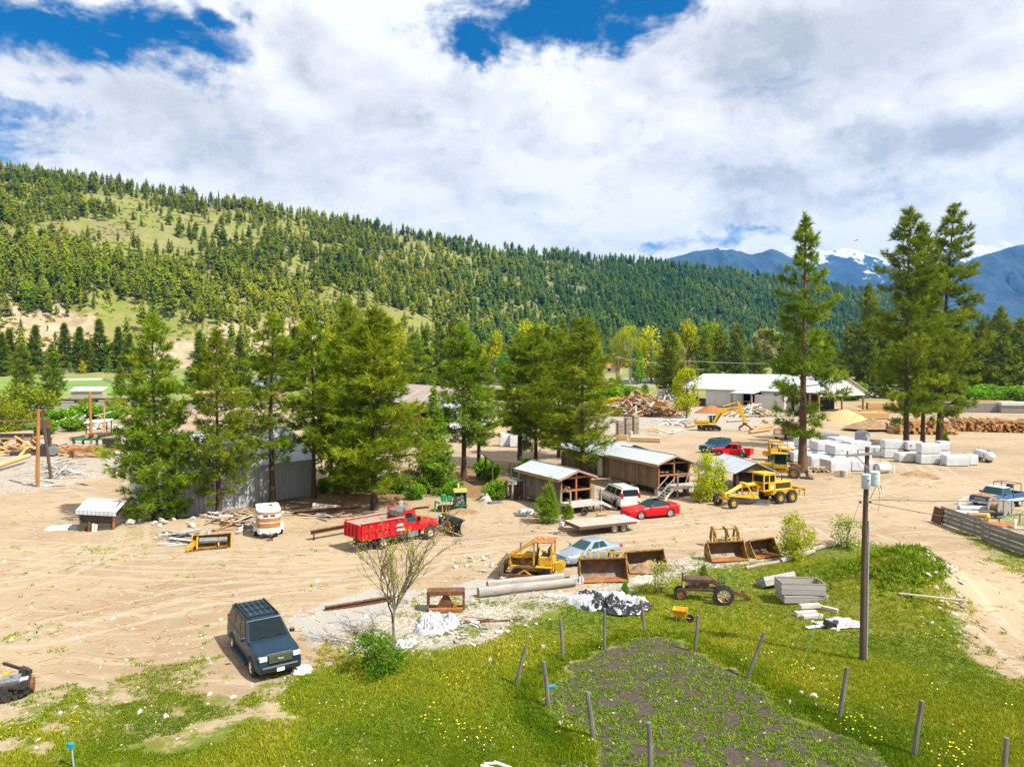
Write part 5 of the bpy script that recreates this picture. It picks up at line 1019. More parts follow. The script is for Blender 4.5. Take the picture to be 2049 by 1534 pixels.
def ballfield():
 p = G(174, 797); t = thing('dugout', 'long white roofed dugout at the edge of the ball field', 'dugout', p, .05)
 s = p.y / F; b = MB(); b.bb(-31 * s, 31 * s, 0, 3, 0, 2.4); b.build('wall', M['concrete'], t); r = MB(); r.plate([V3(-32 * s, -.6, 2.9), V3(32 * s, -.6, 2.9), V3(32 * s, 3.4, 4.2), V3(-32 * s, 3.4, 4.2)], .15); r.build('roof', M['white'], t)
 for (uv, m_, lb, hh) in ((((-40, 748), (125, 745), (156, 744)), 'white_old', 'pale mesh fence at the back of the ball field', 2.4), (((156, 744), (250, 738), (330, 739)), 'green_tarp', 'green outfield fence of the ball field', 2.6)):
  t = thing('outfield_fence', lb, 'fence', (0, 0, 0)); P = [G(*q) for q in uv]; b = MB(); e = MB()
  for i in range(len(P) - 1): b.bar(P[i] + V3(0, 0, hh / 2), P[i + 1] + V3(0, 0, hh / 2), .08, hh); e.bar(P[i] + V3(0, 0, hh + .1), P[i + 1] + V3(0, 0, hh + .1), .15, .15)
  b.build('fence_panel', M[m_], t); e.build('top_rail', M['yellow'], t)
 t = thing('foul_fence', 'low yellow topped fence across the ball field', 'fence', (0, 0, 0)); b = MB(); e = MB(); P = [G(126, 762), G(206, 760), G(240, 771), G(300, 776)]
 for i in range(3): b.bar(P[i] + V3(0, 0, .5), P[i + 1] + V3(0, 0, .5), .06, 1.0); e.bar(P[i] + V3(0, 0, 1.15), P[i + 1] + V3(0, 0, 1.15), .12, .3)
 b.build('fence_mesh', M['wrap_grey'], t); e.build('top_rail', M['yellow'], t)
 p = G(206, 762); tag(MB().tube((0, 0, 0), (0, 0, 4.5), .12).build('foul_pole', M['yellow'], None, loc=tuple(p)), 'short yellow foul pole on the ball field', 'pole')
ballfield()
def house(u, v, w, d, h, roofm, wallm, label, rz=0, hr=2.2, name='house'):
 p = G(u, v); t = thing(name, label, 'house', p, rz); b = MB(); b.bb(-w / 2, w / 2, -d / 2, d / 2, -1, h); b.build('wall', M[wallm], t); r = MB(); gable_roof(r, -w / 2, w / 2, d, h + .02, h + hr, .6, .12, .5); r.build('roof', M[roofm], t)
 for x in (-w * .28, w * .22): q = MB(); q.bb(x - .7, x + .7, -d / 2 - .04, -d / 2 - .002, h * .35, h * .8); q.build('window', M['glass'], t)
house(1300, 744, 12, 8, 3.2, 'green_tarp', 'white', 'white house with bright green roof beyond the highway', .3)
house(1228, 746, 8, 6, 3, 'rust_roof', 'white_old', 'small house with reddish roof left of the cottonwoods', -.2)
house(965, 762, 14, 8, 3, 'white_old', 'white_old', 'low pale building beside the highway behind the pines', 0, .8)
house(885, 766, 18, 8, 3, 'dark_metal', 'concrete', 'low dark roofed building beside the highway above the brown roof', 0, .8)
house(565, 775, 22, 10, 3.6, 'metal_roof', 'blue_wall', 'pale metal building seen between the pines below the cliff', .1, 1.4)
house(480, 800, 30, 8, 2.6, 'wood_mid', 'wood_mid', 'low brown shed seen through the pines by the rails', .05, .7)
# ------------------------------------------------------------------ vehicles
def txt(body, size, mat, parent, loc, rot, name='lettering', ext=.004):
 cu = bpy.data.curves.new(name, 'FONT'); cu.body = body; cu.size = size; cu.extrude = ext; cu.align_x = 'CENTER'; cu.align_y = 'CENTER'
 o = bpy.data.objects.new(name, cu); COL.objects.link(o); me = bpy.data.meshes.new_from_object(o); bpy.data.objects.remove(o); me.materials.clear(); me.materials.append(M[mat])
 o = link(bpy.data.objects.new(name, me), parent); o.location = loc; o.rotation_euler = rot; return o
def wheel(parent, x, y, r, w, rimr, rimm='steel', tyre='rubber', side=None, lugs=0, name='wheel', spokes=5):
 s = side or (1 if y > 0 else -1); b = MB()
 b.lathe([(rimr, -w / 2), (r * .90, -w / 2), (r, -w * .32), (r, w * .32), (r * .90, w / 2), (rimr, w / 2)], (0, 0, 0), 'y', 22, False)
 if lugs:
  for i in range(lugs):
   a = 2 * math.pi * i / lugs
   for sg in (-1, 1): b.box((math.cos(a + sg * .08) * r, sg * w * .25, math.sin(a + sg * .08) * r), (.07 * r / .6, w * .5, .12 * r / .6), (0, -a + math.pi / 2, sg * .4))
 o = b.build(name, M[tyre], parent, 35); o.location = (x, y, r)
 q = MB(); q.lathe([(0, s * w * .30), (rimr * .30, s * w * .33), (rimr * .42, s * w * .22), (rimr * .93, s * w * .30), (rimr * 1.02, s * w * .47), (rimr * 1.02, s * w * .40), (rimr * .9, s * w * .1), (0, s * w * .08)], (0, 0, 0), 'y', 18)
 for i in range(spokes):
  a = 6.283 * i / spokes; q.bar((math.cos(a) * rimr * .2, s * w * .34, math.sin(a) * rimr * .2), (math.cos(a) * rimr * .92, s * w * .36, math.sin(a) * rimr * .92), rimr * .16, .03)
 q.build('rim', M[rimm], o, 40); return o
def place_wheels(t, pf, pr, side, ht, xf, xr):
 a, b = G(*pf), G(*pr); d = (a - b); d.z = 0; d.normalize(); lf = V3(-d.y, d.x, 0); mid = (a + b) / 2
 k = t.scale[0]; t.location = mid - lf * (side * ht * k) - d * ((xf + xr) / 2 * k); t.rotation_euler[2] = math.atan2(d.y, d.x); t.location.z = float(gz(t.location.x, t.location.y))
def car_body(L, w, top, wheels, R, zlow, n=None, nose=.80, tail=.86):
 """lower body lofted along its length with real wheel arches; top is [(x, z)] from nose to tail"""
 xs = set(np.linspace(-L / 2, L / 2, 40).tolist())
 for xw in wheels:
  for k in np.linspace(-1, 1, 15): xs.add(xw + k * R)
 xs |= {x for x, z in top}
 xs = sorted(x for x in xs if -L / 2 <= x <= L / 2); tx, tz = zip(*sorted(top)); rings = []
 for x in xs:
  zt = float(np.interp(x, tx, tz)); zb = zlow
  for xw in wheels:
   if abs(x - xw) < R: zb = max(zb, R * .93 + .0 + math.sqrt(max(0, R * R - (x - xw) ** 2)) * .92)
  e = (x + L / 2) / L; fx = 1 - (1 - nose) * max(0, (e - .86) / .14) ** 2 - (1 - tail) * max(0, (.10 - e) / .10) ** 2
  ww = w * fx; zb = min(zb, zt - .12); h = zt - zb; mid = max(zb + .04, min(zt - .1, zlow + (zt - zlow) * .55))
  half = [(ww * .93, zb), (ww * .985, zb + min(.08, h * .2)), (ww, mid), (ww * .965, zt - min(.10, h * .3)), (ww * .88, zt - .015), (ww * .5, zt + .02)]
  rings.append([(x, y, z) for y, z in half] + [(x, -y, z) for y, z in reversed(half)])
 return MB().loft(rings)
def face_pt(c, s, t): return c[0].lerp(c[1], s).lerp(c[3].lerp(c[2], s), t)
def win(c, s0, s1, t0, t1, th=.012):
 n = (c[1] - c[0]).cross(c[3] - c[0]).normalized() * .004; return MB().plate([face_pt(c, s0, t0) + n, face_pt(c, s1, t0) + n, face_pt(c, s1, t1) + n, face_pt(c, s0, t1) + n], th)
def cabin(t, xf, xr, wb, zb, rf, rr, wr, zr, mat, glass, side_windows, roofm=None, ws=(.05, .95, .10, .93), rw=(.06, .94, .12, .9), crown=.04):
 q = lambda x, y, z: V3(x, y, z)
 b = [q(xf, wb, zb), q(xf, -wb, zb), q(xr, -wb, zb), q(xr, wb, zb)]; r = [q(rf, wr, zr), q(rf, -wr, zr), q(rr, -wr, zr), q(rr, wr, zr)]
 lo = [p + V3(0, 0, -.15) for p in b]; m_ = MB(); m_.loft([lo, b, r], False)
 m_.build('cabin', M[mat], t)
 ro = MB(); e = .03
 ro.loft([[q(rf + e, wr + e, zr - .02), q(rf + e, -wr - e, zr - .02), q(rr - e, -wr - e, zr - .02), q(rr - e, wr + e, zr - .02)], [q(rf, wr, zr + .025), q(rf, -wr, zr + .025), q(rr, -wr, zr + .025), q(rr, wr, zr + .025)], [q(rf - .18, wr - .18, zr + crown + .02), q(rf - .18, -wr + .18, zr + crown + .02), q(rr + .18, -wr + .18, zr + crown + .02), q(rr + .18, wr - .18, zr + crown + .02)]])
 ro.build('roof', M[roofm or mat], t, 50)
 win([b[0], b[1], r[1], r[0]][::1], *ws).build('windscreen', M[glass], t) if 0 else win([b[1], b[0], r[0], r[1]], *ws).build('windscreen', M[glass], t)
 if rw: win([b[3], b[2], r[2], r[3]], *rw).build('rear_window', M[glass], t)
 for s0, s1 in side_windows:
  win([b[2], b[1], r[1], r[2]], s0, s1, .10, .90).build('window', M[glass], t); win([b[0], b[3], r[3], r[0]], 1 - s1, 1 - s0, .10, .90).build('window', M[glass], t)
def car(name, label, cat, sp):
 t = thing(name, label, cat); g = sp.get; L, w, R = sp['L'], sp['w'], sp['R']; wx = sp['wx']; mat = sp['mat']
 car_body(L, w, sp['top'], wx, R * 1.13, sp['zlow'], nose=g('nose', .80), tail=g('tail', .88)).build('body', M[mat], t, 38)
 c = MB(); c.bb(-L / 2 + .3, L / 2 - .3, -w + .28, w - .28, .22, sp['zlow'] + .42); c.build('chassis', M['black'], t)
 for x in wx:
  for y in (w - .12, -w + .12): wheel(t, x, y, R, sp.get('tw', .23), R * sp.get('rr', .64), g('rim', 'chrome'), 'rubber', spokes=g('spokes', 6))
 cabin(t, *sp['cab'], g('cabm', mat), g('glass', 'glass'), sp['sw'], g('roofm'), ws=g('ws', (.05, .95, .10, .93)), rw=g('rw', (.06, .94, .12, .9)))
 zt = dict(sp['top']); zf = sp['zf']; zh = sp['zh']
 for s in (-1, 1):
  q = MB(); q.bb(L / 2 - .30, L / 2 - g('hlx', .03), s * (w * .55), s * (w * g('hlw', .80)), zh - g('hlh', .09), zh + g('hlh', .09)); q.build('headlight', M['headlight'], t, bevel=.02)
  if g('amber'): q = MB(); q.bb(L / 2 - .38, L / 2 - .1, s * (w * .80), s * (w * .90), zh - .10, zh + .06); q.build('indicator', M['amber'], t)
  q = MB(); q.bb(-L / 2 + g('tlx', .015), -L / 2 + .3, s * (w * .70), s * (w * .93), sp['zt'] - g('tlh', .1), sp['zt'] + g('tlh', .1)); q.build('taillight', M['taillight'], t, bevel=.02)
  xm = sp['cab'][0] - .28; q = MB(); q.bb(xm - .06, xm + .08, s * (w - .02), s * (w + .2), sp['cab'][3] + .02, sp['cab'][3] + .19); q.build('mirror', M[g('mirm', mat)], t, bevel=.03)
  for x in g('handles', ()): q = MB(); q.bb(x - .09, x + .09, s * w * .985, s * (w * .985 + .03), sp['cab'][3] - .14, sp['cab'][3] - .10); q.build('door_handle', M['chrome' if mat == 'paint_navy' else mat], t)
 gr = MB(); gr.bb(L / 2 - .2, L / 2 + g('gx', .01), -w * .50, w * .50, zf - g('gh', .10), zf + g('gh', .10)); gr.build('grille', M['black'], t, bevel=.02)
 if g('bars'):
  q = MB()
  for i in range(g('bars')): z = zf - g('gh') * .8 + i * g('gh') * 1.7 / (g('bars') - 1); q.bb(L / 2 + g('gx', .01) + .003, L / 2 + g('gx', .01) + .03, -w * .49, w * .49, z - .028, z + .028)
  q.build('grille_bars', M['chrome'], t)
 b = MB(); b.bb(L / 2 - .25, L / 2 + .05, -w * .80, w * .80, sp['zlow'] + .02, sp['zlow'] + g('bh', .22)); b.build('bumper', M[g('bm', mat)], t, bevel=.05)
 b = MB(); b.bb(-L / 2 - .05, -L / 2 + .25, -w * .86, w * .86, sp['zlow'] + .04, sp['zlow'] + g('bh', .22)); b.build('bumper', M[g('bm', mat)], t, bevel=.05)
 pl = MB(); pl.bb(-L / 2 - .065, -L / 2 - .052, -.16, .16, sp['zlow'] + .18, sp['zlow'] + .32) if g('rearplate') else pl.bb(L / 2 + .053, L / 2 + .066, -.16, .16, sp['zlow'] + .03, sp['zlow'] + .18)
 pl.build('license_plate', M['white'], t)
 return t
suv = car('parked_suv', 'dark blue suv with roof rails and chrome grille parked at the edge of the grass', 'suv', dict(L=5.6, w=1.0, R=.41, wx=(1.86, -1.47), zlow=.34, mat='paint_navy', nose=.90, tail=.95, tw=.27,
 top=[(2.8, .98), (2.72, 1.10), (2.4, 1.16), (1.2, 1.24), (1.0, 1.26), (-2.6, 1.28), (-2.8, 1.10)], cab=(1.18, -2.74, .93, 1.22, .26, -2.46, .74, 1.88), sw=[(.03, .345), (.375, .64), (.665, .875)], ws=(.05, .95, .06, .95),
 zf=.92, gh=.15, bars=4, zh=.97, hlh=.10, hlw=.87, zt=1.15, tlh=.25, amber=True, bm='black', bh=.28, gx=.035, handles=(.35, -.85), rim='chrome', hlx=-.02))
q = MB()
for s in (-1, 1): q.bar((.2, s * .66, 1.985), (-2.3, s * .66, 1.985), .05, .06)
for x in (.05, -.8, -1.6): q.bar((x, -.66, 1.99), (x, .66, 1.99), .06, .05)
q.build('roof_rack', M['black'], suv); q = MB()
for y in np.linspace(-.5, .5, 5): q.bar((.1, y, 2.03), (-2.3, y, 2.03), .018, .016)
q.build('rack_cords', M['chrome'], suv)
for s in (-1, 1): q = MB(); q.bb(-1.0, 1.35, s * .98, s * 1.14, .36, .42); q.build('running_board', M['paint_navy'], suv)
e = MB(); e.lathe([(0, 0), (.10, .002), (.10, .02), (0, .022)], (0, 0, 0), 'x', 18); e = e.build('badge', M['navy_stripe'], suv); e.location = (2.868, 0, .93); e.scale = (1, 1.1, .5);
tx_ = txt('Ford', .11, 'white', suv, (2.893, 0, .93), (math.pi / 2, 0, math.pi / 2), 'badge_script')
for y0, y1 in ((-.7, -.1), (-.05, .55)): q = MB(); q.bar((1.24, y0, 1.29), (1.10, y1, 1.37), .02); q.build('wiper', M['black'], suv)
suv.scale = (.94,) * 3; place_wheels(suv, (507, 1350), (471, 1301), -1, .88, 1.86, -1.47)
rc = car('convertible_car', 'bright red convertible with black soft top and hood stripes', 'car', dict(L=4.84, w=.955, R=.36, wx=(1.45, -1.40), zlow=.22, mat='paint_red', tw=.25, rr=.72, rim='chrome', spokes=5, nose=.84, tail=.90,
 top=[(2.42, .62), (2.3, .76), (1.9, .86), (.75, .96), (.5, .98), (-1.3, .98), (-1.5, 1.02), (-2.25, 1.0), (-2.42, .82)], cab=(.72, -1.62, .80, .97, -.10, -.98, .60, 1.35), sw=[(.42, .93)], roofm='softtop', cabm='softtop', glass='glass_teal', zf=.60, gh=.06, zh=.70, hlh=.06, zt=.88, tlh=.07, hlx=.12, gx=-.01, handles=(-.55,), rw=(.2, .8, .2, .8)))
q = MB(); q.loft([[V3(-.08, .61, 1.36), V3(-.08, -.61, 1.36), V3(-1.0, -.61, 1.36), V3(-1.66, -.81, .985), V3(-1.66, .81, .985), V3(-1.0, .61, 1.36)], [V3(-.15, .5, 1.41), V3(-.15, -.5, 1.41), V3(-1.0, -.5, 1.41), V3(-1.70, -.7, 1.0), V3(-1.70, .7, 1.0), V3(-1.0, .5, 1.41)]]); q.build('soft_top', M['softtop'], rc)
q = MB()
for s in (-1, 1): q.plate([V3(2.0, s * .18, .872), V3(2.0, s * .42, .866), V3(.80, s * .48, .972), V3(.80, s * .16, .980)][::-s], .006)
q.build('hood_stripe', M['black'], rc)
q = MB(); q.bb(-2.38, -2.12, -.68, .68, 1.03, 1.07); q.build('spoiler', M['paint_red'], rc, bevel=.015)
place_wheels(rc, (1280, 1040), (1342, 1034), 1, .84, 1.45, -1.40)
ss_ = car('sedan_car', 'silver sedan parked between the yellow bulldozer and the rusty buckets', 'sedan', dict(L=5.0, w=.925, R=.325, wx=(1.42, -1.33), zlow=.24, mat='paint_silver', glass='glass_teal', nose=.72, tail=.80,
 top=[(2.5, .55), (2.38, .68), (1.9, .80), (1.0, .93), (.85, .94), (-1.4, .98), (-1.7, .98), (-2.3, .92), (-2.5, .72)], cab=(1.05, -1.72, .80, .93, .18, -1.05, .58, 1.40), sw=[(.22, .50), (.53, .80)], zf=.58, gh=.07, zh=.66, hlh=.07, zt=.82, tlh=.10, hlx=.14, gx=-.03, handles=(.0, -.95), amber=False))
e = MB(); e.lathe([(0, 0), (.11, .002), (.11, .02), (0, .022)], (0, 0, 0), 'x', 16); e = e.build('badge', M['navy_stripe'], ss_); e.location = (2.472, 0, .60); e.scale = (1, 1.2, .5)
ss_.scale = (.94,) * 3; place_wheels(ss_, (1157, 1132), (1226, 1117), 1, .80, 1.42, -1.33)
ws_ = car('parked_suv', 'cream white suv with roof rack parked between the two plank sheds', 'suv', dict(L=5.6, w=1.0, R=.40, wx=(1.75, -1.55), zlow=.36, mat='paint_white', nose=.88, tail=.97, tw=.27,
 top=[(2.8, .9), (2.7, 1.06), (1.3, 1.18), (1.1, 1.2), (-2.7, 1.2), (-2.8, 1.05)], cab=(1.25, -2.76, .95, 1.18, .45, -2.62, .78, 1.88), sw=[(.03, .34), (.37, .63), (.655, .93)], zf=.85, gh=.14, zh=.9, zt=1.25, tlh=.30, rearplate=True, bm='paint_white', bh=.3, handles=(.3, -.9), rim='dark_metal'))
q = MB()
for s in (-1, 1): q.bar((.2, s * .68, 1.98), (-2.4, s * .68, 1.98), .05, .05)
q.build('roof_rack', M['black'], ws_); q = MB(); q.bb(-2.62, -2.45, -.75, .75, 1.93, 1.98); q.build('rear_spoiler', M['paint_white'], ws_)
place_wheels(ws_, (1204, 1003), (1233, 1017), 1, .88, 1.75, -1.55)
bs = car('parked_suv', 'blue suv with roof rack parked behind the red pickup in the yard', 'suv', dict(L=5.6, w=1.0, R=.42, wx=(1.8, -1.6), zlow=.42, mat='paint_blue', glass='glass_teal', nose=.92, tail=.97, tw=.28,
 top=[(2.8, .96), (2.7, 1.12), (1.3, 1.22), (-2.7, 1.25), (-2.8, 1.1)], cab=(1.25, -2.76, .94, 1.22, .6, -2.55, .78, 1.92), sw=[(.05, .33), (.37, .62), (.66, .95)], zf=.9, gh=.12, zh=.92, zt=1.2, tlh=.25, bm='black', bh=.3))
q = MB()
for x in (.2, -.7, -1.6): q.bar((x, -.68, 2.0), (x, .68, 2.0), .08, .07)
for s in (-1, 1): q.bar((.3, s * .68, 1.99), (-2.2, s * .68, 1.99), .05, .06)
q.build('roof_rack', M['black'], bs)
place_wheels(bs, (1415, 908), (1466, 902), 1, .86, 1.8, -1.6)
def pickup(name, label, sp):
 t = car(name, label, 'pickup truck', sp); L, w = sp['L'], sp['w']; x1 = sp['bed'][0]; zb, zt = sp['bed'][1:3]; m_ = sp.get('bedm', sp['mat'])
 b = MB(); b.bb(-L / 2, x1, -w * .98, -w * .88, zb, zt); b.bb(-L / 2, x1, w * .88, w * .98, zb, zt); b.bb(-L / 2 - .02, -L / 2 + .08, -w * .88, w * .88, zb, zt); b.build('bed', M[m_], t, bevel=.02)
 b = MB(); b.bb(-L / 2 + .08, x1, -w * .88, w * .88, zb + .01, zb + .05); b.bb(x1 - .06, x1, -w * .88, w * .88, zb, zt - .02); b.build('bed_floor', M['wood_mid' if sp.get('old') else 'black'], t)
 return t
rp = pickup('pickup_truck', 'red crew cab pickup with an open front door in the yard', dict(L=5.3, w=.92, R=.38, wx=(1.65, -1.55), zlow=.42, mat='paint_red', nose=.86, tail=.97, tw=.26, rim='steel',
 top=[(2.65, .86), (2.5, 1.02), (1.2, 1.14), (1.0, 1.15), (-.95, 1.15), (-.99, .85), (-2.65, .85)], cab=(1.15, -1.0, .86, 1.13, .45, -.82, .70, 1.75), sw=[(.05, .46), (.52, .93)], zf=.8, gh=.10, zh=.86, zt=.95, tlh=.14, bed=(-1.03, .72, 1.18)))
q = MB(); q.bar((0, 0, 0), (.95, .35, 0), .04, .62); q.build('open_door', M['paint_red'], rp, loc=(.2, .95, .80)).rotation_euler = (0, 0, .45)
place_wheels(rp, (1441, 912), (1484, 915), 1, .80, 1.65, -1.55)
op = pickup('pickup_truck', 'old blue and pale blue pickup with a rusty hood behind the board fence', dict(L=5.4, w=1.0, R=.38, wx=(1.75, -1.55), zlow=.46, mat='paint_oldblue', glass='glass_teal', nose=.97, tail=.98, rim='white_old', tw=.24, old=1,
 top=[(2.7, 1.0), (2.66, 1.10), (1.2, 1.18), (1.0, 1.18), (-.45, 1.18), (-.5, .9), (-2.7, .9)], cab=(1.1, -.5, .92, 1.16, .62, -.35, .74, 1.78), sw=[(.08, .88)], roofm='paint_palblue', zf=.86, gh=.16, zh=.86, hlh=.10, zt=.95, tlh=.14, bed=(-.55, .80, 1.2), gx=.02, bm='paint_palblue', bh=.2, amber=False))
q = MB(); q.plate([V3(2.55, -.75, 1.128), V3(2.55, .75, 1.128), V3(1.25, .75, 1.203), V3(1.25, -.75, 1.203)], .008); q.build('hood', M['rust_roof'], op)
for s in (-1, 1): q = MB(); q.bb(-2.6, 1.9, s * .995, s * 1.006, .55, .80); q.build('side_band', M['paint_palblue'], op)
q = MB(); q.bb(2.722, 2.735, -.48, .48, .72, 1.0); q.build('grille_mesh', M['steel_worn'], op)
q = MB()
for x in (-.7, -1.9):
 for s in (-1, 1): q.bar((x, s * .85, 1.2), (x, s * .85, 2.05), .05)
 q.bar((x, -.85, 2.05), (x, .85, 2.05), .05)
for s in (-1, 1): q.bar((-.7, s * .85, 2.05), (-1.9, s * .85, 2.05), .05)
q.build('headache_rack', M['rust'], op); q = MB(); q.lathe([(0, -.2), (.18, -.2), (.18, .2), (0, .2)], (-1.3, .2, 1.75), 'y', 12); q.bb(-1.2, -.8, -.6, -.1, 1.2, 1.6); q.build('pump', M['dark_metal'], op)
place_wheels(op, (1992, 1019), (2041, 1012), 1, .88, 1.75, -1.55)
def orange_truck():
 t = thing('truck_tractor', 'orange conventional truck half hidden behind the very tall pine', 'truck')
 car_body(3.2, 1.05, [(1.6, 1.3), (1.55, 1.75), (.2, 1.95), (-1.6, 1.95)], (.55,), .60, .55, nose=.9).build('hood', M['paint_orange'], t, 40).location = (1.4, 0, 0)
 b = MB(); b.bb(-1.7, .35, -1.15, 1.15, .8, 2.75); b.build('cab', M['paint_orange'], t, bevel=.1); b = MB(); b.bb(.352, .37, -1.0, 1.0, 2.0, 2.6); b.build('windscreen', M['glass'], t)
 for s in (-1, 1): b = MB(); b.bb(-.6, .2, s * 1.152, s * 1.165, 1.95, 2.6); b.build('window', M['glass'], t)
 b = MB(); b.bb(-6, 2.6, -.45, .45, .7, .95); b.build('chassis', M['black'], t); b = MB(); b.bb(2.85, 3.15, -1.1, 1.1, .45, .85); b.build('bumper', M['chrome'], t); b = MB(); b.bb(3.0, 3.03, -.6, .6, .95, 1.65); b.build('grille', M['chrome'], t)
 for s in (-1, 1): q = MB(); q.bb(2.98, 3.04, s * .7, s * .92, 1.15, 1.4); q.build('headlight', M['headlight'], t)
 for x in (1.95, -3.9, -5.2):
  for s in (-1, 1): wheel(t, x, s * 1.0, .52, .35, .30, 'white_old')
 b = MB(); b.tube((-1.85, .8, .9), (-1.85, .8, 3.4), .07); b.build('exhaust_stack', M['chrome'], t)
 place_wheels(t, (1547, 882), (1640, 872), 1, 1.0, 1.95, -4.55); return t
orange_truck()
# ---- red dump truck with snow plough
def dump_truck():
 t = thing('dump_truck', 'red dump truck with an empty steel bed', 'dump truck'); r = M['paint_truckred']; mm = 'paint_truckred'
 b = MB(); b.bb(-3.9, 2.6, -.42, .42, .62, .88); b.build('chassis', M['black'], t)
 b = MB()
 for s in (-1, 1):
  b.bb(-4.1, -.15, s * 1.22, s * 1.14, 1.05, 2.15)
  for x in np.linspace(-4.05, -.2, 7): b.bb(x - .06, x + .06, s * 1.221, s * 1.31, 1.08, 2.08)
  b.bb(-4.1, -.15, s * 1.08, s * 1.30, 2.16, 2.25); b.bb(-4.1, -.15, s * 1.225, s * 1.29, 1.5, 1.58); b.bb(-4.1, -.15, s * 1.10, s * 1.31, .93, 1.04)
 b.bb(-.15, -.06, -1.22, 1.22, 1.0, 2.55)
 b.build('dump_bed', r, t)
 q = MB(); q.bb(-4.1, -.16, -1.12, 1.12, 1.0, 1.05)
 for s in (-1, 1): q.bb(-4.08, -.17, s * 1.135, s * 1.10, 1.06, 2.14); q.bb(-4.1, -.17, s * 1.07, s * 1.29, 2.252, 2.262)
 q.build('bed_lining', M['ramp_deck'], t)
 q = MB(); q.bb(-4.2, -4.11, -1.2, 1.2, 1.0, 2.1)
 for y in np.linspace(-1.1, 1.1, 5): q.bb(-4.27, -4.2, y - .06, y + .06, 1.02, 2.08)
 q.build('tailgate', M['rust_bright' if 0 else 'paint_truckred'], t)
 q = MB(); q.plate([V3(-.2, -1.22, 2.5), V3(.85, -1.1, 2.62), V3(.85, 1.1, 2.62), V3(-.2, 1.22, 2.5)], .06); q.plate([V3(-.22, -1.2, 2.15), V3(-.22, 1.2, 2.15), V3(-.22, 1.2, 2.5), V3(-.22, -1.2, 2.5)], .04); q.build('cab_shield', M['steel_worn'], t)
 q = MB(); q.bb(-.2, .86, 1.08, 1.24, 2.5, 2.72); q.bb(-.2, .86, -1.24, -1.08, 2.5, 2.72); q.build('shield_rim', r, t)
 q = MB(); q.loft([[V3(1.55, .98, .95), V3(1.55, -.98, .95), V3(.05, -.98, .95), V3(.05, .98, .95)], [V3(1.55, .98, 1.62), V3(1.55, -.98, 1.62), V3(.05, -.98, 1.62), V3(.05, .98, 1.62)]]); q.build('cab', r, t, bevel=.04)
 cabin(t, 1.55, .05, .97, 1.6, 1.10, .15, .84, 2.35, mm, 'glass_teal', [(.12, .80)], crown=.05)
 car_body(1.9, 1.0, [(.95, 1.25), (.88, 1.48), (.3, 1.60), (-.95, 1.72)], (.05,), .60, .80, nose=.86, tail=1.0).build('hood', r, t, 40).location = (2.45, 0, .0)
 q = MB(); q.bb(3.36, 3.42, -.62, .62, .95, 1.32); q.build('grille', M['chrome'], t)
 for s in (-1, 1):
  q = MB(); q.bb(3.3, 3.40, s * .66, s * .86, 1.02, 1.2); q.build('headlight', M['headlight'], t); q = MB(); q.bb(1.28, 1.42, s * 1.0, s * 1.25, 1.7, 2.05); q.build('mirror', M['black'], t)
  q = MB(); q.bb(.3, 1.3, s * .75, s * 1.02, .5, .92); q.build('fuel_tank', M['steel_worn'], t)
  for x in (2.5,): wheel(t, x, s * .95, .52, .30, .28, 'cream_wheel', 'rubber')
  wheel(t, -2.1, s * .98, .52, .52, .28, 'cream_wheel', 'rubber')
  q = MB(); q.bb(-3.4, -3.35, s * .7, s * 1.2, .15, 1.0); q.build('mudflap', M['rubber'], t)
  q = MB(); q.bb(-3.15, -1.05, s * .72, s * 1.2, 1.06 - .02, 1.06 + .0) if 0 else q.bb(-.05, .15, s * .8, s * 1.0, .5, 1.0); q.build('step', M['dark_metal'], t)
  q = MB(); q.bb(-.95, -.35, s * 1.311, s * 1.318, 1.62, 1.78); q.bb(-.95, -.25, s * 1.311, s * 1.318, 1.22, 1.40); q.build('sign', M['white'], t)
 q = MB(); q.tube((-.02, -.95, .9), (-.02, -.95, 2.9), .07); q.build('exhaust_stack', M['rust_steel'], t)
 t.scale = (.88,) * 3; place_wheels(t, (861, 1079), (767, 1098), -1, 1.08, 2.5, -2.1)
 rz = t.rotation_euler[2]; p = t.location + Matrix.Rotation(rz, 3, 'Z') @ V3(4.7, -.2, 0); p.z = 0
 pl = thing('snow_plough', 'black snow plough blade with coil springs in front of the red dump truck', 'snow plough', p, rz - .12)
 pro = [(0.10, .04), (-.12, .25), (-.2, .6), (-.12, .95), (.12, 1.15), (.30, 1.18)]
 rings = [[V3(x, y, z) for x, z in pro] + [V3(x - .05, y, z + .02) for x, z in reversed(pro)] for y in np.linspace(-1.65, 1.65, 8)]; MB().loft(rings).build('blade', M['blackplow'], pl, 40)
 q = MB()
 for y in (-1.45, -.75, 0, .75, 1.45): q.prism([(-.17, .1), (-.32, .55), (-.2, 1.0), (-.12, .95), (-.2, .6), (-.13, .25)], 'y', y - .03, y + .03)
 q.bb(-.42, -.28, -1.4, 1.4, .42, .56); q.build('ribs', M['blackplow'], pl)
 q = MB()
 for y in (-.42, -.28, -.14, .0, .14, .28): q.tube((-.42, y, .45), (-.36, y, .88), .05)
 q.build('springs', M['rust_bright'], pl); q = MB()
 for s in (-1, 1): q.bar((-.4, s * .9, .45), (-1.35, s * .35, .6), .12)
 q.bar((-1.35, -.5, .6), (-1.35, .5, .6), .14); q.bar((-1.3, 0, .6), (-1.3, 0, 1.25), .1); q.build('push_frame', M['rust_steel'], pl)
 for s in (-1, 1): q = MB(); q.bar((.12, s * 1.58, 1.15), (.12, s * 1.58, 1.75), .035); q.build('marker_rod', M['yellow'], pl)
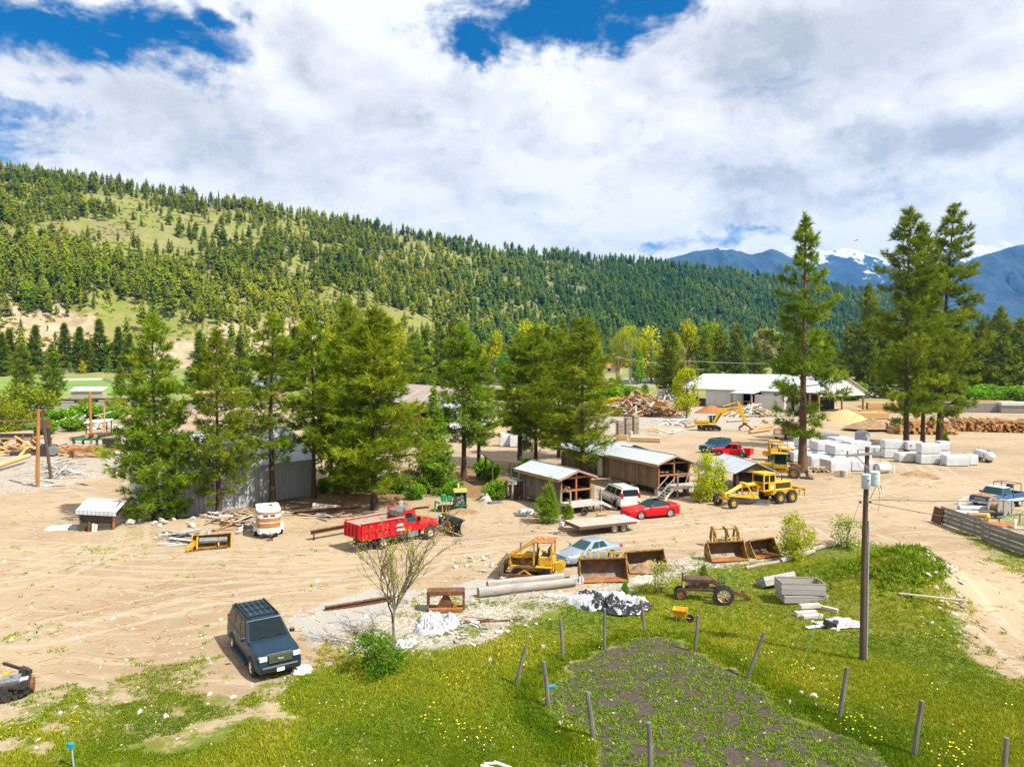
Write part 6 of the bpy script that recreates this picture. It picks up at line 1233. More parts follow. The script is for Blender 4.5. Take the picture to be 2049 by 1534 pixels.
 q = MB(); q.bb(-.60, -.45, -1.2, -1.0, .02, .06); q.tube((-.52, -1.1, .05), (-.45, -1.1, .5), .03); q.build('skid_shoe', M['rust_bright'], pl); q = MB(); q.plate([V3(-.165, 1.25, .98), V3(-.165, 1.48, .98), V3(-.06, 1.48, 1.10), V3(-.06, 1.25, 1.10)], -.03); q.build('sticker', M['white'], pl)
dump_truck()
# ---- trailers
def flatbed():
 c = V3(6.97, 54.4, 0); rz = math.atan2(2.09, 4.77); t = thing('flatbed_trailer', 'worn flatbed trailer with twin axles parked in front of the plank shed deck', 'trailer', c, rz); L, w = 5.3, 2.5
 b = MB(); b.bb(-L / 2, L / 2 - 1.05, -w / 2, w / 2, .74, .80); b.build('deck', M['ramp_deck'], t); b = MB(); b.bb(L / 2 - 1.03, L / 2, -w / 2, w / 2, .745, .805); b.build('ramp', M['wood_pale'], t)
 b = MB()
 for s in (-1, 1): b.bb(-L / 2, L / 2 - .4, s * w / 2, s * (w / 2 + .05), .60, .79); b.bb(-L / 2, L / 2 - .3, s * .8, s * .9, .5, .735)
 b.bb(-L / 2 - .05, -L / 2, -w / 2 - .05, w / 2 + .05, .55, .79)
 for s in (-1, 1): b.bar((-L / 2, s * .8, .6), (-L / 2 - 1.15, 0, .52), .12)
 b.build('frame', M['rust_steel'], t)
 for x in (.45, 1.25):
  for s in (-1, 1): wheel(t, x, s * .95, .36, .24, .22, 'white_old' if x < 1 else 'cream_wheel', 'dirty_rubber')
 q = MB(); q.tube((-L / 2 - 1.0, .12, .2), (-L / 2 - 1.0, .12, 1.15), .045); q.bb(-L / 2 - 1.05, -L / 2 - .85, -.0, .24, 1.0, 1.2); q.build('jack', M['steel'], t); q = MB(); q.lathe([(0, 0), (.13, 0), (.15, .3), (0, .3)], (-L / 2 - .7, .25, .62), 'z', 10); q.build('bucket', M['tank_white'], t)
 for x in (-2.4, -.5, 1.8): q = MB(); q.bb(x - .08, x + .08, -w / 2 - .062, -w / 2 - .052, .66, .74); q.build('marker_light', M['taillight'], t)
 p = at(1120, 1068); q = MB(); q.bar((0, 0, .06), (1.5, .25, .06), .16, .1); tag(q.build('plank', M['wood_mid'], None, loc=(p.x, p.y, 0)), 'brown plank lying under the flatbed trailer hitch', 'plank')
flatbed()
def horse_trailer():
 a, b = G(537, 1068), G(546, 1100); d = (b - a); rz = math.atan2(d.y, d.x); t = thing('horse_trailer', 'white and tan striped horse trailer with rounded nose', 'horse trailer', a, rz)
 def ring(z, k=1.0, kx=1.0):
  pts = [(-1.45, .82), (-1.45, -.82), (.95, -.82), (1.25, -.68), (1.42, -.40), (1.46, 0), (1.42, .40), (1.25, .68), (.95, .82)]
  return [V3(x * kx, y * k, z) for x, y in pts]
 def band(z0, z1, m_, name): MB().loft([ring(z0), ring(z1)], False).build(name, M[m_], t, 30)
 band(.35, .78, 'white', 'lower_panel'); band(.78, 1.16, 'tan_stripe', 'stripe'); band(1.16, 1.21, 'white', 'stripe'); band(1.21, 1.52, 'tan_stripe', 'stripe'); band(1.52, 1.60, 'white', 'stripe'); band(1.60, 1.78, 'tan_stripe' if 0 else 'white', 'window_band'); band(1.78, 1.93, 'tan_stripe', 'stripe'); band(1.93, 2.0, 'white', 'stripe')
 MB().loft([ring(1.99, 1.03, 1.02), ring(2.08, 1.03, 1.02), ring(2.16, .88, .93), ring(2.18, .5, .6)]).build('roof', M['white'], t, 50)
 q = MB()
 for y in (-.55, 0, .55): q.bar((-1.2, y, 2.20), (1.0, y, 2.20), .03)
 q.build('roof_rib', M['white_old'], t); q = MB(); q.box((-.1, .2, 2.22), (.3, .25, .05)); q.build('roof_vent', M['black'], t)
 for s in (-1, 1): q = MB(); q.plate([V3(1.462, s * .06, 1.62), V3(1.425, s * .42, 1.62), V3(1.425, s * .42, 1.76), V3(1.462, s * .06, 1.76)][::s], .012); q.build('front_window', M['navy_stripe'], t); q = MB(); q.bb(-.2, .5, s * .822, s * .835, 1.55, 1.82); q.build('side_window', M['glass'], t)
 for x in (-.75, .02):
  for s in (-1, 1): wheel(t, x, s * .93, .33, .2, .2, 'white_old')
 for s in (-1, 1):
  q = MB(); q.prism([(-1.2, .45), (-1.1, .74), (.35, .74), (.5, .45), (.4, .45), (.3, .66), (-1.05, .66), (-1.1, .45)], 'y', s * .83, s * 1.08); q.build('fender', M['white_old'], t)
 q = MB(); q.bar((1.3, .5, .4), (2.25, 0, .42), .1); q.bar((1.3, -.5, .4), (2.25, 0, .42), .1); q.tube((2.1, 0, .05), (2.1, 0, .6), .05); q.bb(1.95, 2.3, -.2, .2, .02, .12); q.build('hitch', M['rust_steel'], t)
horse_trailer()
# ---- crawler helper
def track(t, x0, x1, y, z0, z1, w, mat='rust_steel'):
 r = (z1 - z0) / 2; zc = (z0 + z1) / 2; pts = []
 for k in range(9): a = math.pi / 2 + math.pi * k / 8; pts.append((x0 + r + r * math.cos(a), zc + r * math.sin(a)))
 for k in range(9): a = -math.pi / 2 + math.pi * k / 8; pts.append((x1 - r + r * math.cos(a), zc + r * math.sin(a)))
 inn = [(x0 + r + (x - x0 - r) * .88 if x < x0 + r else (x1 - r + (x - x1 + r) * .88 if x > x1 - r else x), zc + (z - zc) * .86) for x, z in pts]
 n = len(pts); b = MB()
 for i in range(n):
  j = (i + 1) % n
  b.add([(p[0], y + s * w / 2, p[1]) for s in (-1, 1) for p in (pts[i], pts[j], inn[j], inn[i])], [(0, 1, 5, 4), (2, 3, 7, 6), (0, 3, 2, 1), (4, 5, 6, 7)])
  m_ = ((pts[i][0] + pts[j][0]) / 2, (pts[i][1] + pts[j][1]) / 2); L = math.hypot(pts[j][0] - pts[i][0], pts[j][1] - pts[i][1]); k = max(1, int(L / .2)); dx, dz = (pts[j][0] - pts[i][0]), (pts[j][1] - pts[i][1])
  for q in range(k):
   f = (q + .5) / k; cx, cz = pts[i][0] + dx * f, pts[i][1] + dz * f; nx, nz = dz / (L + 1e-9), -dx / (L + 1e-9)
   b.box((cx - nx * .02, y, cz - nz * .02), (.05, w * 1.04, .08), (0, -math.atan2(dz, dx), 0))
 o = b.build('track', M[mat], t)
 for x in np.linspace(x0 + r, x1 - r, 5):
  q = MB(); rr = r * (.78 if x in (x0 + r, x1 - r) else .45); q.lathe([(0, -w * .3), (rr, -w * .3), (rr, w * .3), (0, w * .3)], (x, y, zc if rr > r * .6 else z0 + r * .6), 'y', 12); q.build('roller', M['dark_metal'], o)
 return o
def bulldozer(name, label, px, rz, sc, blade=True, flip=1, ym='yellow_old'):
 p = G(*px); t = thing(name, label, 'bulldozer', p, rz); t.scale = (sc,) * 3
 for s in (-1, 1): track(t, -1.25, 1.15, s * .72, .03, .78, .36)
 b = MB(); b.bb(-1.0, 1.3, -.45, .45, .42, .75); b.bb(-1.3, -.5, -.5, .5, .5, 1.25); b.build('body', M[ym], t, bevel=.03)
 b = MB(); b.prism([(-.25, 1.20), (1.25, 1.12), (1.32, 1.22), (1.30, 1.36), (1.05, 1.42), (-.25, 1.45)], 'y', -.34, .34); b.build('hood', M[ym], t, bevel=.03)
 b = MB(); b.bb(1.18, 1.36, -.42, .42, .55, 1.40); b.build('radiator', M['rust_bright'], t, bevel=.03)
 b = MB(); rg = random.Random(1); b.bb(-.2, 1.15, -.22, .22, .7, 1.18)
 for _ in range(22): b.box((rg.uniform(-.2, 1.1), rg.choice((-1, 1)) * rg.uniform(.22, .36), rg.uniform(.75, 1.15)), (rg.uniform(.08, .3), .1, rg.uniform(.06, .22)))
 b.build('engine', M['yellow_bucket'], t)
 b = MB(); b.bb(-1.0, -.5, -.35, .35, 1.25, 1.36); b.bb(-1.05, -.93, -.35, .35, 1.36, 1.8); b.build('seat', M['black'], t, bevel=.03)
 for s in (-1, 1): b = MB(); b.bb(-1.25, -.3, s * .50, s * .98, .80, .88); b.bb(-1.2, -.45, s * .46, s * .74, .88, 1.38); b.build('fender', M[ym], t, bevel=.02)
 for s in (-1, 1):
  for a_, c_ in (((-.15, s * .62, .85), (-.15, s * .62, 2.15)), ((-1.2, s * .62, .85), (-1.2, s * .62, 2.15)), ((-.1, s * .62, 2.15), (1.32, s * .45, 1.25)), ((1.32, s * .45, 1.3), (1.25, s * .55, .5))): MB().bar(a_, c_, .09).build('cage_bar', M[ym], t)
  b = MB(); b.bar((.95, s * .95, .25), (.35, s * .95, .62), .08); b.bar((.35, s * .95, .62), (-.2, s * .95, .25), .08); b.bar((.95, s * .95, .25), (-.2, s * .95, .25), .08); b.build('track_guard', M[ym], t)
 b = MB(); b.plate([V3(-.1, -.72, 2.17), V3(-.1, .72, 2.17), V3(-1.3, .72, 2.22), V3(-1.3, -.72, 2.22)], .05); b.build('canopy', M['rust_roof' if ym != 'yellow' else 'yellow_old'], t)
 b = MB(); b.tube((.75, .05, 1.4), (.75, .05, 1.95), .05); b.tube((.75, .05, 1.95), (.68, .05, 2.03), .05); b.build('exhaust_stack', M['steel_worn'], t)
 for k in range(3): b = MB(); b.tube((-.28, -.15 + .15 * k, 1.3), (-.35, -.15 + .15 * k, 1.75), .018); b.build('lever', M['dark_metal'], t)
 b = MB(); b.lathe([(0, -.3), (.28, -.3), (.28, -.22), (.12, -.2), (.12, .2), (.28, .22), (.28, .3), (0, .3)], (-1.62, 0, .75), 'y', 16); b.bb(-1.65, -1.25, -.2, .2, .55, .95); b.build('winch', M['yellow'], t)
 if blade:
  pro = [(1.95, .02), (1.80, .25), (1.74, .55), (1.80, .82), (1.92, .95)]
  MB().loft([[V3(x, y, z) for x, z in pro] + [V3(x - .06, y, z) for x, z in reversed(pro)] for y in np.linspace(-1.25, 1.25, 6)]).build('blade', M['rust_steel'], t, 40)
  b = MB()
  for s in (-1, 1): b.bar((1.78, s * 1.05, .3), (-.3, s * 1.05, .35), .12)
  b.bar((1.78, -1.1, .3), (1.78, 1.1, .3), .14); b.build('push_arm', M['rust'], t)
  for s in (-1, 1): b = MB(); b.tube((1.35, s * .3, 1.2), (1.76, s * .3, .6), .05); b.build('blade_cylinder', M['yellow_bucket'], t)
 return t
bulldozer('bulldozer', 'old yellow bulldozer with a rusty canopy beside the silver sedan', (1067, 1152), math.pi - .22 + .0, 1.02)
bulldozer('bulldozer', 'larger yellow bulldozer with flat yellow canopy behind the loader, by the tall pine', (1562, 921), -.15, 1.22, False, ym='yellow')
# ---- grader
def grader():
 t = thing('road_grader', 'bright yellow road grader with a glazed cab and long blade', 'road grader'); y = M['yellow']
 q = MB(); q.path([V3(4.1, 0, 1.02), V3(3.6, 0, 1.22), V3(2.3, 0, 1.72), V3(.6, 0, 1.80), V3(-.6, 0, 1.35), V3(-1.2, 0, 1.15)], [.15, .18, .20, .20, .22, .25], 4); q.build('main_frame', y, t)
 q = MB(); q.bar((4.0, -1.0, .70), (4.0, 1.0, .70), .2, .22); q.bar((4.0, 0, .7), (4.0, 0, 1.2), .3); q.bar((3.85, -.55, 1.15), (3.85, .55, 1.15), .12); q.build('front_axle', y, t)
 for s in (-1, 1): wheel(t, 4.0, s * .98, .50, .30, .26, 'yellow', 'rubber', lugs=18)
 for x in (-1.55, -3.0):
  for s in (-1, 1): wheel(t, x, s * .98, .56, .38, .28, 'yellow', 'rubber', lugs=18)
 for s in (-1, 1): q = MB(); q.bb(-3.2, -1.35, s * .62, s * .76, .42, .80); q.build('tandem_case', y, t, bevel=.05)
 q = MB(); q.bb(-3.75, -.95, -.50, .50, .78, 1.1); q.build('rear_frame', y, t)
 q = MB(); q.bb(-3.55, -1.35, -.46, .46, 1.1, 1.25); q.bb(-3.55, -1.35, -.46, .46, 1.75, 1.95); q.bb(-3.62, -3.40, -.46, .46, 1.1, 1.95); q.bb(-1.55, -1.35, -.46, .46, 1.1, 1.95); q.build('engine_hood', y, t, bevel=.04)
 q = MB(); q.bb(-3.3, -1.6, -.38, .38, 1.26, 1.74); q.build('engine', M['dark_metal'], t); q = MB(); q.tube((-2.6, .15, 1.95), (-2.6, .15, 2.5), .05); q.build('exhaust_stack', M['dark_metal'], t)
 x0, x1, w_, z0, z1 = -1.25, .15, .68, 1.2, 2.75
 q = MB()
 for x in (x0 + .04, -.52, x1 - .04):
  for s in (-1, 1): q.bb(x - .05, x + .05, s * w_ - .05, s * w_ + .05, z0, z1)
 for z in (z0 + .05, 1.95, z1 - .06):
  for s in (-1, 1): q.bb(x0, x1, s * w_ - .04, s * w_ + .04, z - .05, z + .05)
  for x in (x0 + .04, x1 - .04): q.bb(x - .04, x + .04, -w_, w_, z - .05, z + .05)
 for s in (-1, 1): q.bb(x0 + .05, -.55, s * w_ - .02, s * w_ + .02, z0, 1.92)
 q.bb(x0, x1, -w_, w_, z0 - .06, z0); q.build('cab', y, t)
 q = MB(); q.bb(x0 - .06, x1 + .12, -w_ - .08, w_ + .08, z1, z1 + .10); q.build('roof', y, t, bevel=.04); q = MB(); q.lathe([(0, 0), (.07, 0), (.05, .12), (0, .13)], (-.5, 0, z1 + .1), 'z', 10); q.build('beacon', M['amber'], t)
 for s in (-1, 1):
  q = MB(); q.bb(x0 + .1, -.58, s * w_ - .012, s * w_ + .012, 2.0, z1 - .12); q.build('window', M['glass'], t); q = MB(); q.bb(-.46, x1 - .1, s * w_ - .012, s * w_ + .012, 2.0, z1 - .12); q.build('window', M['glass'], t)
  q = MB(); q.bb(x0 + .2, -.75, s * w_ + .021, s * w_ + .028, 1.35, 1.65); q.build('sticker', M['tank_white'], t)
 q = MB(); q.bb(x1 - .05, x1 - .03, -w_ + .08, w_ - .08, 2.0, z1 - .12); q.build('windscreen', M['glass'], t); q = MB(); q.bb(x0 + .03, x0 + .05, -w_ + .08, w_ - .08, 2.0, z1 - .12); q.build('rear_window', M['glass'], t)
 q = MB(); q.bb(-.95, -.5, -.3, .3, 1.3, 1.55); q.bb(-1.0, -.9, -.3, .3, 1.55, 2.0); q.build('seat', M['black'], t); q = MB(); q.tube((.05, 0, 1.2), (-.2, 0, 1.95), .03); q.lathe([(.16, -.015), (.2, 0), (.16, .015)], (-.2, 0, 1.95), 'z', 14); q.build('steering_wheel', M['black'], t)
 q = MB(); q.bar((3.7, 0, .95), (1.4, .55, .72), .12); q.bar((3.7, 0, .95), (1.4, -.55, .72), .12); q.lathe([(.45, -.06), (.75, -.06), (.75, .06), (.45, .06)], (1.2, 0, .70), 'z', 20); q.build('drawbar', y, t)
 a = .62; pro = [(.12, .05), (0, .18), (-.02, .38), (.08, .56)]; bl = MB().loft([[V3(x, yy, z) for x, z in pro] + [V3(x - .04, yy, z) for x, z in reversed(pro)] for yy in np.linspace(-1.9, 1.9, 6)]).build('blade', M['steel_worn'], t, 40); bl.location = (1.3, 0, 0); bl.rotation_euler = (0, 0, a)
 for s in (-1, 1): q = MB(); q.tube((1.9, s * .35, 1.95), (1.3, s * .75, .78), .06); q.tube((.9, s * .5, .7), (.6, s * .55, 1.7), .05); q.build('lift_arm', y, t)
 q = MB(); q.bb(1.7, 2.1, -.42, .42, 1.85, 2.05); q.build('lift_housing', y, t, bevel=.04)
 q = MB(); q.bb(-4.6, -3.76, -.75, -.65, 1.05, 1.17); q.bb(-4.6, -3.76, .65, .75, 1.05, 1.17); q.bb(-4.75, -4.58, -1.05, 1.05, 1.0, 1.2)
 for yy in (-1.0, -.35, .35, 1.0): q.bb(-4.72, -4.60, yy - .05, yy + .05, .45, 1.15)
 q.build('ripper', M['yellow_old'], t)
 place_wheels(t, (1468, 1017), (1571, 1006), 1, .98, 4.0, -2.28)
grader()
# ---- wheel loader behind the grader
def loader():
 p = G(1566, 955); t = thing('wheel_loader', 'yellow wheel loader with a green windowed cab behind the grader', 'wheel loader', (p.x, p.y + .5, p.z), -.35); t.scale = (.86,) * 3
 for x in (1.6, -1.4):
  for s in (-1, 1): wheel(t, x, s * 1.0, .72, .5, .36, 'yellow_old', 'dirty_rubber', lugs=16)
 b = MB(); b.bb(-2.6, -.6, -.75, .75, .7, 1.9); b.bb(-.6, 1.9, -.5, .5, .6, 1.1); b.build('body', M['yellow_old'], t, bevel=.06)
 b = MB(); b.bb(-.95, .75, -.78, .78, 1.2, 1.75); b.build('cab', M['yellow_old'], t); b = MB()
 for x in (-.88, .68):
  for s in (-1, 1): b.bb(x - .06, x + .06, s * .72 - .06, s * .72 + .06, 1.75, 3.1)
 b.bb(-.93, -.80, -.7, .7, 1.75, 3.1); b.build('cab_post', M['green_machine'], t)
 for s in (-1, 1): b = MB(); b.bb(-.8, .6, s * .735, s * .75, 1.78, 3.05); b.build('window', M['glass'], t)
 b = MB(); b.bb(.70, .73, -.66, .66, 1.78, 3.05); b.build('windscreen', M['tank_grey'], t); b = MB(); b.bb(-1.05, .85, -.85, .85, 3.1, 3.2); b.build('roof', M['yellow_old'], t, bevel=.03)
 for s in (-1, 1): b = MB(); b.bar((.9, s * .45, 1.85), (2.6, s * .45, 1.45), .14, .3); b.bar((2.6, s * .45, 1.45), (3.2, s * .45, .5), .14, .26); b.tube((.8, s * .3, 1.2), (2.5, s * .3, 1.5), .07); b.build('lift_arm', M['yellow_bucket'], t)
 b = MB(); b.prism([(3.1, .1), (4.0, .1), (3.5, .25), (3.3, .6), (3.35, 1.1), (3.2, 1.15), (3.05, .6)], 'y', -1.2, 1.2); b.build('bucket', M['rust_steel'], t)
 b = MB(); b.tube((-1.6, .4, 1.9), (-1.6, .4, 2.7), .06); b.build('exhaust_stack', M['dark_metal'], t)
loader()
# ---- excavator
def excavator():
 p = G(1422, 862); k = p.y / F; t = thing('excavator', 'yellow excavator with raised boom and log grapple in the yard', 'excavator', (p.x, p.y + 1.2, p.z), -.12)
 for s in (-1, 1): track(t, -2.1, 2.1, s * 1.2, .02, .92, .6, 'dark_metal')
 b = MB(); b.bb(-1.2, 1.2, -.9, .9, .5, .95); b.lathe([(0, .95), (.8, .95), (.8, 1.15), (0, 1.15)], (0, 0, 0), 'z', 18); b.build('undercarriage', M['dark_metal'], t)
 u = MB(); u.bb(-2.7, 1.3, -1.3, 1.3, 1.15, 1.45); u.bb(-2.7, -.1, -1.3, 1.3, 1.45, 2.2); u.build('upper_body', M['yellow'], t, bevel=.08)
 u = MB(); u.bb(-2.3, -.6, -.9, .9, 2.2, 2.34); u.build('engine_cover', M['tank_grey'], t); u = MB(); u.bb(-2.705, -.2, -1.306, -1.30, 1.52, 1.62); u.build('side_stripe', M['black'], t)
 u = MB(); u.bb(-.05, 1.45, .35, 1.3, 1.45, 3.0); u.build('cab', M['glass_teal'], t, bevel=.06); u = MB()
 for x in (0, .7, 1.42):
  for yv in (.35, 1.3): u.bb(x - .05, x + .05, yv - .05, yv + .05, 1.45, 3.02)
 for z in np.linspace(1.6, 2.9, 7): u.bb(1.46, 1.50, .35, 1.3, z - .03, z + .03)
 u.bb(-.1, 1.5, .3, 1.35, 3.0, 3.08); u.build('cab_frame', M['white'], t)
 B = [V3(.9, 0, 1.7), V3(1.9, 0, 3.5), V3(3.1, 0, 4.2), V3(5.6, 0, 4.5)]
 m_ = MB(); hw = .24; pr = [(.7, 1.6), (1.55, 3.55), (2.7, 4.45), (5.7, 4.72), (5.8, 4.3), (3.4, 3.72), (2.45, 3.1), (1.2, 1.5)]; m_.prism(pr, 'y', -hw, hw); m_.build('boom', M['yellow'], t, bevel=.04)
 m_ = MB(); m_.prism([(5.35, 5.9), (5.75, 5.75), (6.3, 4.6), (7.05, 1.6), (6.75, 1.5), (5.7, 4.0)], 'y', -.2, .2); m_.build('stick', M['yellow'], t, bevel=.04)
 m_ = MB(); m_.tube((2.6, 0, 4.75), (4.7, 0, 5.45), .11); m_.build('stick_cylinder', M['yellow'], t); m_ = MB(); m_.tube((4.7, 0, 5.45), (5.5, 0, 5.75), .06); m_.build('cylinder_rod', M['chrome'], t)
 for s in (-1, 1): m_ = MB(); m_.tube((1.3, s * .36, 1.6), (2.3, s * .36, 3.5), .10); m_.build('boom_cylinder', M['dark_metal'], t)
 m_ = MB(); m_.tube((6.6, 0, 3.6), (7.2, 0, 1.9), .08); m_.build('tool_cylinder', M['yellow'], t)
 g_ = MB(); g_.bb(6.5, 7.3, -.3, .3, 1.1, 1.6); g_.build('grapple_head', M['rust'], t)
 for s in (-1, 1):
  m_ = MB(); m_.path([V3(6.9 + s * .2, 0, 1.2), V3(6.9 + s * .95, 0, .8), V3(6.9 + s * 1.0, 0, .25), V3(6.9 + s * .75, 0, .05)], [.2, .16, .12, .05], 5)
  for yv in (-.5, .5): m_.path([V3(6.9 + s * .5, yv, .95), V3(6.9 + s * 1.1, yv, .6), V3(6.9 + s * .95, yv, .05)], [.1, .1, .04], 5)
  m_.box((6.9 + s * .8, 0, .75), (.3, 1.2, .12), (0, s * .6, 0)); m_.build('grapple_tine', M['rust'], t)
 txt('KOBELCO', .42, 'black', t, (4.5, -.252, 4.28), (math.pi / 2, -.10, 0))
excavator()
# ---- antique tractor
def old_tractor():
 a, b = G(1366, 1206), G(1449, 1206); c = (a + b) / 2; t = thing('antique_tractor', 'rusty antique tractor with bare engine standing in the grass', 'tractor', (c.x, c.y + .45, c.z), math.pi - .16)
 wheel(t, -1.1, .62, .50, .26, .34, 'cream_wheel', 'rubber', lugs=16, spokes=8)
 for s in (-1, 1): wheel(t, 1.1, s * .24, .33, .15, .19, 'rust_bright', 'rubber', s)
 r = M['rust']; b = MB(); b.loft([[V3(x, y * 1.0, z) for y, z in ((-.24, 1.0), (-.24, 1.16), (-.12, 1.30), (.12, 1.30), (.24, 1.16), (.24, 1.0))] for x in (-.55, .85)]); b.build('hood', M['brown_car'], t, 30)
 b = MB(); b.bb(-.55, 0, -.25, .25, .98, 1.24); b.build('fuel_tank', M['rust_bright' if 0 else 'rust'], t, bevel=.05)
 b = MB()
 for s in (-1, 1): b.bar((-1.2, s * .25, .62), (1.15, s * .22, .60), .1, .12)
 b.bar((-1.1, -.6, .52), (-1.1, .6, .52), .14); b.build('frame', M['brown_car'], t)
 b = MB(); rg = random.Random(3); b.bb(-.4, .7, -.14, .14, .6, .98)
 for _ in range(18): b.box((rg.uniform(-.4, .7), rg.choice((-1, 1)) * rg.uniform(.14, .24), rg.uniform(.62, .98)), (rg.uniform(.06, .22), .1, rg.uniform(.06, .16)))
 b.build('engine', M['rust_steel'], t); b = MB(); b.bb(.88, 1.02, -.26, .26, .55, 1.22); b.build('radiator', M['brown_car'], t, bevel=.03); b = MB(); b.bb(.9, 1.0, .262, .28, .72, 1.05); b.build('radiator_guard', M['cream_wheel'], t); b = MB(); b.tube((1.0, .2, .5), (1.0, .2, 1.5), .045); b.build('steering_post', M['rust'], t)
 b = MB(); b.bar((-.5, .2, 1.15), (-1.15, .2, .65), .12, .16); b.bar((-.5, -.2, 1.15), (-1.15, -.2, .65), .12, .16); b.build('rear_brace', M['brown_car'], t)
 b = MB(); b.bar((-1.2, 0, .6), (-2.4, -.3, .25), .16, .2); b.bar((-1.3, .3, .8), (-2.1, .25, .45), .08); b.bar((-2.1, -.3, .45), (-2.55, -.3, .02), .1, .22); b.build('drawbar_plough', M['rust'], t)
 b = MB(); b.lathe([(.15, -.02), (.19, 0), (.15, .02)], (-1.1, -.35, 1.0), 'y', 14, False); b.tube((-1.1, -.35, 1.0), (-.6, -.1, .9), .025); b.bar((-1.1, -.35, .83), (-1.1, -.35, 1.17), .03); b.build('hand_wheel', M['dark_metal'], t)
old_tractor()
# ---- loader buckets
def bucket(label, px, rz, w, h, d, guard=False, fill=None):
 t = thing('loader_bucket', label, 'loader bucket', G(*px), rz, 'rusty loader buckets beside the lane'); r = h
 pro = [(-d, .03), (d * .25, .03), (d * .62, h * .22), (d * .66, h * .55), (d * .42, h * .86), (d * .02, h)]
 inner = [(y - .03 if z > .04 else y, z + .03 if z < h * .5 else z - .02) for y, z in pro]
 MB().loft([[V3(x, y, z) for y, z in pro] + [V3(x, y - .035 * (z > .04), z + .035 * (z <= .5)) for y, z in reversed(pro)] for x in np.linspace(-w / 2, w / 2, 5)]).build('shell', M['bucket_inside'], t, 40)
 for s in (-1, 1): q = MB(); q.prism([(-d, .0), (d * .3, 0), (d * .66, h * .2), (d * .70, h * .55), (d * .46, h * .9), (d * .02, h + .03), (-d * .35, h * .62)], 'x', s * w / 2, s * (w / 2 + .05)); q.build('side_plate', M['yellow_bucket'], t)
 q = MB(); q.bb(-w / 2, w / 2, -d - .06, -d + .22, .066, .10); q.build('cutting_edge', M['rust_bright'], t)
 q = MB(); q.bb(-w / 2 - .02, w / 2 + .02, d * .02 - .07, d * .02 + .06, h + .0, h + .07); q.build('top_lip', M['yellow_bucket'], t)
 q = MB(); q.plate([V3(-w / 2 + .03, -d + .2, .072), V3(w / 2 - .03, -d + .2, .072), V3(w / 2 - .03, d * .2, .072), V3(-w / 2 + .03, d * .2, .072)], .012); q.build('floor_plate', M['rust_bright'], t)
 if guard:
  q = MB(); z0, z1 = h + .07, h + .38
  for x in np.linspace(-w / 2 + .15, w / 2 - .15, 6): q.bar((x, 0, z0), (x * .94, .1, z1), .05)
  q.bar((-w / 2 + .2, .1, z1), (w / 2 - .2, .1, z1), .06); q.bar((-w / 2, 0, z0), (-w / 2 + .2, .1, z1), .05); q.bar((w / 2, 0, z0), (w / 2 - .2, .1, z1), .05); q.build('spill_guard', M['yellow_old'], t)
 return t
bucket('wide rusty bucket with a yellow ladder guard on top, in front of the silver sedan', (1206, 1160), .10, 2.75, 1.22, .72, True)
bk = bucket('rusty bucket filled with orange soil, right of the silver sedan', (1290, 1138), .28, 2.55, 1.15, .75)
def heap(name, label, cat, p, rx, ry, h, mat, seed, lump=.25, rz=0, kind=None, pr=1.3):
 rg = np.random.default_rng(seed); n = 40; g1 = np.linspace(-1, 1, n); X, Y = np.meshgrid(g1, g1); R = np.hypot(X, Y); Z = np.clip(1 - R ** pr, 0, 1) * h; Z = Z * (1 + lump * 2 * (fbm(X * 4 + seed, Y * 4 + 50, seed, 5, .6) - .5)) - .03
 idx = np.arange(n * n).reshape(n, n); Fc = np.stack([idx[:-1, :-1], idx[:-1, 1:], idx[1:, 1:], idx[1:, :-1]], -1).reshape(-1, 4); keep = (Z.ravel()[Fc] > -.02).any(1)
 o = link(bpy.data.objects.new(name, np_mesh(name, np.stack([X.ravel() * rx, Y.ravel() * ry, Z.ravel()], -1), Fc[keep], M[mat], None, True))); o.location = p; o.rotation_euler = (0, 0, rz); tag(o, label, cat)
 if kind: o['kind'] = kind
 return o
p = bk.location; heap('soil_heap', 'orange soil piled inside the second rusty bucket', 'soil heap', (p.x + .15, p.y - .25, p.z + .08), 1.05, .8, .6, 'dirt_pile', 3, .4)
heap('rubble_heap', 'grey stone rubble spilling in front of the soil filled bucket', 'rubble heap', G(1300, 1160), 1.4, .8, .35, 'stone', 9, .9)
bucket('wide rusty yellow sided bucket in front of the grapple, left of the pair', (1452, 1119), .20, 2.5, 1.12, .70)
bucket('rusty bucket tilted beside the yellow green shrub, right of the pair', (1524, 1110), .42, 2.1, 1.05, .72)
def grapple():
 t = thing('grapple_rake', 'curved yellow grapple attachment standing behind the pair of buckets', 'grapple', G(1450, 1092), .12)
 for x, m_ in ((-.85, 'yellow_bucket'), (.85, 'yellow_bucket')):
  q = MB(); q.path([V3(x, -.1, .05), V3(x, -.35, .5), V3(x, -.25, 1.0), V3(x, .1, 1.28), V3(x, .35, 1.3)], [.13, .13, .13, .12, .08], 4); q.path([V3(x, -.1, .05), V3(x, .3, .15), V3(x, .45, .6), V3(x, .3, 1.2)], [.12, .1, .1, .08], 4); q.build('side_arm', M[m_], t)
 q = MB(); q.tube((-.85, .1, 1.25), (.85, .1, 1.25), .07); q.tube((-.85, .3, .3), (.85, .3, .3), .06); q.tube((-.85, -.3, .65), (.85, -.3, .65), .05); q.build('cross_tube', M['yellow_old'], t)
 q = MB(); q.path([V3(-.05, .2, 1.35), V3(-.05, -.2, 1.3), V3(-.05, -.35, .8), V3(-.05, -.3, .2)], [.06, .09, .09, .07], 5); q.tube((.2, .2, 1.2), (.3, -.2, .4), .06); q.build('centre_tine', M['rust'], t)
 q = MB(); q.bb(-.6, .6, -.1, .3, .22, .30); q.bb(-.5, .1, -.2, .1, .3, .5); q.build('hydraulic_block', M['steel_worn'], t)
grapple()
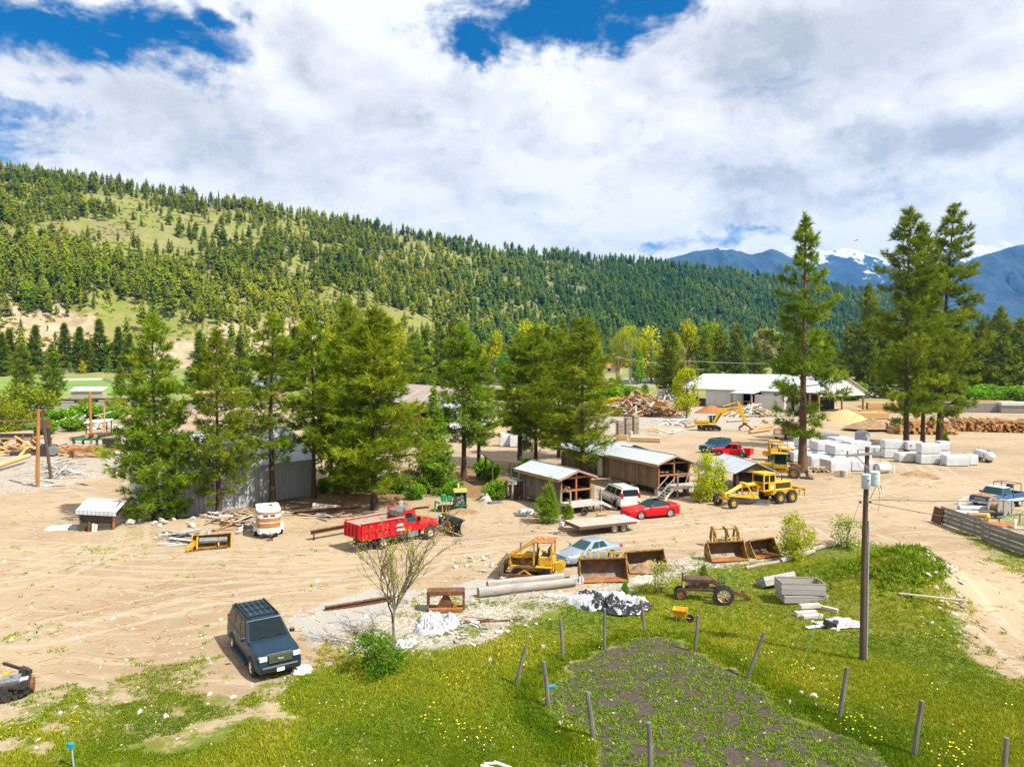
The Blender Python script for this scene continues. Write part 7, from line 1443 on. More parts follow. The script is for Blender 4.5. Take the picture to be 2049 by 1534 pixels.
def rust_frame():
 t = thing('bucket_skeleton', 'rusty open steel bucket frame beside the pale rubble, near the bare tree', 'bucket', G(892, 1224), .06); w, h, d = 1.95, .95, .7; q = MB()
 q.bb(-w / 2, w / 2, -.06, .06, h - .14, h); q.bb(-w / 2, w / 2, 0, d, h, h + .05)
 for s in (-1, 1): q.bb(s * (w / 2 - .12), s * w / 2, -.06, d, 0, h)
 q.prism([(-w * .30, .0), (w * .30, 0), (.12, h - .15), (-.12, h - .15)], 'y', .05, .10); q.bb(-w / 2, w / 2, -.1, d, 0, .06); q.build('frame', M['rust'], t)
 q = MB(); q.box((.45, -.05, .22), (.22, .2, .4), (0, .4, 0)); q.bb(-w / 2 + .1, w / 2 - .1, -.35, -.05, .05, .2); q.build('bracket', M['rust_bright'], t)
rust_frame()
def v_blade():
 t = thing('dozer_blade', 'rusty yellow dozer blade attachment lying by the grey planks', 'dozer blade', G(414, 1098), .30); pro = [(.0, .05), (.35, .12), (.5, .4), (.42, .75), (.1, .95)]
 MB().loft([[V3(x, y, z) for y, z in pro] + [V3(x, y + .06, z + .02) for y, z in reversed(pro)] for x in np.linspace(-.9, 1.55, 5)]).build('shell', M['yellow_bucket'], t, 40)
 for x in (-.95, 1.55): q = MB(); q.prism([(-.35, 0), (.4, 0), (.6, .4), (.45, .85), (.1, 1.0)], 'x', x, x + .05); q.build('side_plate', M['yellow_old'], t)
 q = MB(); q.bar((-.6, -.2, .05), (-.6, .1, .85), .1); q.bar((.75, -.05, .15), (.75, .3, .5), .08); q.bar((-1.2, -.55, .05), (-.75, .1, .55), .12, .3); q.build('bracket', M['yellow_old'], t); q = MB(); q.bar((-1.2, -.5, .04), (1.4, -.28, .12), .1, .09); q.bar((.3, -.4, .08), (1.3, -.3, .14), .3, .08); q.build('base_beam', M['rust'], t); q = MB(); q.tube((-.5, .25, .55), (1.3, .3, .5), .22); q.build('roller_tube', M['steel_worn'], t)
v_blade()
def green_unit():
 t = thing('engine_unit', 'green engine power unit on skids behind the snow plough', 'engine', G(905, 1021), .20); g = M['green_machine']
 q = MB(); q.bb(-1.2, 1.25, -.45, .45, .32, .46); q.bb(-1.2, 1.2, -.4, -.3, .1, .32); q.bb(-1.2, 1.2, .3, .4, .1, .32); q.build('skid', M['dark_metal'], t)
 q = MB(); q.bb(.15, .20, -.5, .5, .55, 1.7); q.bb(1.15, 1.2, -.5, .5, .55, 1.7); q.bb(.2, 1.15, .45, .5, .55, 1.7); q.bb(.1, 1.25, -.5, .5, .46, .56); q.build('housing', g, t)
 q = MB(); q.plate([V3(.08, -.58, 1.66), V3(1.28, -.58, 1.66), V3(1.28, .1, 1.92), V3(.08, .1, 1.92)], .05); q.plate([V3(.08, .1, 1.92), V3(1.28, .1, 1.92), V3(1.28, .56, 1.72), V3(.08, .56, 1.72)], .05); q.build('hood', M['green_roof'], t)
 q = MB(); rg = random.Random(6); q.bb(.3, 1.05, -.2, .35, .56, 1.3)
 for _ in range(22): q.box((rg.uniform(.3, 1.05), -rg.uniform(.2, .42), rg.uniform(.6, 1.45)), (rg.uniform(.06, .25), .12, rg.uniform(.06, .25)))
 q.build('engine', M['steel_worn'], t)
 q = MB(); q.bb(-1.0, -.55, -.35, .25, .95, 1.5); q.build('control_box', g, t, bevel=.03); q = MB(); q.bb(-.45, -.05, -.42, .1, .95, 1.36); q.build('control_box', g, t, bevel=.03)
 q = MB()
 for x in (-.9, -.6, -.2, .05): q.bar((x, -.3, .4), (x, -.3, 1.0), .05)
 q.bar((-1.0, -.3, .9), (.1, -.3, .9), .05); q.bar((-1.55, -.2, .1), (-1.5, -.2, .95), .14); q.bar((-1.5, -.2, .9), (-1.1, -.2, .75), .14); q.build('stand', g, t)
 q = MB(); q.tube((.55, .2, 1.85), (.55, .2, 2.35), .05); q.tube((.55, .2, 2.05), (.55, .2, 2.3), .09); q.build('exhaust_stack', M['white_old'], t); q = MB(); q.tube((-1.3, .1, .3), (-.3, .1, .15), .12); q.build('drive_shaft', M['dark_metal'], t)
green_unit()
def left_machine():
 t = thing('rusty_machine', 'dark rusty engine machine with a linkage arm at the lower left edge', 'machine', G(30, 1392), .45)
 q = MB(); q.bb(-.5, .5, -.38, .38, .12, .66); q.build('body', M['dark_metal'], t, bevel=.05); q = MB(); q.bb(-.42, .18, -.32, .32, .662, .75); q.build('top_plate', M['steel_worn'], t, bevel=.01); q = MB(); q.bb(.2, .45, -.30, -.05, .664, .72); q.build('top_plate', M['tank_white'], t)
 txt('7', .28, 'black', t, (-.1, 0, .754), (0, 0, .3), 'number')
 q = MB(); q.bb(-.45, -.25, .34, .5, .6, .8); q.build('cap', M['yellow'], t)
 q = MB(); rg = random.Random(8)
 for _ in range(26): q.box((rg.uniform(-.5, .5), -.36 - rg.random() * .14, rg.uniform(.08, .6)), (rg.uniform(.06, .25), .15, rg.uniform(.06, .22)))
 q.build('engine_block', M['dark_metal'], t); q = MB(); q.lathe([(0, -.05), (.28, -.05), (.28, .05), (0, .05)], (.56, .05, .34), 'x', 16); q.build('flywheel', M['rust'], t)
 q = MB(); q.bar((.35, .45, .75), (-.55, 1.15, .95), .08, .10); q.bar((.45, .38, .7), (.1, .7, .8), .16, .18); q.box((.2, .55, .72), (.3, .25, .22)); q.build('linkage_arm', M['dark_metal'], t)
 wheel(t, -.95, .55, .34, .2, .2, 'rust', 'rubber', -1); q = MB(); q.bar((-.95, .5, .34), (-.4, .2, .4), .1); q.build('axle', M['dark_metal'], t)
left_machine()
# ---- people by the red pickup
def person(label, px, rz, J, shirt, trousers, cut=None):
 """body grown from one skeleton with a skin modifier; J maps joint -> (x, y, z); x is forward"""
 t = thing('person', label, 'person', G(*px), rz)
 def skin(name, chain, mat, grow=1.0, parent=None):
  names = list(chain); me = bpy.data.meshes.new(name); idx = {n: i for i, n in enumerate(names)}
  es = [(idx[n], idx[chain[n][1]]) for n in names if chain[n][1]]
  me.from_pydata([J[n] for n in names], es, []); o = link(bpy.data.objects.new(name, me), parent or t); me.materials.append(M[mat]); m_ = o.modifiers.new('skin', 'SKIN')
  for n in names: v = me.skin_vertices[0].data[idx[n]]; r = chain[n][0] * grow; v.radius = (r, r)
  me.skin_vertices[0].data[0].use_root = True
  s = o.modifiers.new('subsurf', 'SUBSURF'); s.levels = 1; s.render_levels = 2; return o
 B = dict(pelvis=(.13, None), belly=(.125, 'pelvis'), chest=(.15, 'belly'), neck=(.06, 'chest'), head0=(.075, 'neck'), head=(.098, 'head0'), crown=(.07, 'head'))
 for s in 'lr':
  B.update({'hip' + s: (.09, 'pelvis'), 'knee' + s: (.06, 'hip' + s), 'ankle' + s: (.042, 'knee' + s), 'toe' + s: (.04, 'ankle' + s), 'sh' + s: (.07, 'chest'), 'elb' + s: (.044, 'sh' + s), 'wri' + s: (.03, 'elb' + s), 'hand' + s: (.038, 'wri' + s), 'tip' + s: (.018, 'hand' + s)})
 body = skin('body', B, 'skin')
 S_ = dict(belly=(.15, None), chest=(.17, 'belly'))
 T_ = dict(pelvis=(.155, None))
 for s in 'lr': S_.update({'sh' + s: (.085, 'chest'), 'elb' + s: (.058, 'sh' + s)}); T_.update({'hip' + s: (.112, 'pelvis'), 'knee' + s: (.078, 'hip' + s), 'ankle' + s: (.062, 'knee' + s)})
 skin('shirt', S_, shirt); skin('trousers', T_, trousers)
 for s in 'lr':
  q = MB(); a, b = Vector(J['ankle' + s]), Vector(J['toe' + s]); q.bar(a + V3(-.07, 0, -.05), b + V3(.05, 0, -.01), .10, .09); q.build('shoe', M['cloth_dark'], t, bevel=.02)
 h = Vector(J['head']); q = MB(); q.lathe([(.0, .115), (.06, .10), (.098, .05), (.105, -.01), (.09, -.03)], h + V3(-.012, 0, .03), 'z', 12); q.build('hair', M['hair'], t, 60)
 return t
def stand(lean=0.0, armf=0.0):
 c, s = math.cos(lean), math.sin(lean); up = lambda z, x=0, y=0: (s * z + x, y, .93 + c * z)
 J = dict(pelvis=(0, 0, .93), belly=up(.16), chest=up(.38), neck=up(.54), head0=up(.62, .01), head=up(.72, .02), crown=up(.82, .01))
 for k, y in (('l', 1), ('r', -1)):
  J.update({'hip' + k: (0, y * .10, .86), 'knee' + k: (.03, y * .11, .48), 'ankle' + k: (0, y * .12, .09), 'toe' + k: (.14, y * .13, .04), 'sh' + k: up(.44, 0, y * .19), 'elb' + k: up(.20, .02 + armf * .6, y * .25), 'wri' + k: up(.06, .12 + armf, y * .20), 'hand' + k: up(.05, .19 + armf, y * .17), 'tip' + k: up(.04, .27 + armf, y * .15)})
 return J
person('person in a dark navy shirt standing behind the red pickup', (1478, 908), -2.2, stand(.05, .05), 'cloth_navy', 'cloth_dark')
person('person in a blue grey shirt leaning over the side of the red pickup bed', (1488, 918), 2.4, stand(.45, .15), 'cloth_teal', 'cloth_dark')
# ------------------------------------------------------------------ yard things
def single(name, label, cat, mb, mat, loc, rz=0, smooth=None, bevel=0, group=None):
 return tag(mb.build(name, M[mat], None, smooth, bevel, tuple(loc), rz), label, cat, group)
def wire(p, q, sag, r=.012, n=14):
 P = [Vector(p).lerp(Vector(q), k / n) - V3(0, 0, sag * 4 * (k / n) * (1 - k / n)) for k in range(n + 1)]; return MB().path(P, r, 4, False)
# ---- utility pole
def utility_pole():
 b = G(1726, 1322); y = b.y; H = (1322 - 890) / F * y; t = thing('utility_pole', 'wooden utility pole with crossarm and two grey transformers', 'utility pole', b)
 MB().path([V3(0, 0, -.4), V3(.01, 0, H * .5), V3(.10, 0, H)], [.135, .115, .09], 12).build('pole', M['pole_brown'], t, 60)
 za = H * .965; q = MB(); q.bar((-.86, -.12, za - .05), (.68, -.12, za + .1), .09, .11); arm = q.build('crossarm', M['wood_grey'], t); q = MB(); q.bar((-.5, -.13, za), (.06, -.13, za - .55), .03, .05); q.build('arm_brace', M['steel'], arm)
 q = MB()
 for x in (-.8, -.35, .35, .62): q = MB(); q.lathe([(.012, 0), (.03, .04), (.045, .07), (.025, .1), (.045, .13), (.02, .17), (0, .18)], (x, -.12, za + .07 + x * .09), 'z', 10); q.build('insulator', M['ceramic'], t)
 for x, yy, z0, r, h in ((-.06, -.24, H * .81, .185, .64), (.38, -.06, H * .82, .215, .64)):
  q = MB(); q.lathe([(0, 0), (r * .92, 0), (r * .92, .03), (r, .05), (r, h * .86), (r * 1.06, h * .87), (r * 1.06, h * .92), (r * .7, h), (0, h * 1.02)], (0, 0, 0), 'z', 20); o = q.build('transformer', M['transformer'], t, 40); o.location = (x, yy, z0)
  q = MB(); q.lathe([(.05, 0), (.035, .06), (.05, .1), (.03, .16), (.04, .2), (0, .3)], (0, 0, h), 'z', 8); q.build('bushing', M['ceramic'], o); q = MB(); q.box((0, -r - .002, h * .58), (.09, .012, .05)); q.build('plate', M['navy_stripe' if x < 0 else 'transformer'], o)
 q = MB(); q.path([V3(.13, -.09, .1), V3(.15, -.09, H * .6), V3(.14, -.09, H * .657)], .034, 8); q.build('conduit', M['conduit'], t)
 for x in (-.22, .2): q = MB(); q.lathe([(0, -.06), (.06, -.05), (.06, .05), (0, .06)], (x, -.1, H * .745), 'z', 8); q.build('spool_insulator', M['ceramic'], t)
 q = MB(); q.path([V3(.2, -.1, H * .76), V3(.4, -.1, H * .81), V3(.6, -.05, H * .83), V3(.75, 0, H * .80)], .013, 5); q.path([V3(.2, -.1, H * .72), V3(.5, -.2, H * .70), V3(.6, -.1, H * .78), V3(.55, 0, H * .83)], .009, 4); q.path([V3(-.5, -.12, za), V3(-.3, -.2, H * .9), V3(-.1, -.25, H * .90)], .008, 4); q.path([V3(.6, -.1, za), V3(.6, -.1, H * .93), V3(.4, 0, H * .91)], .008, 4); q.build('drop_wires', M['wire'], t)
 top = b + V3(0, 0, H * .66)
 e1, e2 = at(2230, 1062, 2.6), at(2230, 1215, 1.6)
 for nm, e, z, lb in (('service_cable', V3(52, 41, 6.2), H * .755, 'upper twisted service cable running from the utility pole over the board fence'), ('service_cable', V3(40, 24, 4.6), H * .74, 'lower service cable running from the utility pole down past the lane')):
  single(nm, lb, 'cable', wire(b + V3(.25, -.1, z), e, .5, .014), 'wire', (0, 0, 0))
 a = G(1602, 1335); single('guy_wire', 'thin guy wire from the utility pole to the grass', 'guy wire', wire(b + V3(-.2, 0, H * .745), a, .0, .008, 2), 'wire', (0, 0, 0))
 k = a.lerp(b + V3(-.2, 0, H * .745), .02); k2 = a.lerp(b + V3(-.2, 0, H * .745), .33); single('guy_marker', 'green plastic guard sleeve low on the guy wire', 'guy guard', MB().tube(k, k2, .018), 'green_rod', (0, 0, 0))
utility_pole()
# ---- garden fence posts
posts = [(1030, 1372, 1054, 1292, 'leaning post at the left corner of the garden'), (1127, 1317, 1121, 1238, 'upright post at the back of the garden, left one'), (1209, 1300, 1209, 1216, 'upright post behind the garden in front of the black and white sheet'), (1291, 1270, 1281, 1202, 'tilted post at the right end of the black and white sheet'), (1390, 1303, 1397, 1232, 'upright post right of the wheelbarrow'), (1493, 1357, 1530, 1266, 'strongly leaning post on the right of the garden'), (1678, 1438, 1695, 1337, 'leaning post near the base of the utility pole'), (1828, 1512, 1843, 1400, 'tall post at the right of the garden, beyond the pole'), (2008, 1560, 2014, 1477, 'post at the lower right corner of the picture'), (1098, 1413, 1088, 1323, 'post at the near left of the garden with blue scrap at its foot'), (1188, 1474, 1174, 1384, 'slim leaning post on the near side of the garden'), (1303, 1560, 1297, 1442, 'thick post at the bottom edge of the garden')]
rg = random.Random(2)
for u, v, u2, v2, lb in posts:
 b = G(u, v); s = b.y / F; w = .075 if v < 1400 else .085
 q = MB(); tx, tz = (u2 - u) * s, (v - v2) * s * 1.02; q.path([V3(0, 0, -.15), V3(tx * .5 + .01, .02, tz * .5), V3(tx, rg.uniform(-.1, .1), tz)], [w, w * .95, w * .85], 7); single('fence_post', 'grey ' + lb, 'fence post', q, 'post_grey', b, 0, 50, 0, 'weathered posts round the garden plot')
b = G(1103, 1378); single('plastic_scrap', 'small blue plastic scrap by the garden post', 'scrap', MB().box((0, 0, .06), (.35, .16, .12), (.2, .1, .4)).box((-.2, .05, .05), (.2, .1, .06)), 'blueplastic', b)
# ---- planter boxes and timber
def crate(label, p, rz, L, w, h, tilt=(0, 0), z=0):
 t = thing('planter_box', label, 'planter box', p + V3(0, 0, z), rz, 'weathered plank planter boxes in the grass'); t.rotation_euler = (tilt[0], tilt[1], rz)
 for y in (-w / 2, w / 2): q = MB(); q.bb(-L / 2, L / 2, y - .022, y + .022, 0, h); q.build('side', M['box_grey'], t)
 for x in (-L / 2 + .022, L / 2 - .022): q = MB(); q.bb(x - .021, x + .021, -w / 2 + .024, w / 2 - .024, 0, h); q.build('end', M['box_grey'], t)
 for x in (-L / 2 + .09, L / 2 - .09):
  for y in (-w / 2 + .07, w / 2 - .07): q = MB(); q.bb(x - .045, x + .045, y - .045, y + .045, 0, h - .02); q.build('corner_block', M['wood_mid'], t)
 q = MB(); q.bb(-L / 2 + .05, L / 2 - .05, -w / 2 + .03, w / 2 - .03, .02, .05); q.build('floor', M['wood_mid'], t); return t
c0 = G(1612, 1210); c0.y += .5
crate('lower grey plank planter box with another box set on top', c0, .02, 2.35, 1.15, .40); crate('upper grey open planter box stacked on another', c0 + V3(-.10, .05, 0), -.05, 2.30, 1.2, .62, (0, .012), .42)
crate('grey planter box tipped against the two stacked boxes', G(1556, 1178) + V3(.15, .35, 0), .24, 2.0, .95, .55, (-.5, -.10), .05)
for i, (u, v, L, w, h, r, z, lb) in enumerate(((1612, 1232, 1.15, .3, .22, .20, .0, 'pale sawn timber, lower left of the short stack'), (1620, 1226, 1.10, .26, .2, .16, .22, 'pale sawn timber on top of the short stack'), (1625, 1238, 1.1, .26, .2, .22, .0, 'pale sawn timber, nearest of the short stack'), (1652, 1225, 1.2, .18, .18, -.75, .0, 'pale sawn timber lying beside the short stack'))):
 single('timber', lb, 'timber', MB().bb(-L / 2, L / 2, -w / 2, w / 2, 0, h), 'wood_pale', G(u, v) + V3(0, 0, z), r, None, .012, 'sawn timbers by the planter boxes')
def sheet(name, label, cat, px, rx, ry, h, mat, seed, rz=0, dark=None, thr=.5, n=64, edge=.4):
 """crumpled sheet lying on the ground"""
 rg = np.random.default_rng(seed); g1 = np.linspace(-1, 1, n); X, Y = np.meshgrid(g1, g1); f = fbm(X * 2.2 + seed, Y * 2.2 + seed, seed, 5, .6); rdg = 1 - np.abs(2 * fbm(X * 3.2 + 7, Y * 5 + 3, seed + 3, 5, .62) - 1)
 Z = h * (.15 + 2.4 * (rdg - .62) + 1.3 * (f - .5)); Z = np.maximum(Z * np.clip((1 - np.maximum(abs(X), abs(Y))) * 5, .0, 1), .0) + .015 + .02 * f
 rim = 1 + edge * (fbm(np.arctan2(Y, X) * 1.7 + 9, X * 0 + seed, seed, 4) - .5) * 2; Xw = X * rx * rim * np.sqrt(1 - Y * Y * .35); Yw = Y * ry * rim * np.sqrt(1 - X * X * .35)
 idx = np.arange(n * n).reshape(n, n); Fc = np.stack([idx[:-1, :-1], idx[:-1, 1:], idx[1:, 1:], idx[1:, :-1]], -1).reshape(-1, 4)
 p = G(*px); mats = [M[mat]] + ([M[dark]] if dark else []); me = np_mesh(name, np.stack([Xw.ravel(), Yw.ravel(), Z.ravel()], -1), Fc, mats, None, True)
 if dark: me.polygons.foreach_set('material_index', (fbm(X * 1.5 + 31, Y * 2.2 + 11, seed + 9, 4).ravel()[Fc].mean(1) > thr).astype(np.int32))
 o = link(bpy.data.objects.new(name, me)); o.location = p; o.rotation_euler = (0, 0, rz); return tag(o, label, cat)
sheet('plastic_sheet', 'crumpled black and white plastic sheet spread on the grass', 'plastic sheet', (1212, 1212), 1.95, 1.35, .42, 'plastic_white', 5, -.12, 'plastic_black', .50)
sheet('white_tarp', 'crumpled white sheet pile beside the rusty bucket skeleton', 'tarp', (872, 1250), 1.05, 1.1, .42, 'plastic_white', 7, .2)
sheet('white_tarp', 'small white crumpled sheet right of the bare budding tree', 'tarp', (812, 1291), .42, .4, .18, 'plastic_white', 9)
sheet('white_tarp', 'small off white cloth on the grass at the front corner of the dark suv', 'cloth', (603, 1342), .42, .36, .16, 'white_old', 11, .4)
sheet('white_tarp', 'white wrapping torn at the end of the grey log poles', 'tarp', (1152, 1166), .45, .34, .35, 'plastic_white', 13)
sheet('white_tarp', 'white sheet lying flat beside the utility pole', 'tarp', (1688, 1250), 1.0, .55, .16, 'plastic_white', 15, .1)
sheet('white_tarp', 'white tarp trailing beside the little slatted shed', 'tarp', (128, 1058), 1.2, .7, .2, 'plastic_white', 17, .3)
sheet('white_tarp', 'white tarp over boards beside the young pine', 'tarp', (1054, 1026), .7, .5, .3, 'plastic_white', 19)
sheet('white_tarp', 'white scrap sheet on the gravel right of the grey log poles', 'tarp', (1118, 1198), .9, .25, .1, 'plastic_white', 23, -.3)
for i, (u, v, L, r, lb) in enumerate(((1640, 1256, 1.5, .30, 'long white board lying by the planter boxes'), (1665, 1250, 1.7, .12, 'white board crossing the white sheet'))): single('board', lb, 'board', MB().bb(-L / 2, L / 2, -.11, .11, .06, .10), 'white', G(u, v) + V3(0, 0, .05 * i), r)
q = MB(); q.box((0, 0, .16), (.42, .3, .26), (.2, .3, .4)); q.box((.35, .1, .12), (.4, .25, .2), (0, -.2, .9)); single('black_tub', 'dark broken plastic tub on the white boards', 'tub', q, 'plastic_black', G(1658, 1258) + V3(0, 0, .09))
q = MB(); q.bar((0, 0, .12), (2.9, -1.1, .10), .12, .05); single('board', 'long pale plank on the bank right of the utility pole', 'board', q, 'wood_pale', G(1798, 1220))
q = MB(); q.bb(-.25, .25, -.03, .03, .03, .08); q.bar((-.35, -.1, .05), (.2, -.35, .05), .10, .05); q.bar((-.1, -.3, .05), (.5, -.5, .06), .10, .05); q.bar((.05, .1, .04), (.6, -.25, .04), .12, .05); single('board_scrap', 'white board scraps at the bottom edge of the grass', 'boards', q, 'white', G(985, 1530))
q = MB(); q.box((0, 0, .03), (.8, .5, .06)); single('slab', 'pale flat stone slab at the bottom edge beside the white board scraps', 'slab', q, 'concrete', G(1150, 1536));
# ---- wheelbarrow
def barrow():
 t = thing('wheelbarrow', 'orange wheelbarrow standing in the grass', 'wheelbarrow', G(1361, 1242), -.35); rim = [(-.36, -.30), (.36, -.34), (.36, .34), (-.36, .30)]
 q = MB(); q.loft([[V3(x * .55 + .04, y * .55, .30) for x, y in rim], [V3(x, y, .62) for x, y in rim], [V3(x * .94, y * .94, .62) for x, y in rim], [V3(x * .52 + .04, y * .52, .33) for x, y in rim]]); q.build('tray', M['barrow_orange'], t, None, .015)
 q = MB(); q.lathe([(.10, -.04), (.19, -.05), (.2, 0), (.19, .05), (.10, .04)], (.48, 0, .2), 'y', 16); q.build('wheel', M['rubber'], t); q = MB()
 for s in (-1, 1): q.tube((.5, s * .06, .2), (-.75, s * .26, .55), .022)
 q.build('handle', M['wood_mid'], t)
 for s in (-1, 1): q = MB(); q.bar((-.22, s * .22, 0), (-.1, s * .2, .36), .035); q.build('leg', M['conduit'], t)
 q = MB(); rg = random.Random(5)
 for _ in range(7): q.box((rg.uniform(-.12, .15), rg.uniform(-.12, .12), .38), (.12, .1, .08), (rg.random(), rg.random(), rg.random()))
 q.build('stones', M['brown_car'], t)
barrow()
# ---- logs
def make_log(label, A, B, r0, r1, mat='log_bark', endm='log_end', group=None, name='log', cat='log'):
 d = Vector(B) - Vector(A); L = d.length; t = thing(name, label, cat, A, 0, group); t.rotation_euler = d.to_track_quat('X', 'Z').to_euler()
 MB().path([V3(0, 0, 0), V3(L * .33, .02, .01), V3(L * .66, -.02, 0), V3(L, 0, 0)], [r0, r0 * .66 + r1 * .34, r0 * .34 + r1 * .66, r1], 12, False).build('bark', M[mat], t, 60)
 for x, r, s in ((0, r0, -1), (L, r1, 1)): MB().lathe([(0, x + s * .012), (r * .985, x + s * .006), (r * .985, x - s * .02)], (0, 0, 0), 'x', 12, False).build('cut_end', M[endm], t)
 return t
GL = 'grey log poles lying at the lane edge'
A, B = G(957, 1193), G(1150, 1172); make_log('grey peeled log pole nearest the grass, with the white wrapped end', A + V3(0, 0, .25), B + V3(0, 0, .25), .29, .24, 'log_grey', 'wood_mid', GL)
A, B = G(975, 1180), G(1128, 1163); make_log('grey peeled log pole lying behind the nearest one', A + V3(0, .25, .24), B + V3(0, .2, .24), .25, .22, 'log_grey', 'wood_mid', GL)
for (u0, v0, u1, v1, lb, r) in ((1562, 1128, 1628, 1108, 'weathered pale log along the bank below the yellow green shrub', .17), (1625, 1104, 1680, 1090, 'weathered pale log continuing right along the bank', .16), (1492, 1140, 1560, 1127, 'weathered half buried log by the pair of buckets', .12)):
 A, B = G(u0, v0), G(u1, v1); make_log(lb, A + V3(0, 0, r), B + V3(0, 0, r), r, r * .9, 'log_grey', 'wood_mid', 'weathered logs along the bank')
def steel_beam(label, A, B, w, h, legs=False):
 A, B = Vector(A), Vector(B); d = B - A; t = thing('steel_beam', label, 'steel beam', A, math.atan2(d.y, d.x)); L = d.length; z = .45 if legs else 0
 q = MB(); q.bb(0, L, -w / 2, w / 2, z, z + .03); q.bb(0, L, -w / 2, w / 2, z + h - .03, z + h); q.bb(0, L, -.015, .015, z + .03, z + h - .03); q.build('beam', M['rust'], t)
 if legs: q = MB(); q.tube((.25, 0, .1), (.25, 0, z), .05); q.lathe([(0, -.03), (.1, -.03), (.1, .03), (0, .03)], (.25, 0, .1), 'y', 10); q.build('jack_leg', M['dark_metal'], t)
steel_beam('rusty steel beam lying on the gravel behind the bare budding tree', G(650, 1222), G(787, 1199), .22, .20)
steel_beam('rusty steel beam on a jack leg behind the red dump truck', G(622, 1082), G(716, 1064), .28, .26, True)
steel_beam('rusty steel channel lying in front of the pale plywood sheet', G(588, 1042), G(722, 1030), .5, .28)
q = MB(); q.box((0, 0, .45), (2.3, .04, 1.0), (-.75, .12, 0)); single('plywood_sheet', 'pale plywood sheet leaning on the scrap beside the rusty channel', 'plywood', q, 'wood_pale', G(652, 1034), .12)
q = MB(); q.box((0, 0, .22), (1.7, .9, .04), (-.25, -.2, .3)); single('plywood_sheet', 'rusty plywood sheet on the dirt behind the snow plough', 'plywood', q, 'wood_new', G(845, 1016))
q = MB(); q.box((0, 0, .05), (1.3, .9, .03), (0, .04, .35)); single('roof_panel', 'loose grey tin panel on the dirt beside the green bush', 'tin panel', q, 'steel', G(991, 1010))
q = MB(); q.tube((0, 0, 0), (0, 0, .32), .2); single('stump', 'short cut log block beside the young pine', 'log block', q, 'wood_mid', G(1072, 1046), 0, 40)
single('stump', 'upright white post end behind the red dump truck', 'post', MB().bb(-.14, .14, -.14, .14, 0, .9), 'wood_pale', G(803, 1022))
q = MB(); q.lathe([(.16, -.09), (.30, -.1), (.34, 0), (.30, .1), (.16, .09)], (0, 0, .33), 'y', 18, False); single('loose_tyre', 'loose tyre leaning under the deck of the small plank shed', 'tyre', q, 'rubber', G(1169, 1032), .3, 40)
q = MB(); q.lathe([(0, -.4), (.2, -.4), (.2, .4), (0, .4)], (0, 0, .2), 'x', 12); single('carpet_roll', 'brown rolled carpet behind the flatbed trailer', 'roll', q, 'wood_mid', G(1204, 1034), .1, 40)
# ---- planks in scrap heaps
def planks(name, label, cat, group, n, u0, u1, v0, v1, seed, mats, L=(.8, 2.6), w=(.1, .28), pile=.5, ang=(.2, .9)):
 rg = random.Random(seed); base = []
 for m_ in mats:
  q = MB(); q.bb(-.5, .5, -.5, .5, 0, 1); base.append(q.mesh(name, M[m_]))
 cu, cv = (u0 + u1) / 2, (v0 + v1) / 2
 for i in range(n):
  u, v = rg.gauss(cu, (u1 - u0) / 4.2), rg.gauss(cv, (v1 - v0) / 4.2); u, v = min(max(u, u0), u1), min(max(v, v0), v1); p = G(u, v); c = 1 - min(1, math.hypot((u - cu) / ((u1 - u0) / 2), (v - cv) / ((v1 - v0) / 2)))
  o = link(bpy.data.objects.new(name, rg.choice(base))); o.location = p + V3(0, 0, .02 + rg.random() * pile * c); o.rotation_euler = (rg.uniform(-.3, .3), rg.uniform(-.28, .28) * (.3 + c), rg.gauss(*ang)); o.scale = (rg.uniform(*L), rg.uniform(*w), rg.uniform(.03, .07)); tag(o, label, cat, group)
planks('plank', 'grey weathered plank in the stack left of the yellow dozer blade', 'plank', 'planks stacked by the dozer blade', 34, 330, 396, 1066, 1092, 1, ('wood_grey', 'wood_pale'), (1.2, 2.2), (.18, .3), .6, (.12, .22))
planks('plank', 'broken grey plank in the scrap heap left of the horse trailer', 'plank', 'broken planks left of the horse trailer', 78, 398, 520, 1026, 1070, 2, ('wood_grey', 'wood_pale', 'wood_mid'), (.7, 2.2), (.1, .24), .5, (.3, .8))
planks('plank', 'scrap board on the brown bank right of the horse trailer', 'plank', 'scrap boards behind the rusty channel', 62, 560, 735, 1010, 1048, 3, ('wood_grey', 'wood_pale', 'wood_mid'), (.8, 2.6), (.1, .22), .35, (.1, .4))
planks('slab_plank', 'bleached slab plank in the fan shaped heap under the orange poles', 'plank', 'bleached slabs under the twin orange poles', 60, 70, 160, 918, 972, 4, ('wood_pale', 'white_old', 'wood_grey'), (1.5, 4.2), (.12, .28), 1.3, (-.3, .8))
planks('slab_plank', 'fresh orange slab in the heap under the green log deck', 'plank', 'fresh slabs under the green log deck', 90, 100, 235, 893, 918, 5, ('wood_new', 'wood_mid', 'wood_orange'), (1.5, 4.0), (.15, .35), 1.2, (.2, .7))
planks('board', 'board under the tarp and young pine beside the small plank shed', 'plank', 'boards beside the young pine', 10, 1036, 1092, 1022, 1040, 6, ('wood_grey', 'wood_dark'), (1.0, 1.8), (.12, .2), .25, (-.4, .15))
planks('lumber_piece', 'loose timber lying on the ground right of the pallet stacks', 'plank', 'loose timbers right of the pallet stacks', 16, 1290, 1362, 858, 872, 7, ('wood_pale', 'wood_new'), (3, 6), (.4, .7), .4, (.12, .12))
planks('lumber_piece', 'yellow timber in the low stack behind the sawdust pile', 'plank', 'yellow timbers behind the sawdust pile', 26, 1690, 1790, 812, 826, 8, ('wood_new', 'wood_mid'), (5, 9), (.6, 1.0), 1.2, (-.25, .15))
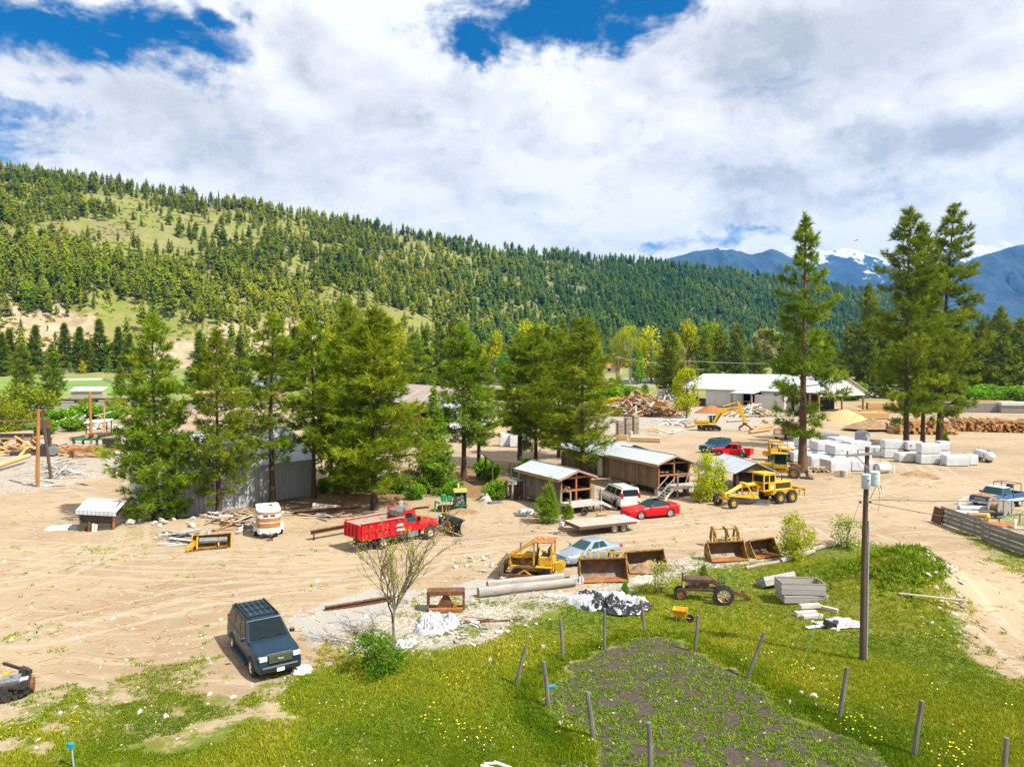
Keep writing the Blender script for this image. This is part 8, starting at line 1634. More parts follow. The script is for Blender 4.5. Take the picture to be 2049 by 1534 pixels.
planks('plank', 'scrap board around the base of the very tall red trunked pine', 'plank', 'scrap boards round the tall pine', 16, 1575, 1720, 930, 960, 9, ('wood_pale', 'wood_mid'), (.8, 2), (.12, .5), .1, (-.3, .6))
planks('plank', 'grey scrap timber in the heap in front of the white mill', 'plank', 'grey scrap before the white mill', 50, 1295, 1400, 838, 856, 10, ('wood_grey', 'white_old', 'wood_pale'), (2, 5), (.2, .5), .8, (.1, .7))
planks('white_scrap', 'pale scrap piece among the rubble between the bare tree and the grey log poles', 'scrap', 'pale scraps on the rubble strip', 34, 820, 1010, 1236, 1290, 11, ('white_old', 'wood_pale', 'wood_grey'), (.15, .6), (.05, .22), .05, (.2, .9))
planks('rail_tie', 'rusty rail piece lying in the rubble strip behind the grass', 'rail', 'rusty rails in the rubble strip', 3, 920, 1010, 1240, 1252, 12, ('rust',), (1.6, 2.6), (.1, .12), .02, (.12, .05))
planks('white_scrap', 'bleached scrap wood strewn over the ground left of the twin orange poles', 'scrap', 'bleached scraps at the left edge', 50, 0, 300, 925, 968, 14, ('white_old', 'wood_pale', 'wood_grey', 'wood_mid'), (.6, 2.4), (.06, .2), .12, (.2, .6))
def stick_heap(name, label, px, rx, ry, h, n, seed, mats, L=(2, 6), th=(.10, .22), steep=.6):
 rg = np.random.default_rng(seed); q = MB(); p = G(*px); q.m(0)
 for i in range(n):
  a = rg.random() * 6.28; r = rg.random() ** .6; x, y = r * math.cos(a) * rx, r * math.sin(a) * ry; z = max(.1, h * (1 - r) ** .8 * rg.uniform(.55, 1.08)); an = rg.normal(.45, .8); el = rg.normal(.0, .28) + steep * .4 * (-1 if math.cos(an) * x > 0 else 1) * (1 - r); l = rg.uniform(*L) / 2; d = V3(math.cos(an) * math.cos(el), math.sin(an) * math.cos(el), math.sin(el)) * l; c = V3(x, y, z); q.m(int(rg.integers(0, len(mats)))); t_ = rg.uniform(*th); a_, b_ = c - d, c + d; a_.z = max(a_.z, .03); b_.z = max(b_.z, .03); q.bar(a_, b_, t_ * 1.6, t_)
 o = q.build(name, [M[m_] for m_ in mats], None, loc=tuple(p)); o['kind'] = 'stuff'; return tag(o, label, 'heap')
heap('waste_heap', 'brown core of the big slab heap left of the white mill', 'heap', G(1277, 827), 11, 7, 4.0, 'dirt_pile', 31, .5)
stick_heap('slab_heap', 'big tangled heap of orange brown sawmill slabs left of the white mill', (1277, 830), 12.5, 7, 5.8, 620, 32, ('wood_new', 'wood_mid', 'wood_orange', 'wood_pale'), (2.5, 6.5), (.13, .28), .9)
stick_heap('grey_slab_heap', 'grey weathered slab heap behind the orange slab heap', (1332, 806), 5, 4, 5.5, 130, 33, ('wood_grey', 'white_old'), (2, 5), (.12, .25))
stick_heap('grey_slab_heap', 'grey weathered slabs in the bushes behind the green log deck', (155, 856), 8, 4, 1.8, 90, 34, ('wood_grey', 'white_old'), (3, 7), (.12, .3))
stick_heap('grey_slab_heap', 'pale slab heap under the raised boom of the excavator', (1505, 832), 7, 5, 3.0, 170, 35, ('wood_pale', 'wood_new', 'white_old'), (2, 5), (.12, .25))
stick_heap('grey_slab_heap', 'grey board pile on the bank beyond the right end of the mill', (1725, 795), 9, 4, 3.5, 70, 36, ('wood_grey', 'white_old'), (4, 9), (.2, .4))
stick_heap('bark_heap', 'brown bark heap in front of the first log pile', (1770, 856), 4.5, 3, 1.1, 120, 37, ('wood_mid', 'wood_pale', 'wood_dark'), (.6, 2), (.08, .18))
stick_heap('bark_heap', 'orange brown waste under the brown tin roof at the left edge', (20, 905), 9, 4, 1.2, 150, 38, ('wood_new', 'wood_mid', 'wood_dark'), (1.5, 5), (.1, .25))
heap('sawdust_pile', 'pale sawdust pile right of the white mill, behind the tall pine', 'sawdust pile', G(1690, 848), 6.5, 4.5, 3.2, 'sawdust', 41, .12)
heap('dirt_heap', 'brown dirt heap with sticks left of the first log pile', 'dirt heap', G(1745, 862), 5.5, 3.5, 1.8, 'dirt_pile', 42, .4)
heap('dirt_heap', 'low brown dirt heap in front of the wrapped lumber', 'dirt heap', G(1835, 958), 2.6, 1.2, .7, 'dirt_pile', 43, .5)
heap('dirt_heap', 'tan dirt heap behind the snow plough and green engine unit', 'dirt heap', G(925, 1026), 1.8, .9, .5, 'dirt_pile', 44, .4)
heap('dirt_heap', 'tan sawdust heap behind the slab heap at the left', 'dirt heap', G(1208, 800), 6, 4, 3.5, 'sawdust', 45, .3)
heap('bark_bank', 'orange bark bank inside the open end of the white mill', 'bark bank', G(1424, 826), 5, 4, 2.2, 'rust_bright', 46, .3)
heap('bark_bank', 'long orange sawdust bank behind the middle pines', 'sawdust bank', G(1075, 862), 12, 5, 4.5, 'sawdust', 47, .3)
# ---- pallet stacks and timber bundles
for (u, v, n, lb) in ((1240, 873, 15, 'left'), (1256, 870, 17, 'middle'), (1271, 868, 18, 'right')):
 b = G(u, v); q = MB()
 for k in range(n):
  z = k * .2
  for y in (-.5, 0, .5): q.bb(-.55, .55, y - .05, y + .05, z, z + .12)
  for x in np.linspace(-.5, .5, 5): q.bb(x - .07, x + .07, -.56, .56, z + .122, z + .16)
 single('pallet_stack', lb + ' one of the three tall weathered pallet stacks', 'pallet stack', q, 'stack_wood', b, .35, None, 0, 'tall pallet stacks')
for i, (u, v, L, w, h, r, m_, lb) in enumerate(((1291, 884, 5.2, 1.0, .8, -.38, 'lumber_end', 'long yellow squared timber bundle in front of the pallet stacks'), (1245, 880, 2.0, 1.2, .9, -.3, 'lumber_end', 'short brown timber bundle left of the long yellow one'), (1262, 876, .5, .9, 1.2, .3, 'wood_pale', 'pale upright timber stub beside the pallet stacks'), (1745, 838, 7, 2, 1.6, -.2, 'wood_new', 'yellow lumber stack behind the trunk of the tall pine'), (1765, 822, 8, 2.4, 2.4, -.2, 'wood_new', 'yellow lumber stack beside the mill end post'), (1810, 826, 9, 2.4, 3.0, -.3, 'wood_new', 'bright yellow lumber stack behind the first log pile'), (1705, 835, 9, 2.2, .9, -.25, 'wood_new', 'low yellow lumber stack behind the sawdust pile'), (1950, 824, 14, 3, 2.6, -.25, 'wood_grey', 'long grey lumber stack behind the second log pile'), (1890, 820, 10, 3, 2.2, -.25, 'wood_mid', 'brown lumber stack behind the second log pile'), (2040, 826, 10, 3, 2.0, -.25, 'wood_grey', 'dark lumber stack at the right edge with the white covered top'), (1975, 817, 14, 2, 2.4, -.25, 'wood_new', 'long thin yellow board stack behind the second log pile'), (1560, 912, 1.6, 1.3, 1.7, .1, 'stack_wood', 'stack of weathered boards left of the larger bulldozer'))):
 q = MB(); q.bb(-L / 2, L / 2, -w / 2, w / 2, .12, h)
 for x in (-L * .35, L * .35): q.bb(x - .08, x + .08, -w / 2, w / 2, 0, .118)
 single('lumber_stack', lb, 'lumber stack', q, m_, G(u, v), r, None, .03)
single('lumber_cover', 'white cover on the dark lumber stack at the right edge', 'cover', MB().bb(-5, 5, -1.7, 1.7, 0, 1.0), 'wrap', G(2040, 826) + V3(0, 0, 2.02), -.25, None, .1)
# ---- wrapped lumber packs
base_mesh = {}
def pack(x, y, z, w, d, h, rz, label, mat='wrap', marks=0):
 t = thing('lumber_pack', label, 'lumber pack', (x, y, z), rz, 'white wrapped lumber packs'); key = (w, d, h, mat, 'wrapping')
 if key not in base_mesh:
  q = MB(); rg = random.Random(int(w * 100 + d * 10)); n = 9
  def ring(zz, k): return [V3((w / 2 * k) * sx + rg.uniform(-.02, .02), (d / 2 * k) * sy + rg.uniform(-.02, .02), zz) for sx, sy in ((-1, -1), (-.3, -1.01), (.4, -1), (1, -1), (1.01, 0), (1, 1), (.3, 1), (-1, 1), (-1.005, .1))]
  q.loft([ring(.12, .985), ring(.3, 1.0), ring(h * .7, 1.0), ring(h - .05, 1.0), ring(h + .02, .96), ring(h + .03, .5)]); base_mesh[key] = q.mesh('wrapping', M[mat], 35)
  q = MB()
  q.bb(-w / 2 * .95, w / 2 * .95, -.06, .06, 0, .11)
  base_mesh[key[:3] + ('bearer',)] = q.mesh('bearer', M['wood_mid'])
 link(bpy.data.objects.new('wrapping', base_mesh[key]), t)
 for k in (-.35, .35): link(bpy.data.objects.new('bearer', base_mesh[key[:3] + ('bearer',)]), t).location.y = k * d
 if marks == 1:
  q = MB(); q.prism([(-.16, 0), (.16, 0), (.10, .10), (0, .16), (-.10, .10)], 'y', -d / 2 - .03, -d / 2 - .022); o = q.build('mark', M['tan_stripe'], t); o.location = (-w * .18, 0, h * .5)
 if marks == 2:
  for xx in (-.3, .3): q = MB(); q.prism([(-.12, 0), (0, .2), (.12, 0), (.05, .02), (.02, -.12), (-.02, -.12), (-.05, .02)], 'y', -d / 2 - .03, -d / 2 - .022); o = q.build('mark', M['black'], t); o.location = (xx * w, 0, h * .55)
 return t
Wd = ['nearest the lane', 'second from the lane', 'third from the lane', 'fourth from the lane', 'farthest from the lane']
def gpt(u, v): p = at(u, v); return p.x, p.y
for i, (u, v) in enumerate(((1680, 944), (1640, 934), (1604, 925), (1572, 914))):
 x, y = gpt(u, v); pack(x, y + 1.2, 0, 2.5, 2.6, 1.35, .10, f'grey white wrapped lumber pack on the ground in the left row, {Wd[i]}', 'wrap_grey' if i == 0 else 'wrap')
for i, (u, v) in enumerate(((1727, 943), (1690, 932), (1655, 922), (1622, 914), (1592, 905))):
 x, y = gpt(u, v); pack(x, y + 1.3, 0, 2.9, 2.7, 1.25, .06, f'white wrapped pack, bottom of the middle row, {Wd[i]}')
 if i in (1, 2, 3): pack(x + .1, y + 1.35, 1.27, 2.8, 2.7, 1.25, .05, f'white wrapped pack, top of the middle row, {Wd[i]}', 'wrap', 1 if i == 1 else 0)
for i, (u, v) in enumerate(((1755, 931), (1722, 921), (1690, 911), (1660, 902))):
 x, y = gpt(u, v);
 if i == 0: continue
 pack(x, y + 1.3, 0, 2.9, 2.7, 1.25, .05, f'white wrapped pack, bottom of the row beside the grey tank, {Wd[i]}')
 if i > 0: pack(x, y + 1.3, 1.27, 2.8, 2.6, 1.2, .03, f'white wrapped pack, top of the row beside the grey tank, {Wd[i]}')
for (u, v, w, d, h, z, lb, m_, mk2) in ((1790, 917, 2.5, 1.6, 1.25, 0, 'bottom pack left of the tall pine trunk in the right cluster', 'wrap', 0), (1790, 917, 2.5, 1.6, 1.2, 1.27, 'top pack left of the tall pine trunk in the right cluster', 'wrap', 0), (1757, 912, 1.9, 1.8, 1.3, 0, 'grey tarped pack at the left end of the right cluster', 'wrap_grey', 0), (1823, 925, 2.9, 1.6, 1.2, 0, 'bottom pack with a sagging tarp in the right cluster', 'wrap_grey', 0), (1832, 919, 2.0, 1.4, 1.2, 1.22, 'top pack with two dark arrow marks in the right cluster', 'wrap', 2), (1864, 929, 2.5, 1.5, 1.3, 0, 'bottom pack of the tallest pair in the right cluster', 'wrap', 0), (1864, 929, 2.45, 1.5, 1.3, 1.32, 'top pack of the tallest pair in the right cluster', 'wrap', 0), (1892, 922, 1.3, 1.5, 1.3, 0, 'bottom narrow pack behind the tallest pair', 'wrap', 0), (1892, 922, 1.3, 1.5, 1.25, 1.32, 'top narrow pack behind the tallest pair', 'wrap', 0), (1918, 933, 2.8, 1.5, 1.35, 0, 'low pack beside the white tank, left of the last two', 'wrap', 0), (1950, 931, 1.0, 1.4, 1.3, 0, 'narrow last pack beside the white tank', 'wrap', 0)):
 x, y = gpt(u, v); pack(x, y + d / 2, z, w, d, h, -.06, 'white wrapped ' + lb, m_, mk2)
for i, (u, v, lb) in enumerate(((1020, 892, 'white wrapped pack seen between the middle pines, left one'), (1040, 893, 'white wrapped pack seen between the middle pines, right one'), (842, 890, 'white wrapped pack beside the spruce below the brown roof'), (770, 965, 'white wrapped pack behind the broad dense pine'))):
 x, y = gpt(u, v); pack(x, y, 0, 3.2, 2, 2.0 if i < 2 else 1.3, .1, lb, 'wrap')
def roll_pack():
 q = MB(); q.lathe([(0, -.9), (.55, -.88), (.62, -.7), (.62, .7), (.55, .85), (0, .88)], (0, 0, .62), 'x', 16); single('wrapped_bale', 'white rounded wrapped bale right of the utility pole top', 'bale', q, 'wrap', G(1765, 946), .35, 50)
roll_pack()
# ---- tanks
def propane():
 a, b = G(1950, 915), G(2000, 931); d = b - a; t = thing('propane_tank', 'long white propane tank lying beside the wrapped lumber', 'propane tank', (a + b) / 2 + V3(0, .5, 0), math.atan2(d.y, d.x)); L = 5.2
 q = MB(); q.lathe([(0, -L / 2), (.3, -L / 2 + .06), (.52, -L / 2 + .28), (.56, -L / 2 + .5), (.56, L / 2 - .5), (.52, L / 2 - .28), (.3, L / 2 - .06), (0, L / 2)], (0, 0, .85), 'x', 22); q.build('shell', M['tank_white'], t, 50)
 for x in (-1.5, 1.5): q = MB(); q.bb(x - .15, x + .15, -.4, .4, 0, .42); q.build('saddle', M['dark_metal'], t)
 for x in (-1.9, 1.2, 1.7): q = MB(); q.lathe([(.1, 0), (.1, .15), (0, .18)], (x, 0, 1.4), 'z', 8); q.build('valve', M['ceramic'], t)
 q = MB(); q.prism([(-.22, 0), (0, .22), (.22, 0), (0, -.22)], 'y', -.575, -.565); o = q.build('warning_mark', M['taillight'], t); o.location = (1.4, 0, .9)
propane()
def water_tank():
 p = G(1725, 893); t = thing('water_tank', 'grey domed water tank behind the utility pole', 'water tank', p); k = p.y / F; r = 13.5 * k
 q = MB(); q.lathe([(0, .7), (r, .7), (r * 1.03, 1.0), (r, 2.0), (r * .9, 2.35), (r * .5, 2.6), (0, 2.65)], (0, 0, 0), 'z', 24); q.build('shell', M['tank_grey'], t, 40); q = MB(); q.bb(-r, r, -r, r, 0, .69); q.build('base', M['rust_steel'], t)
water_tank()
def stake_cart():
 p = G(1638, 945); t = thing('stake_cart', 'small flat cart with four red stakes in front of the wrapped lumber', 'cart', p, -.15); q = MB(); q.bb(-.95, .95, -.5, .5, .35, .45); q.bb(-.6, -.4, -.5, .5, 0, .34); q.bb(.4, .6, -.5, .5, 0, .34); q.build('bed', M['wood_mid'], t)
 for x in (-.8, .75):
  for y in (-.45, .45): q = MB(); q.tube((x, y, .3), (x, y, 1.5), .035); q.build('stake', M['rust_bright'], t)
 q = MB(); rg = random.Random(3)
 for _ in range(8): q.bar((rg.uniform(-.9, -.2), rg.uniform(-.4, .4), .5 + rg.random() * .2), (rg.uniform(.2, 1.4), rg.uniform(-.4, .4), .5 + rg.random() * .2), .14, .08)
 q.build('load', M['wood_pale'], t)
stake_cart()
single('concrete_block', 'weathered stump block in front of the wrapped lumber', 'block', MB().tube((0, 0, 0), (0, 0, .75), .42, .40, 12), 'concrete', G(1688, 954), 0, 40)
single('white_stake', 'short white stake by the dirt heap in front of the wrapped lumber', 'stake', MB().bb(-.06, .06, -.06, .06, 0, .95), 'white', G(1789, 946))
# ---- log piles
def log_pile(group, label, A, rz, cols, rows, L, r, seed, slope=.0):
 rg = random.Random(seed); c, s = math.cos(rz), math.sin(rz); base = []
 for k in range(4):
  rr = r * (.72 + .17 * k); q = MB(); q.path([V3(0, 0, 0), V3(0, L * .5, .0), V3(0, L, 0)], [rr, rr * .95, rr * .85], 9, False); b1 = q.mesh('bark', M['log_bark'], 60); q = MB(); q.lathe([(0, -.015), (rr * .98, -.008), (rr * .98, .02)], (0, 0, 0), 'y', 9, False); base.append((b1, q.mesh('cut_end', M['log_end'])))
 for j in range(rows):
  n = cols - j * (1 if slope == 0 else slope)
  for i in range(int(n)):
   x = (i + j * .5 * (1 if slope == 0 else slope)) * r * 1.9 + rg.uniform(-.15, .15); z = r * .9 + j * r * 1.62 + rg.uniform(-.06, .06) * (j > 0) + (.25 * rg.random() if j == rows - 1 else 0); y = rg.uniform(-1.3, .8)
   t = thing('log', label, 'log', (A.x + x * c - y * s, A.y + x * s + y * c, A.z + z), 0, group); t.rotation_euler = (rg.uniform(-.02, .02), rg.random() * 6, 0); t.rotation_euler = Euler((0, 0, rz + rg.uniform(-.15, .15))); b1, e1 = rg.choice(base); link(bpy.data.objects.new('bark', b1), t); link(bpy.data.objects.new('cut_end', e1), t)
log_pile('logs in the first pile', 'peeled orange log in the short pile behind the three tall pines', G(1790, 868), -.16, 16, 4, 6.5, .36, 1)
log_pile('logs in the second pile', 'peeled pale log in the long pile at the right edge', G(1908, 862), -.33, 44, 5, 9, .25, 2, .5)
GX = 'logs beside the excavator'
for i, (u0, v0, u1, v1, r, m_, lb) in enumerate(((1500, 868, 1540, 862, .32, 'log_bark', 'pale log right of the grapple, nearest'), (1505, 862, 1546, 855, .3, 'log_bark', 'pale log right of the grapple, second'), (1512, 857, 1548, 850, .28, 'log_bark', 'pale log right of the grapple, third'), (1528, 846, 1562, 840, .4, 'log_grey', 'dark grey log in front of the white mill'), (1534, 850, 1570, 845, .4, 'log_grey', 'lower dark grey log in front of the white mill'), (1372, 856, 1395, 853, .35, 'log_bark', 'log butt left of the excavator tracks'), (1455, 845, 1500, 842, .25, 'log_grey', 'thin grey log behind the excavator tracks'))):
 A, B = G(u0, v0), G(u1, v1); make_log(lb, A + V3(0, 0, r), B + V3(0, 0, r), r, r * .85, m_, 'log_end', GX)
# ---- left sawmill
def log_deck():
 p = G(180, 893); t = thing('log_deck', 'green steel log deck with brown legs at the left sawmill', 'log deck', p, .22); q = MB(); q.bb(-2.4, 2.3, -.25, .25, 1.0, 1.35); q.build('beam', M['green_tarp'], t)
 for x in (-2.3, -1.0, 1.0, 2.1): q = MB(); q.bb(x - .1, x + .1, -.3, .3, -.1, .99); q.build('leg', M['rust'], t)
 for x, lb in ((-.15, 'left'), (1.1, 'right')): a = p + Matrix.Rotation(.22, 3, 'Z') @ V3(x, -.9, 1.72); make_log(f'cut log on the green log deck, {lb} one', a, a + V3(.5, 3.2, .05), .36, .33, 'bark', 'log_end', 'logs on the green log deck')
 a = p + Matrix.Rotation(.22, 3, 'Z') @ V3(-2.6, -.5, 1.3); make_log('cut log at the left end of the green log deck', a, a + V3(1.2, 2.4, 0), .3, .28, 'bark', 'log_end', 'logs on the green log deck')
log_deck()
for (u, v, v2, r, m_, du, lb, nm) in ((75, 974, 818, .20, 'pole_orange', 4, 'tall orange brown pole, upright one of the pair at the left', 'wood_pole'), (183, 888, 783, .22, 'pole_orange', -2, 'single orange brown pole behind the green log deck', 'wood_pole'), (210, 876, 812, .16, 'log_bark', -1, 'pale bare pole beside the small white canopy', 'wood_pole')):
 b = G(u, v); k = b.y / F; q = MB(); q.path([V3(0, 0, -.3), V3(du * k, 0, (v - v2) * k)], [r, r * .85], 10); single(nm, lb, 'pole', q, m_, b, 0, 50, 0, 'bare poles at the left sawmill')
b = G(103, 963); k = b.y / F; q = MB(); q.path([V3(0, 0, -.3), V3(-23 * k, .5, (963 - 830) * k)], [.17, .13], 10); single('wood_pole', 'dark brown pole leaning against the tall orange brown pole', 'pole', q, 'wood_dark', b, 0, 50, 0, 'bare poles at the left sawmill')
b = G(80, 960); k = b.y / F; single('white_pipe', 'white pipe fixed along the tall orange brown pole', 'pipe', MB().tube((0, -.1, 1.0), (-.05, -.1, 6.2), .05), 'white', b)
A, B = G(-10, 945), G(58, 925); make_log('long peeled pale log lying on the roller stand at the left edge', A + V3(0, 0, .7), B + V3(0, 0, .9), .36, .30, 'wood_new', 'log_end', 'poles at the left edge')
def conveyor():
 p = G(40, 897); t = thing('saw_carriage', 'long brown saw carriage bench with green motor at the left edge', 'saw bench', p, .12); q = MB(); q.bb(-7, 4.5, -.8, .8, 1.5, 1.75); q.build('bench', M['wood_mid'], t)
 for x in np.linspace(-6.5, 4.2, 6): q = MB(); q.bb(x - .12, x + .12, -.7, .7, -.1, 1.49); q.build('leg', M['wood_orange'], t)
 q = MB(); q.bb(-5, 2, -.4, .6, 1.76, 2.3); q.build('cover', M['green_machine' if 0 else 'dark_metal'], t); q = MB(); q.bb(-2.8, -1.2, -1.3, -.85, .3, 1.1); q.build('motor', M['green_tarp'], t)
 q = MB(); q.bar((1.2, -.9, .2), (1.0, -1.0, 2.2), .12); q.bar((2.6, -.9, .2), (2.4, -1.0, 2.2), .12); q.bar((1.0, -1.0, 1.4), (2.5, -1.0, 1.4), .12); q.build('frame', M['rust_bright'], t)
 p = G(98, 912); t = thing('log_saw', 'dark upright saw head machine beside the twin orange poles', 'saw machine', p, .1); q = MB(); q.bb(-.9, .9, -.6, .6, 0, 1.6); q.bb(-.25, .15, -.4, .3, 1.6, 4.0); q.build('body', M['dark_metal'], t, None, .05); q = MB(); q.bb(-1.4, .1, -.5, .5, 4.0, 5.2); q.build('hopper', M['rust'], t); q = MB(); q.lathe([(0, -.1), (.7, -.1), (.7, .1), (0, .1)], (.9, -.7, .9), 'y', 16); q.build('wheel', M['steel_worn'], t)
 p = G(140, 925); t = thing('roller_bed', 'long roller bed with rusty frame below the green log deck', 'roller bed', p + V3(3, 5, 0), .12); q = MB(); q.bb(-6, 10, -.5, -.4, 1.1, 1.3); q.bb(-6, 10, .4, .5, 1.1, 1.3)
 for x in np.linspace(-5.6, 9.6, 16): q.tube((x, -.4, 1.15), (x, .4, 1.15), .08, .08, 8)
 q.build('bed', M['rust_bright'], t)
 for x in (-5.5, -1, 4, 9): q = MB(); q.bb(x - .1, x + .1, -.5, .5, -.1, 1.09); q.build('leg', M['rust'], t)
 p = G(243, 922); single('white_bin', 'white box bin at the right end of the roller bed', 'bin', MB().box((0, 0, .6), (3.0, 1.6, 1.2), None, .92), 'white_old', p, .05, None, .05)
 p = G(222, 900); single('dark_bin', 'dark green hopper box at the right end of the green log deck', 'hopper', MB().box((0, 0, .9), (1.6, 1.5, 1.8), None, 1.15), 'dark_metal', p, .1, None, .04)
conveyor()
def yellow_conveyor():
 p = G(1212, 826); t = thing('conveyor', 'yellow inclined conveyor at the left foot of the slab heap', 'conveyor', p, .25); q = MB(); q.bar((-5, 0, 2.6), (4, 0, 4.2), .9, .5); q.build('belt_frame', M['yellow'], t)
 for x, z in ((-4, 2.6), (0, 3.2), (3.5, 3.9)): q = MB(); q.bar((x, -.4, 0), (x, -.4, z), .2); q.bar((x, .4, 0), (x, .4, z), .2); q.build('leg', M['yellow_old'], t)
 q = MB(); q.bar((3.8, 0, 4.2), (4.4, 0, .6), .5); q.build('chute', M['yellow'], t)
yellow_conveyor()
def forklift():
 p = G(652, 905); t = thing('forklift', 'yellow forklift half hidden behind the dense pine by the grey shed', 'forklift', p, .3); q = MB(); q.bb(-1.5, 1.2, -.9, .9, .5, 1.6); q.build('body', M['yellow'], t, None, .08); q = MB(); q.bb(-1.0, .8, -.85, .85, 2.7, 2.8)
 for x in (-.95, .75):
  for s in (-1, 1): q.bb(x - .06, x + .06, s * .8 - .06, s * .8 + .06, 1.6, 2.7)
 q.build('cage', M['yellow'], t); q = MB(); q.bb(1.3, 1.45, -.5, -.38, .1, 3.4); q.bb(1.3, 1.45, .38, .5, .1, 3.4); q.bb(1.3, 1.45, -.38, .38, 3.2, 3.35); q.build('mast', M['dark_metal'], t)
 for x in (-.9, .8):
  for s in (-1, 1): wheel(t, x, s * .85, .42, .3, .22, 'yellow')
forklift()
# ---- stones
def stones():
 rg = random.Random(12); base = []
 for k in range(5):
  bm = bmesh.new(); bmesh.ops.create_icosphere(bm, subdivisions=2, radius=1)
  for v in bm.verts: n = (fbm(np.array([v.co.x * 1.3 + k * 7]), np.array([v.co.y * 1.3 + v.co.z]), k + 3, 3)[0] - .5); v.co *= 1 + n * .9; v.co.z *= .7
  me = bpy.data.meshes.new('stone'); bm.to_mesh(me); bm.free(); me.materials.append(M['stone']); base.append(me)
 for (u0, v0, u1, v1, n, s0, s1, lb, gp) in ((246, 1030, 312, 1052, 16, .2, .5, 'pale boulder in the row at the foot of the bushy pine', 'boulders by the bushy pine'), (1840, 1170, 1925, 1260, 34, .06, .2, 'pale stone on the eroded bank beside the lane', 'stones on the bank'), (1560, 1230, 1790, 1420, 12, .05, .12, 'small pale stone lying in the grass near the utility pole', 'stones in the grass'), (1000, 1240, 1090, 1300, 10, .05, .12, 'small pale stone in the weeds behind the garden', 'stones behind the garden'), (60, 1300, 420, 1520, 9, .04, .1, 'small pale stone on the sparse grass at the lower left', 'stones on the sparse grass'), (905, 1110, 990, 1145, 14, .08, .2, 'flat pale stone in the row along the lane edge', 'stones along the lane edge'), (300, 1036, 570, 1072, 60, .08, .30, 'pale rock in the scrap bank left of the horse trailer', 'rocks in the scrap bank'), (960, 990, 985, 1006, 5, .25, .5, 'pale boulder behind the green engine unit', 'boulders behind the engine unit')):
  for i in range(n):
   p = G(rg.uniform(u0, u1), rg.uniform(v0, v1)); o = link(bpy.data.objects.new('stone', rg.choice(base))); s = rg.uniform(s0, s1); o.location = p + V3(0, 0, s * .25); o.scale = (s * rg.uniform(.8, 1.3), s, s * rg.uniform(.6, 1)); o.rotation_euler = (rg.random(), rg.random(), rg.random() * 6); tag(o, lb, 'stone', gp)
stones()
# ---- bits around the old blue pickup
def yard_right():
 for (u, v, r, rz, lb) in ((1996, 1034, .82, .5, 'large grey wooden cable spool in front of the old blue pickup'), (2012, 1028, .62, .6, 'second smaller cable spool behind the large one')):
  t = thing('cable_spool', lb, 'cable spool', G(u, v), rz)
  for y in (-.4, .4): q = MB(); q.lathe([(0, y - .04), (r, y - .04), (r, y + .04), (0, y + .04)], (0, 0, r), 'y', 24); q.build('flange', M['wood_grey'], t); q = MB(); q.box((0, y - .05, r), (.1, .03, r * 1.7)); q.build('slat', M['rust'], t)
  q = MB(); q.lathe([(0, -.36), (r * .5, -.36), (r * .5, .36), (0, .36)], (0, 0, r), 'y', 16); q.build('core', M['wood_mid'], t)
 for i, (u, v, L, r, m_, rz, lb) in enumerate(((1948, 1030, 2.4, .3, 'tank_grey', -.1, 'grey pipe lying behind the board fence'), (1975, 1036, 2.2, .26, 'dark_metal', -.15, 'dark ribbed pipe lying behind the board fence'), (1930, 1036, 2.0, .22, 'white_old', -.1, 'pale pipe end beside the grey pipe'), (1958, 1040, 1.6, .2, 'wood_mid', -.2, 'brown log end between the pipes'))):
  q = MB(); q.lathe([(r * .8, -L / 2), (r, -L / 2), (r, L / 2), (r * .8, L / 2)], (0, 0, r + .2), 'x', 14); single('pipe', lb, 'pipe', q, m_, G(u, v), rz, 40)
 t = thing('rust_disc', 'rusty orange round plate lying in the grass behind the board fence', 'metal plate', G(2003, 1052)); q = MB(); q.lathe([(0, .02), (.9, .02), (.9, .12), (.75, .16), (0, .16)], (0, 0, 0), 'z', 22); q.build('plate', M['rust_bright'], t)
 q = MB(); q.lathe([(0, 0), (.14, 0), (.14, .5), (.2, .52), (.2, .6), (.1, .75), (0, .78)], (0, 0, 0), 'z', 12); single('yellow_drum', 'yellow drum among the scrap behind the board fence', 'drum', q, 'yellow', G(1976, 1048), 0, 40)
 q = MB()
 for k in range(5): q.bar((-.8 + k * .36, -.5, .5 + .05 * k), (-.5 + k * .36, .5, .1), .12, .04)
 single('pallet', 'broken pale pallet leaning among the scrap behind the board fence', 'pallet', q, 'wood_pale', G(1962, 1050), .3)
 q = MB()
 for k in range(4): q.bar((-.9, -.35 + .25 * k, .08), (.9, -.3 + .25 * k, .08), .13, .04)
 q.bar((-.5, -.5, .04), (-.5, .5, .04), .08, .04); q.bar((.5, -.5, .04), (.5, .5, .04), .08, .04); single('pallet', 'flat pale pallet on the grass behind the near fence panel', 'pallet', q, 'wood_pale', G(2012, 1066), -.1)
 single('white_post', 'short white post on the grass behind the near fence panel', 'post', MB().bb(-.07, .07, -.07, .07, 0, .75), 'white', G(2031, 1058)); q = MB(); q.bb(-1.6, 1.6, -.1, .1, .02, .08); single('board', 'pale board on the grass at the right edge', 'board', q, 'wood_pale', G(2045, 1058), -.1); q = MB(); q.tube((-1.1, 0, .5), (1.1, 0, .75), .06); q.bar((-.9, 0, 0), (-.9, 0, .5), .07); q.bar((.9, 0, 0), (.9, 0, .7), .07); single('green_bar', 'green pipe rack beside the cable spools', 'rack', q, 'green_machine', G(2020, 1046), .1)
 q = MB(); q.bb(-.5, .5, -.05, .05, 0, .4); q.bar((-.8, 0, .2), (.9, .1, .6), .12, .06); single('pale_rack', 'pale frame lying left of the old blue pickup', 'frame', q, 'white_old', G(1925, 1008), .3)
yard_right()
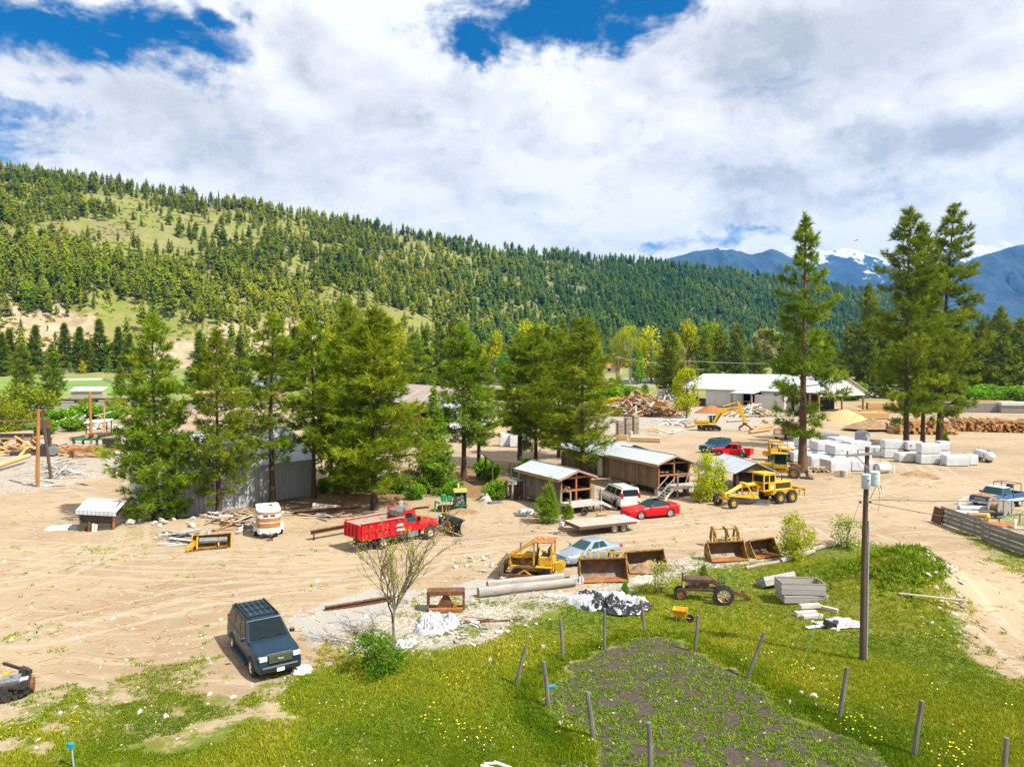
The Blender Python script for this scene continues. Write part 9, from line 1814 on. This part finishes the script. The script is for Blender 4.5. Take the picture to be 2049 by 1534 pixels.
# ---- blue hydrant, bird, far power poles
t = thing('yard_hydrant', 'blue topped yard hydrant on a grey pipe at the lower left', 'hydrant', G(148, 1534)); MB().path([V3(0, 0, -.1), V3(-.06, 0, .62)], .025, 8).build('pipe', M['conduit'], t)
q = MB(); q.box((-.08, 0, .68), (.14, .1, .16)); q.bar((-.04, 0, .74), (-.26, .02, .76), .05, .04); q.tube((-.1, 0, .66), (-.18, -.06, .58), .03); q.build('head', M['teal_valve'], t, None, .01)
p = at(1708, 1000); bp = Vector(((1708 - CU) / F * 150, 150, CH + (HOR - 483) / F * 150)); q = MB(); q.loft([[V3(-.32, -.03, 0), V3(-.32, .03, 0), V3(-.32, 0, .03)], [V3(-.05, -.09, -.03), V3(-.05, .09, -.03), V3(-.05, 0, .08)], [V3(.22, -.05, 0), V3(.22, .05, 0), V3(.22, 0, .07)], [V3(.36, -.01, .02), V3(.36, .01, .02), V3(.36, 0, .03)]])
for s in (-1, 1): q.plate([V3(.12, s * .05, .03), V3(.10, s * .45, .22), V3(-.08, s * .85, .16), V3(-.10, s * .45, .2), V3(-.12, s * .05, .02)][::s], .02)
single('bird', 'dark bird gliding with spread wings in front of the snowy mountain', 'bird', q, 'dark_metal', bp, .5)
def power_pole(u, v, v2, arm, lb):
 b = G(u, v); k = b.y / F; H = (v - v2) * k; t = thing('power_pole', lb, 'power pole', b, 0, 'far power poles'); MB().path([V3(0, 0, -.5), V3(0, 0, H)], [.2, .14], 8).build('pole', M['pole_orange'], t); q = MB(); q.bar((-arm, 0, H - .5), (arm, 0, H - .5), .18, .2); q.build('crossarm', M['wood_pale'], t); return b + V3(0, 0, H - .4)
P1 = power_pole(1237, 792, 712, 1.2, 'thin power pole at the rails left of the lone dark conifer'); P2 = power_pole(1396, 800, 736, 2.4, 'power pole with a pale crossarm behind the left end of the mill roof'); P3 = power_pole(873, 775, 700, 1.2, 'power pole beyond the brown mill roof'); P4 = power_pole(1378, 790, 720, 2.2, 'power pole with a pale crossarm beside the lone dark conifer')
for i, (a, b, lb) in enumerate(((P3, P1, 'far power line from the pole beyond the brown roof'), (P1, P4, 'far power line crossing in front of the cottonwoods'), (P4, at(1640, 722, 20) if 0 else P4 + V3(90, 20, 1), 'far power line running right past the mill pines'))): single('power_line', lb, 'power line', wire(a, b, 1.5, .05), 'steel', (0, 0, 0))
w0 = Vector(((880 - CU) / F * 112, 112, CH + (HOR - 757) / F * 112)); w1 = Vector(((1260 - CU) / F * 70, 70, CH + (HOR - 838) / F * 70))
for k in range(2): single('power_line', ('upper', 'lower')[k] + ' thin wire crossing the middle pines towards the plank sheds', 'power line', wire(w0 + V3(0, 0, -.8 * k), w1 + V3(0, 0, -.5 * k), .5, .016), 'steel', (0, 0, 0))
for (u, v, L, m_, lb) in ((990, 757, 4.5, 'paint_blue', 'blue car parked by the highway seen between the pines'), (1003, 758, 4.2, 'paint_silver', 'pale car parked by the highway seen between the pines')):
 c_ = car('parked_car', lb, 'car', dict(L=L, w=.9, R=.33, wx=(1.3, -1.3), zlow=.25, mat=m_, top=[(L / 2, .6), (L / 2 - .2, .8), (.9, .95), (-L / 2 + .2, .95), (-L / 2, .8)], cab=(.9, -1.7, .8, .94, .2, -1.2, .6, 1.42), sw=[(.2, .5), (.54, .82)], zf=.55, gh=.08, zh=.68, zt=.8)); c_.location = G(u, v)
def build_haze():
 b = MB(); b.bb(-7200, 7200, -60, 8000, -40, 1420)
 t = newmat('haze_air'); v = t.n('VolumePrincipled', {'Color': (.07, .38, 1.0, 1), 'Density': HAZE, 'Anisotropy': .2})
 o = t.n('OutputMaterial'); t.put(o.inputs['Volume'], v)
 try: M['haze_air'].cycles.homogeneous_volume = True
 except Exception: pass
 o = b.build('haze', M['haze_air']); o['kind'] = 'stuff'
HAZE = 5.0e-5
build_haze()
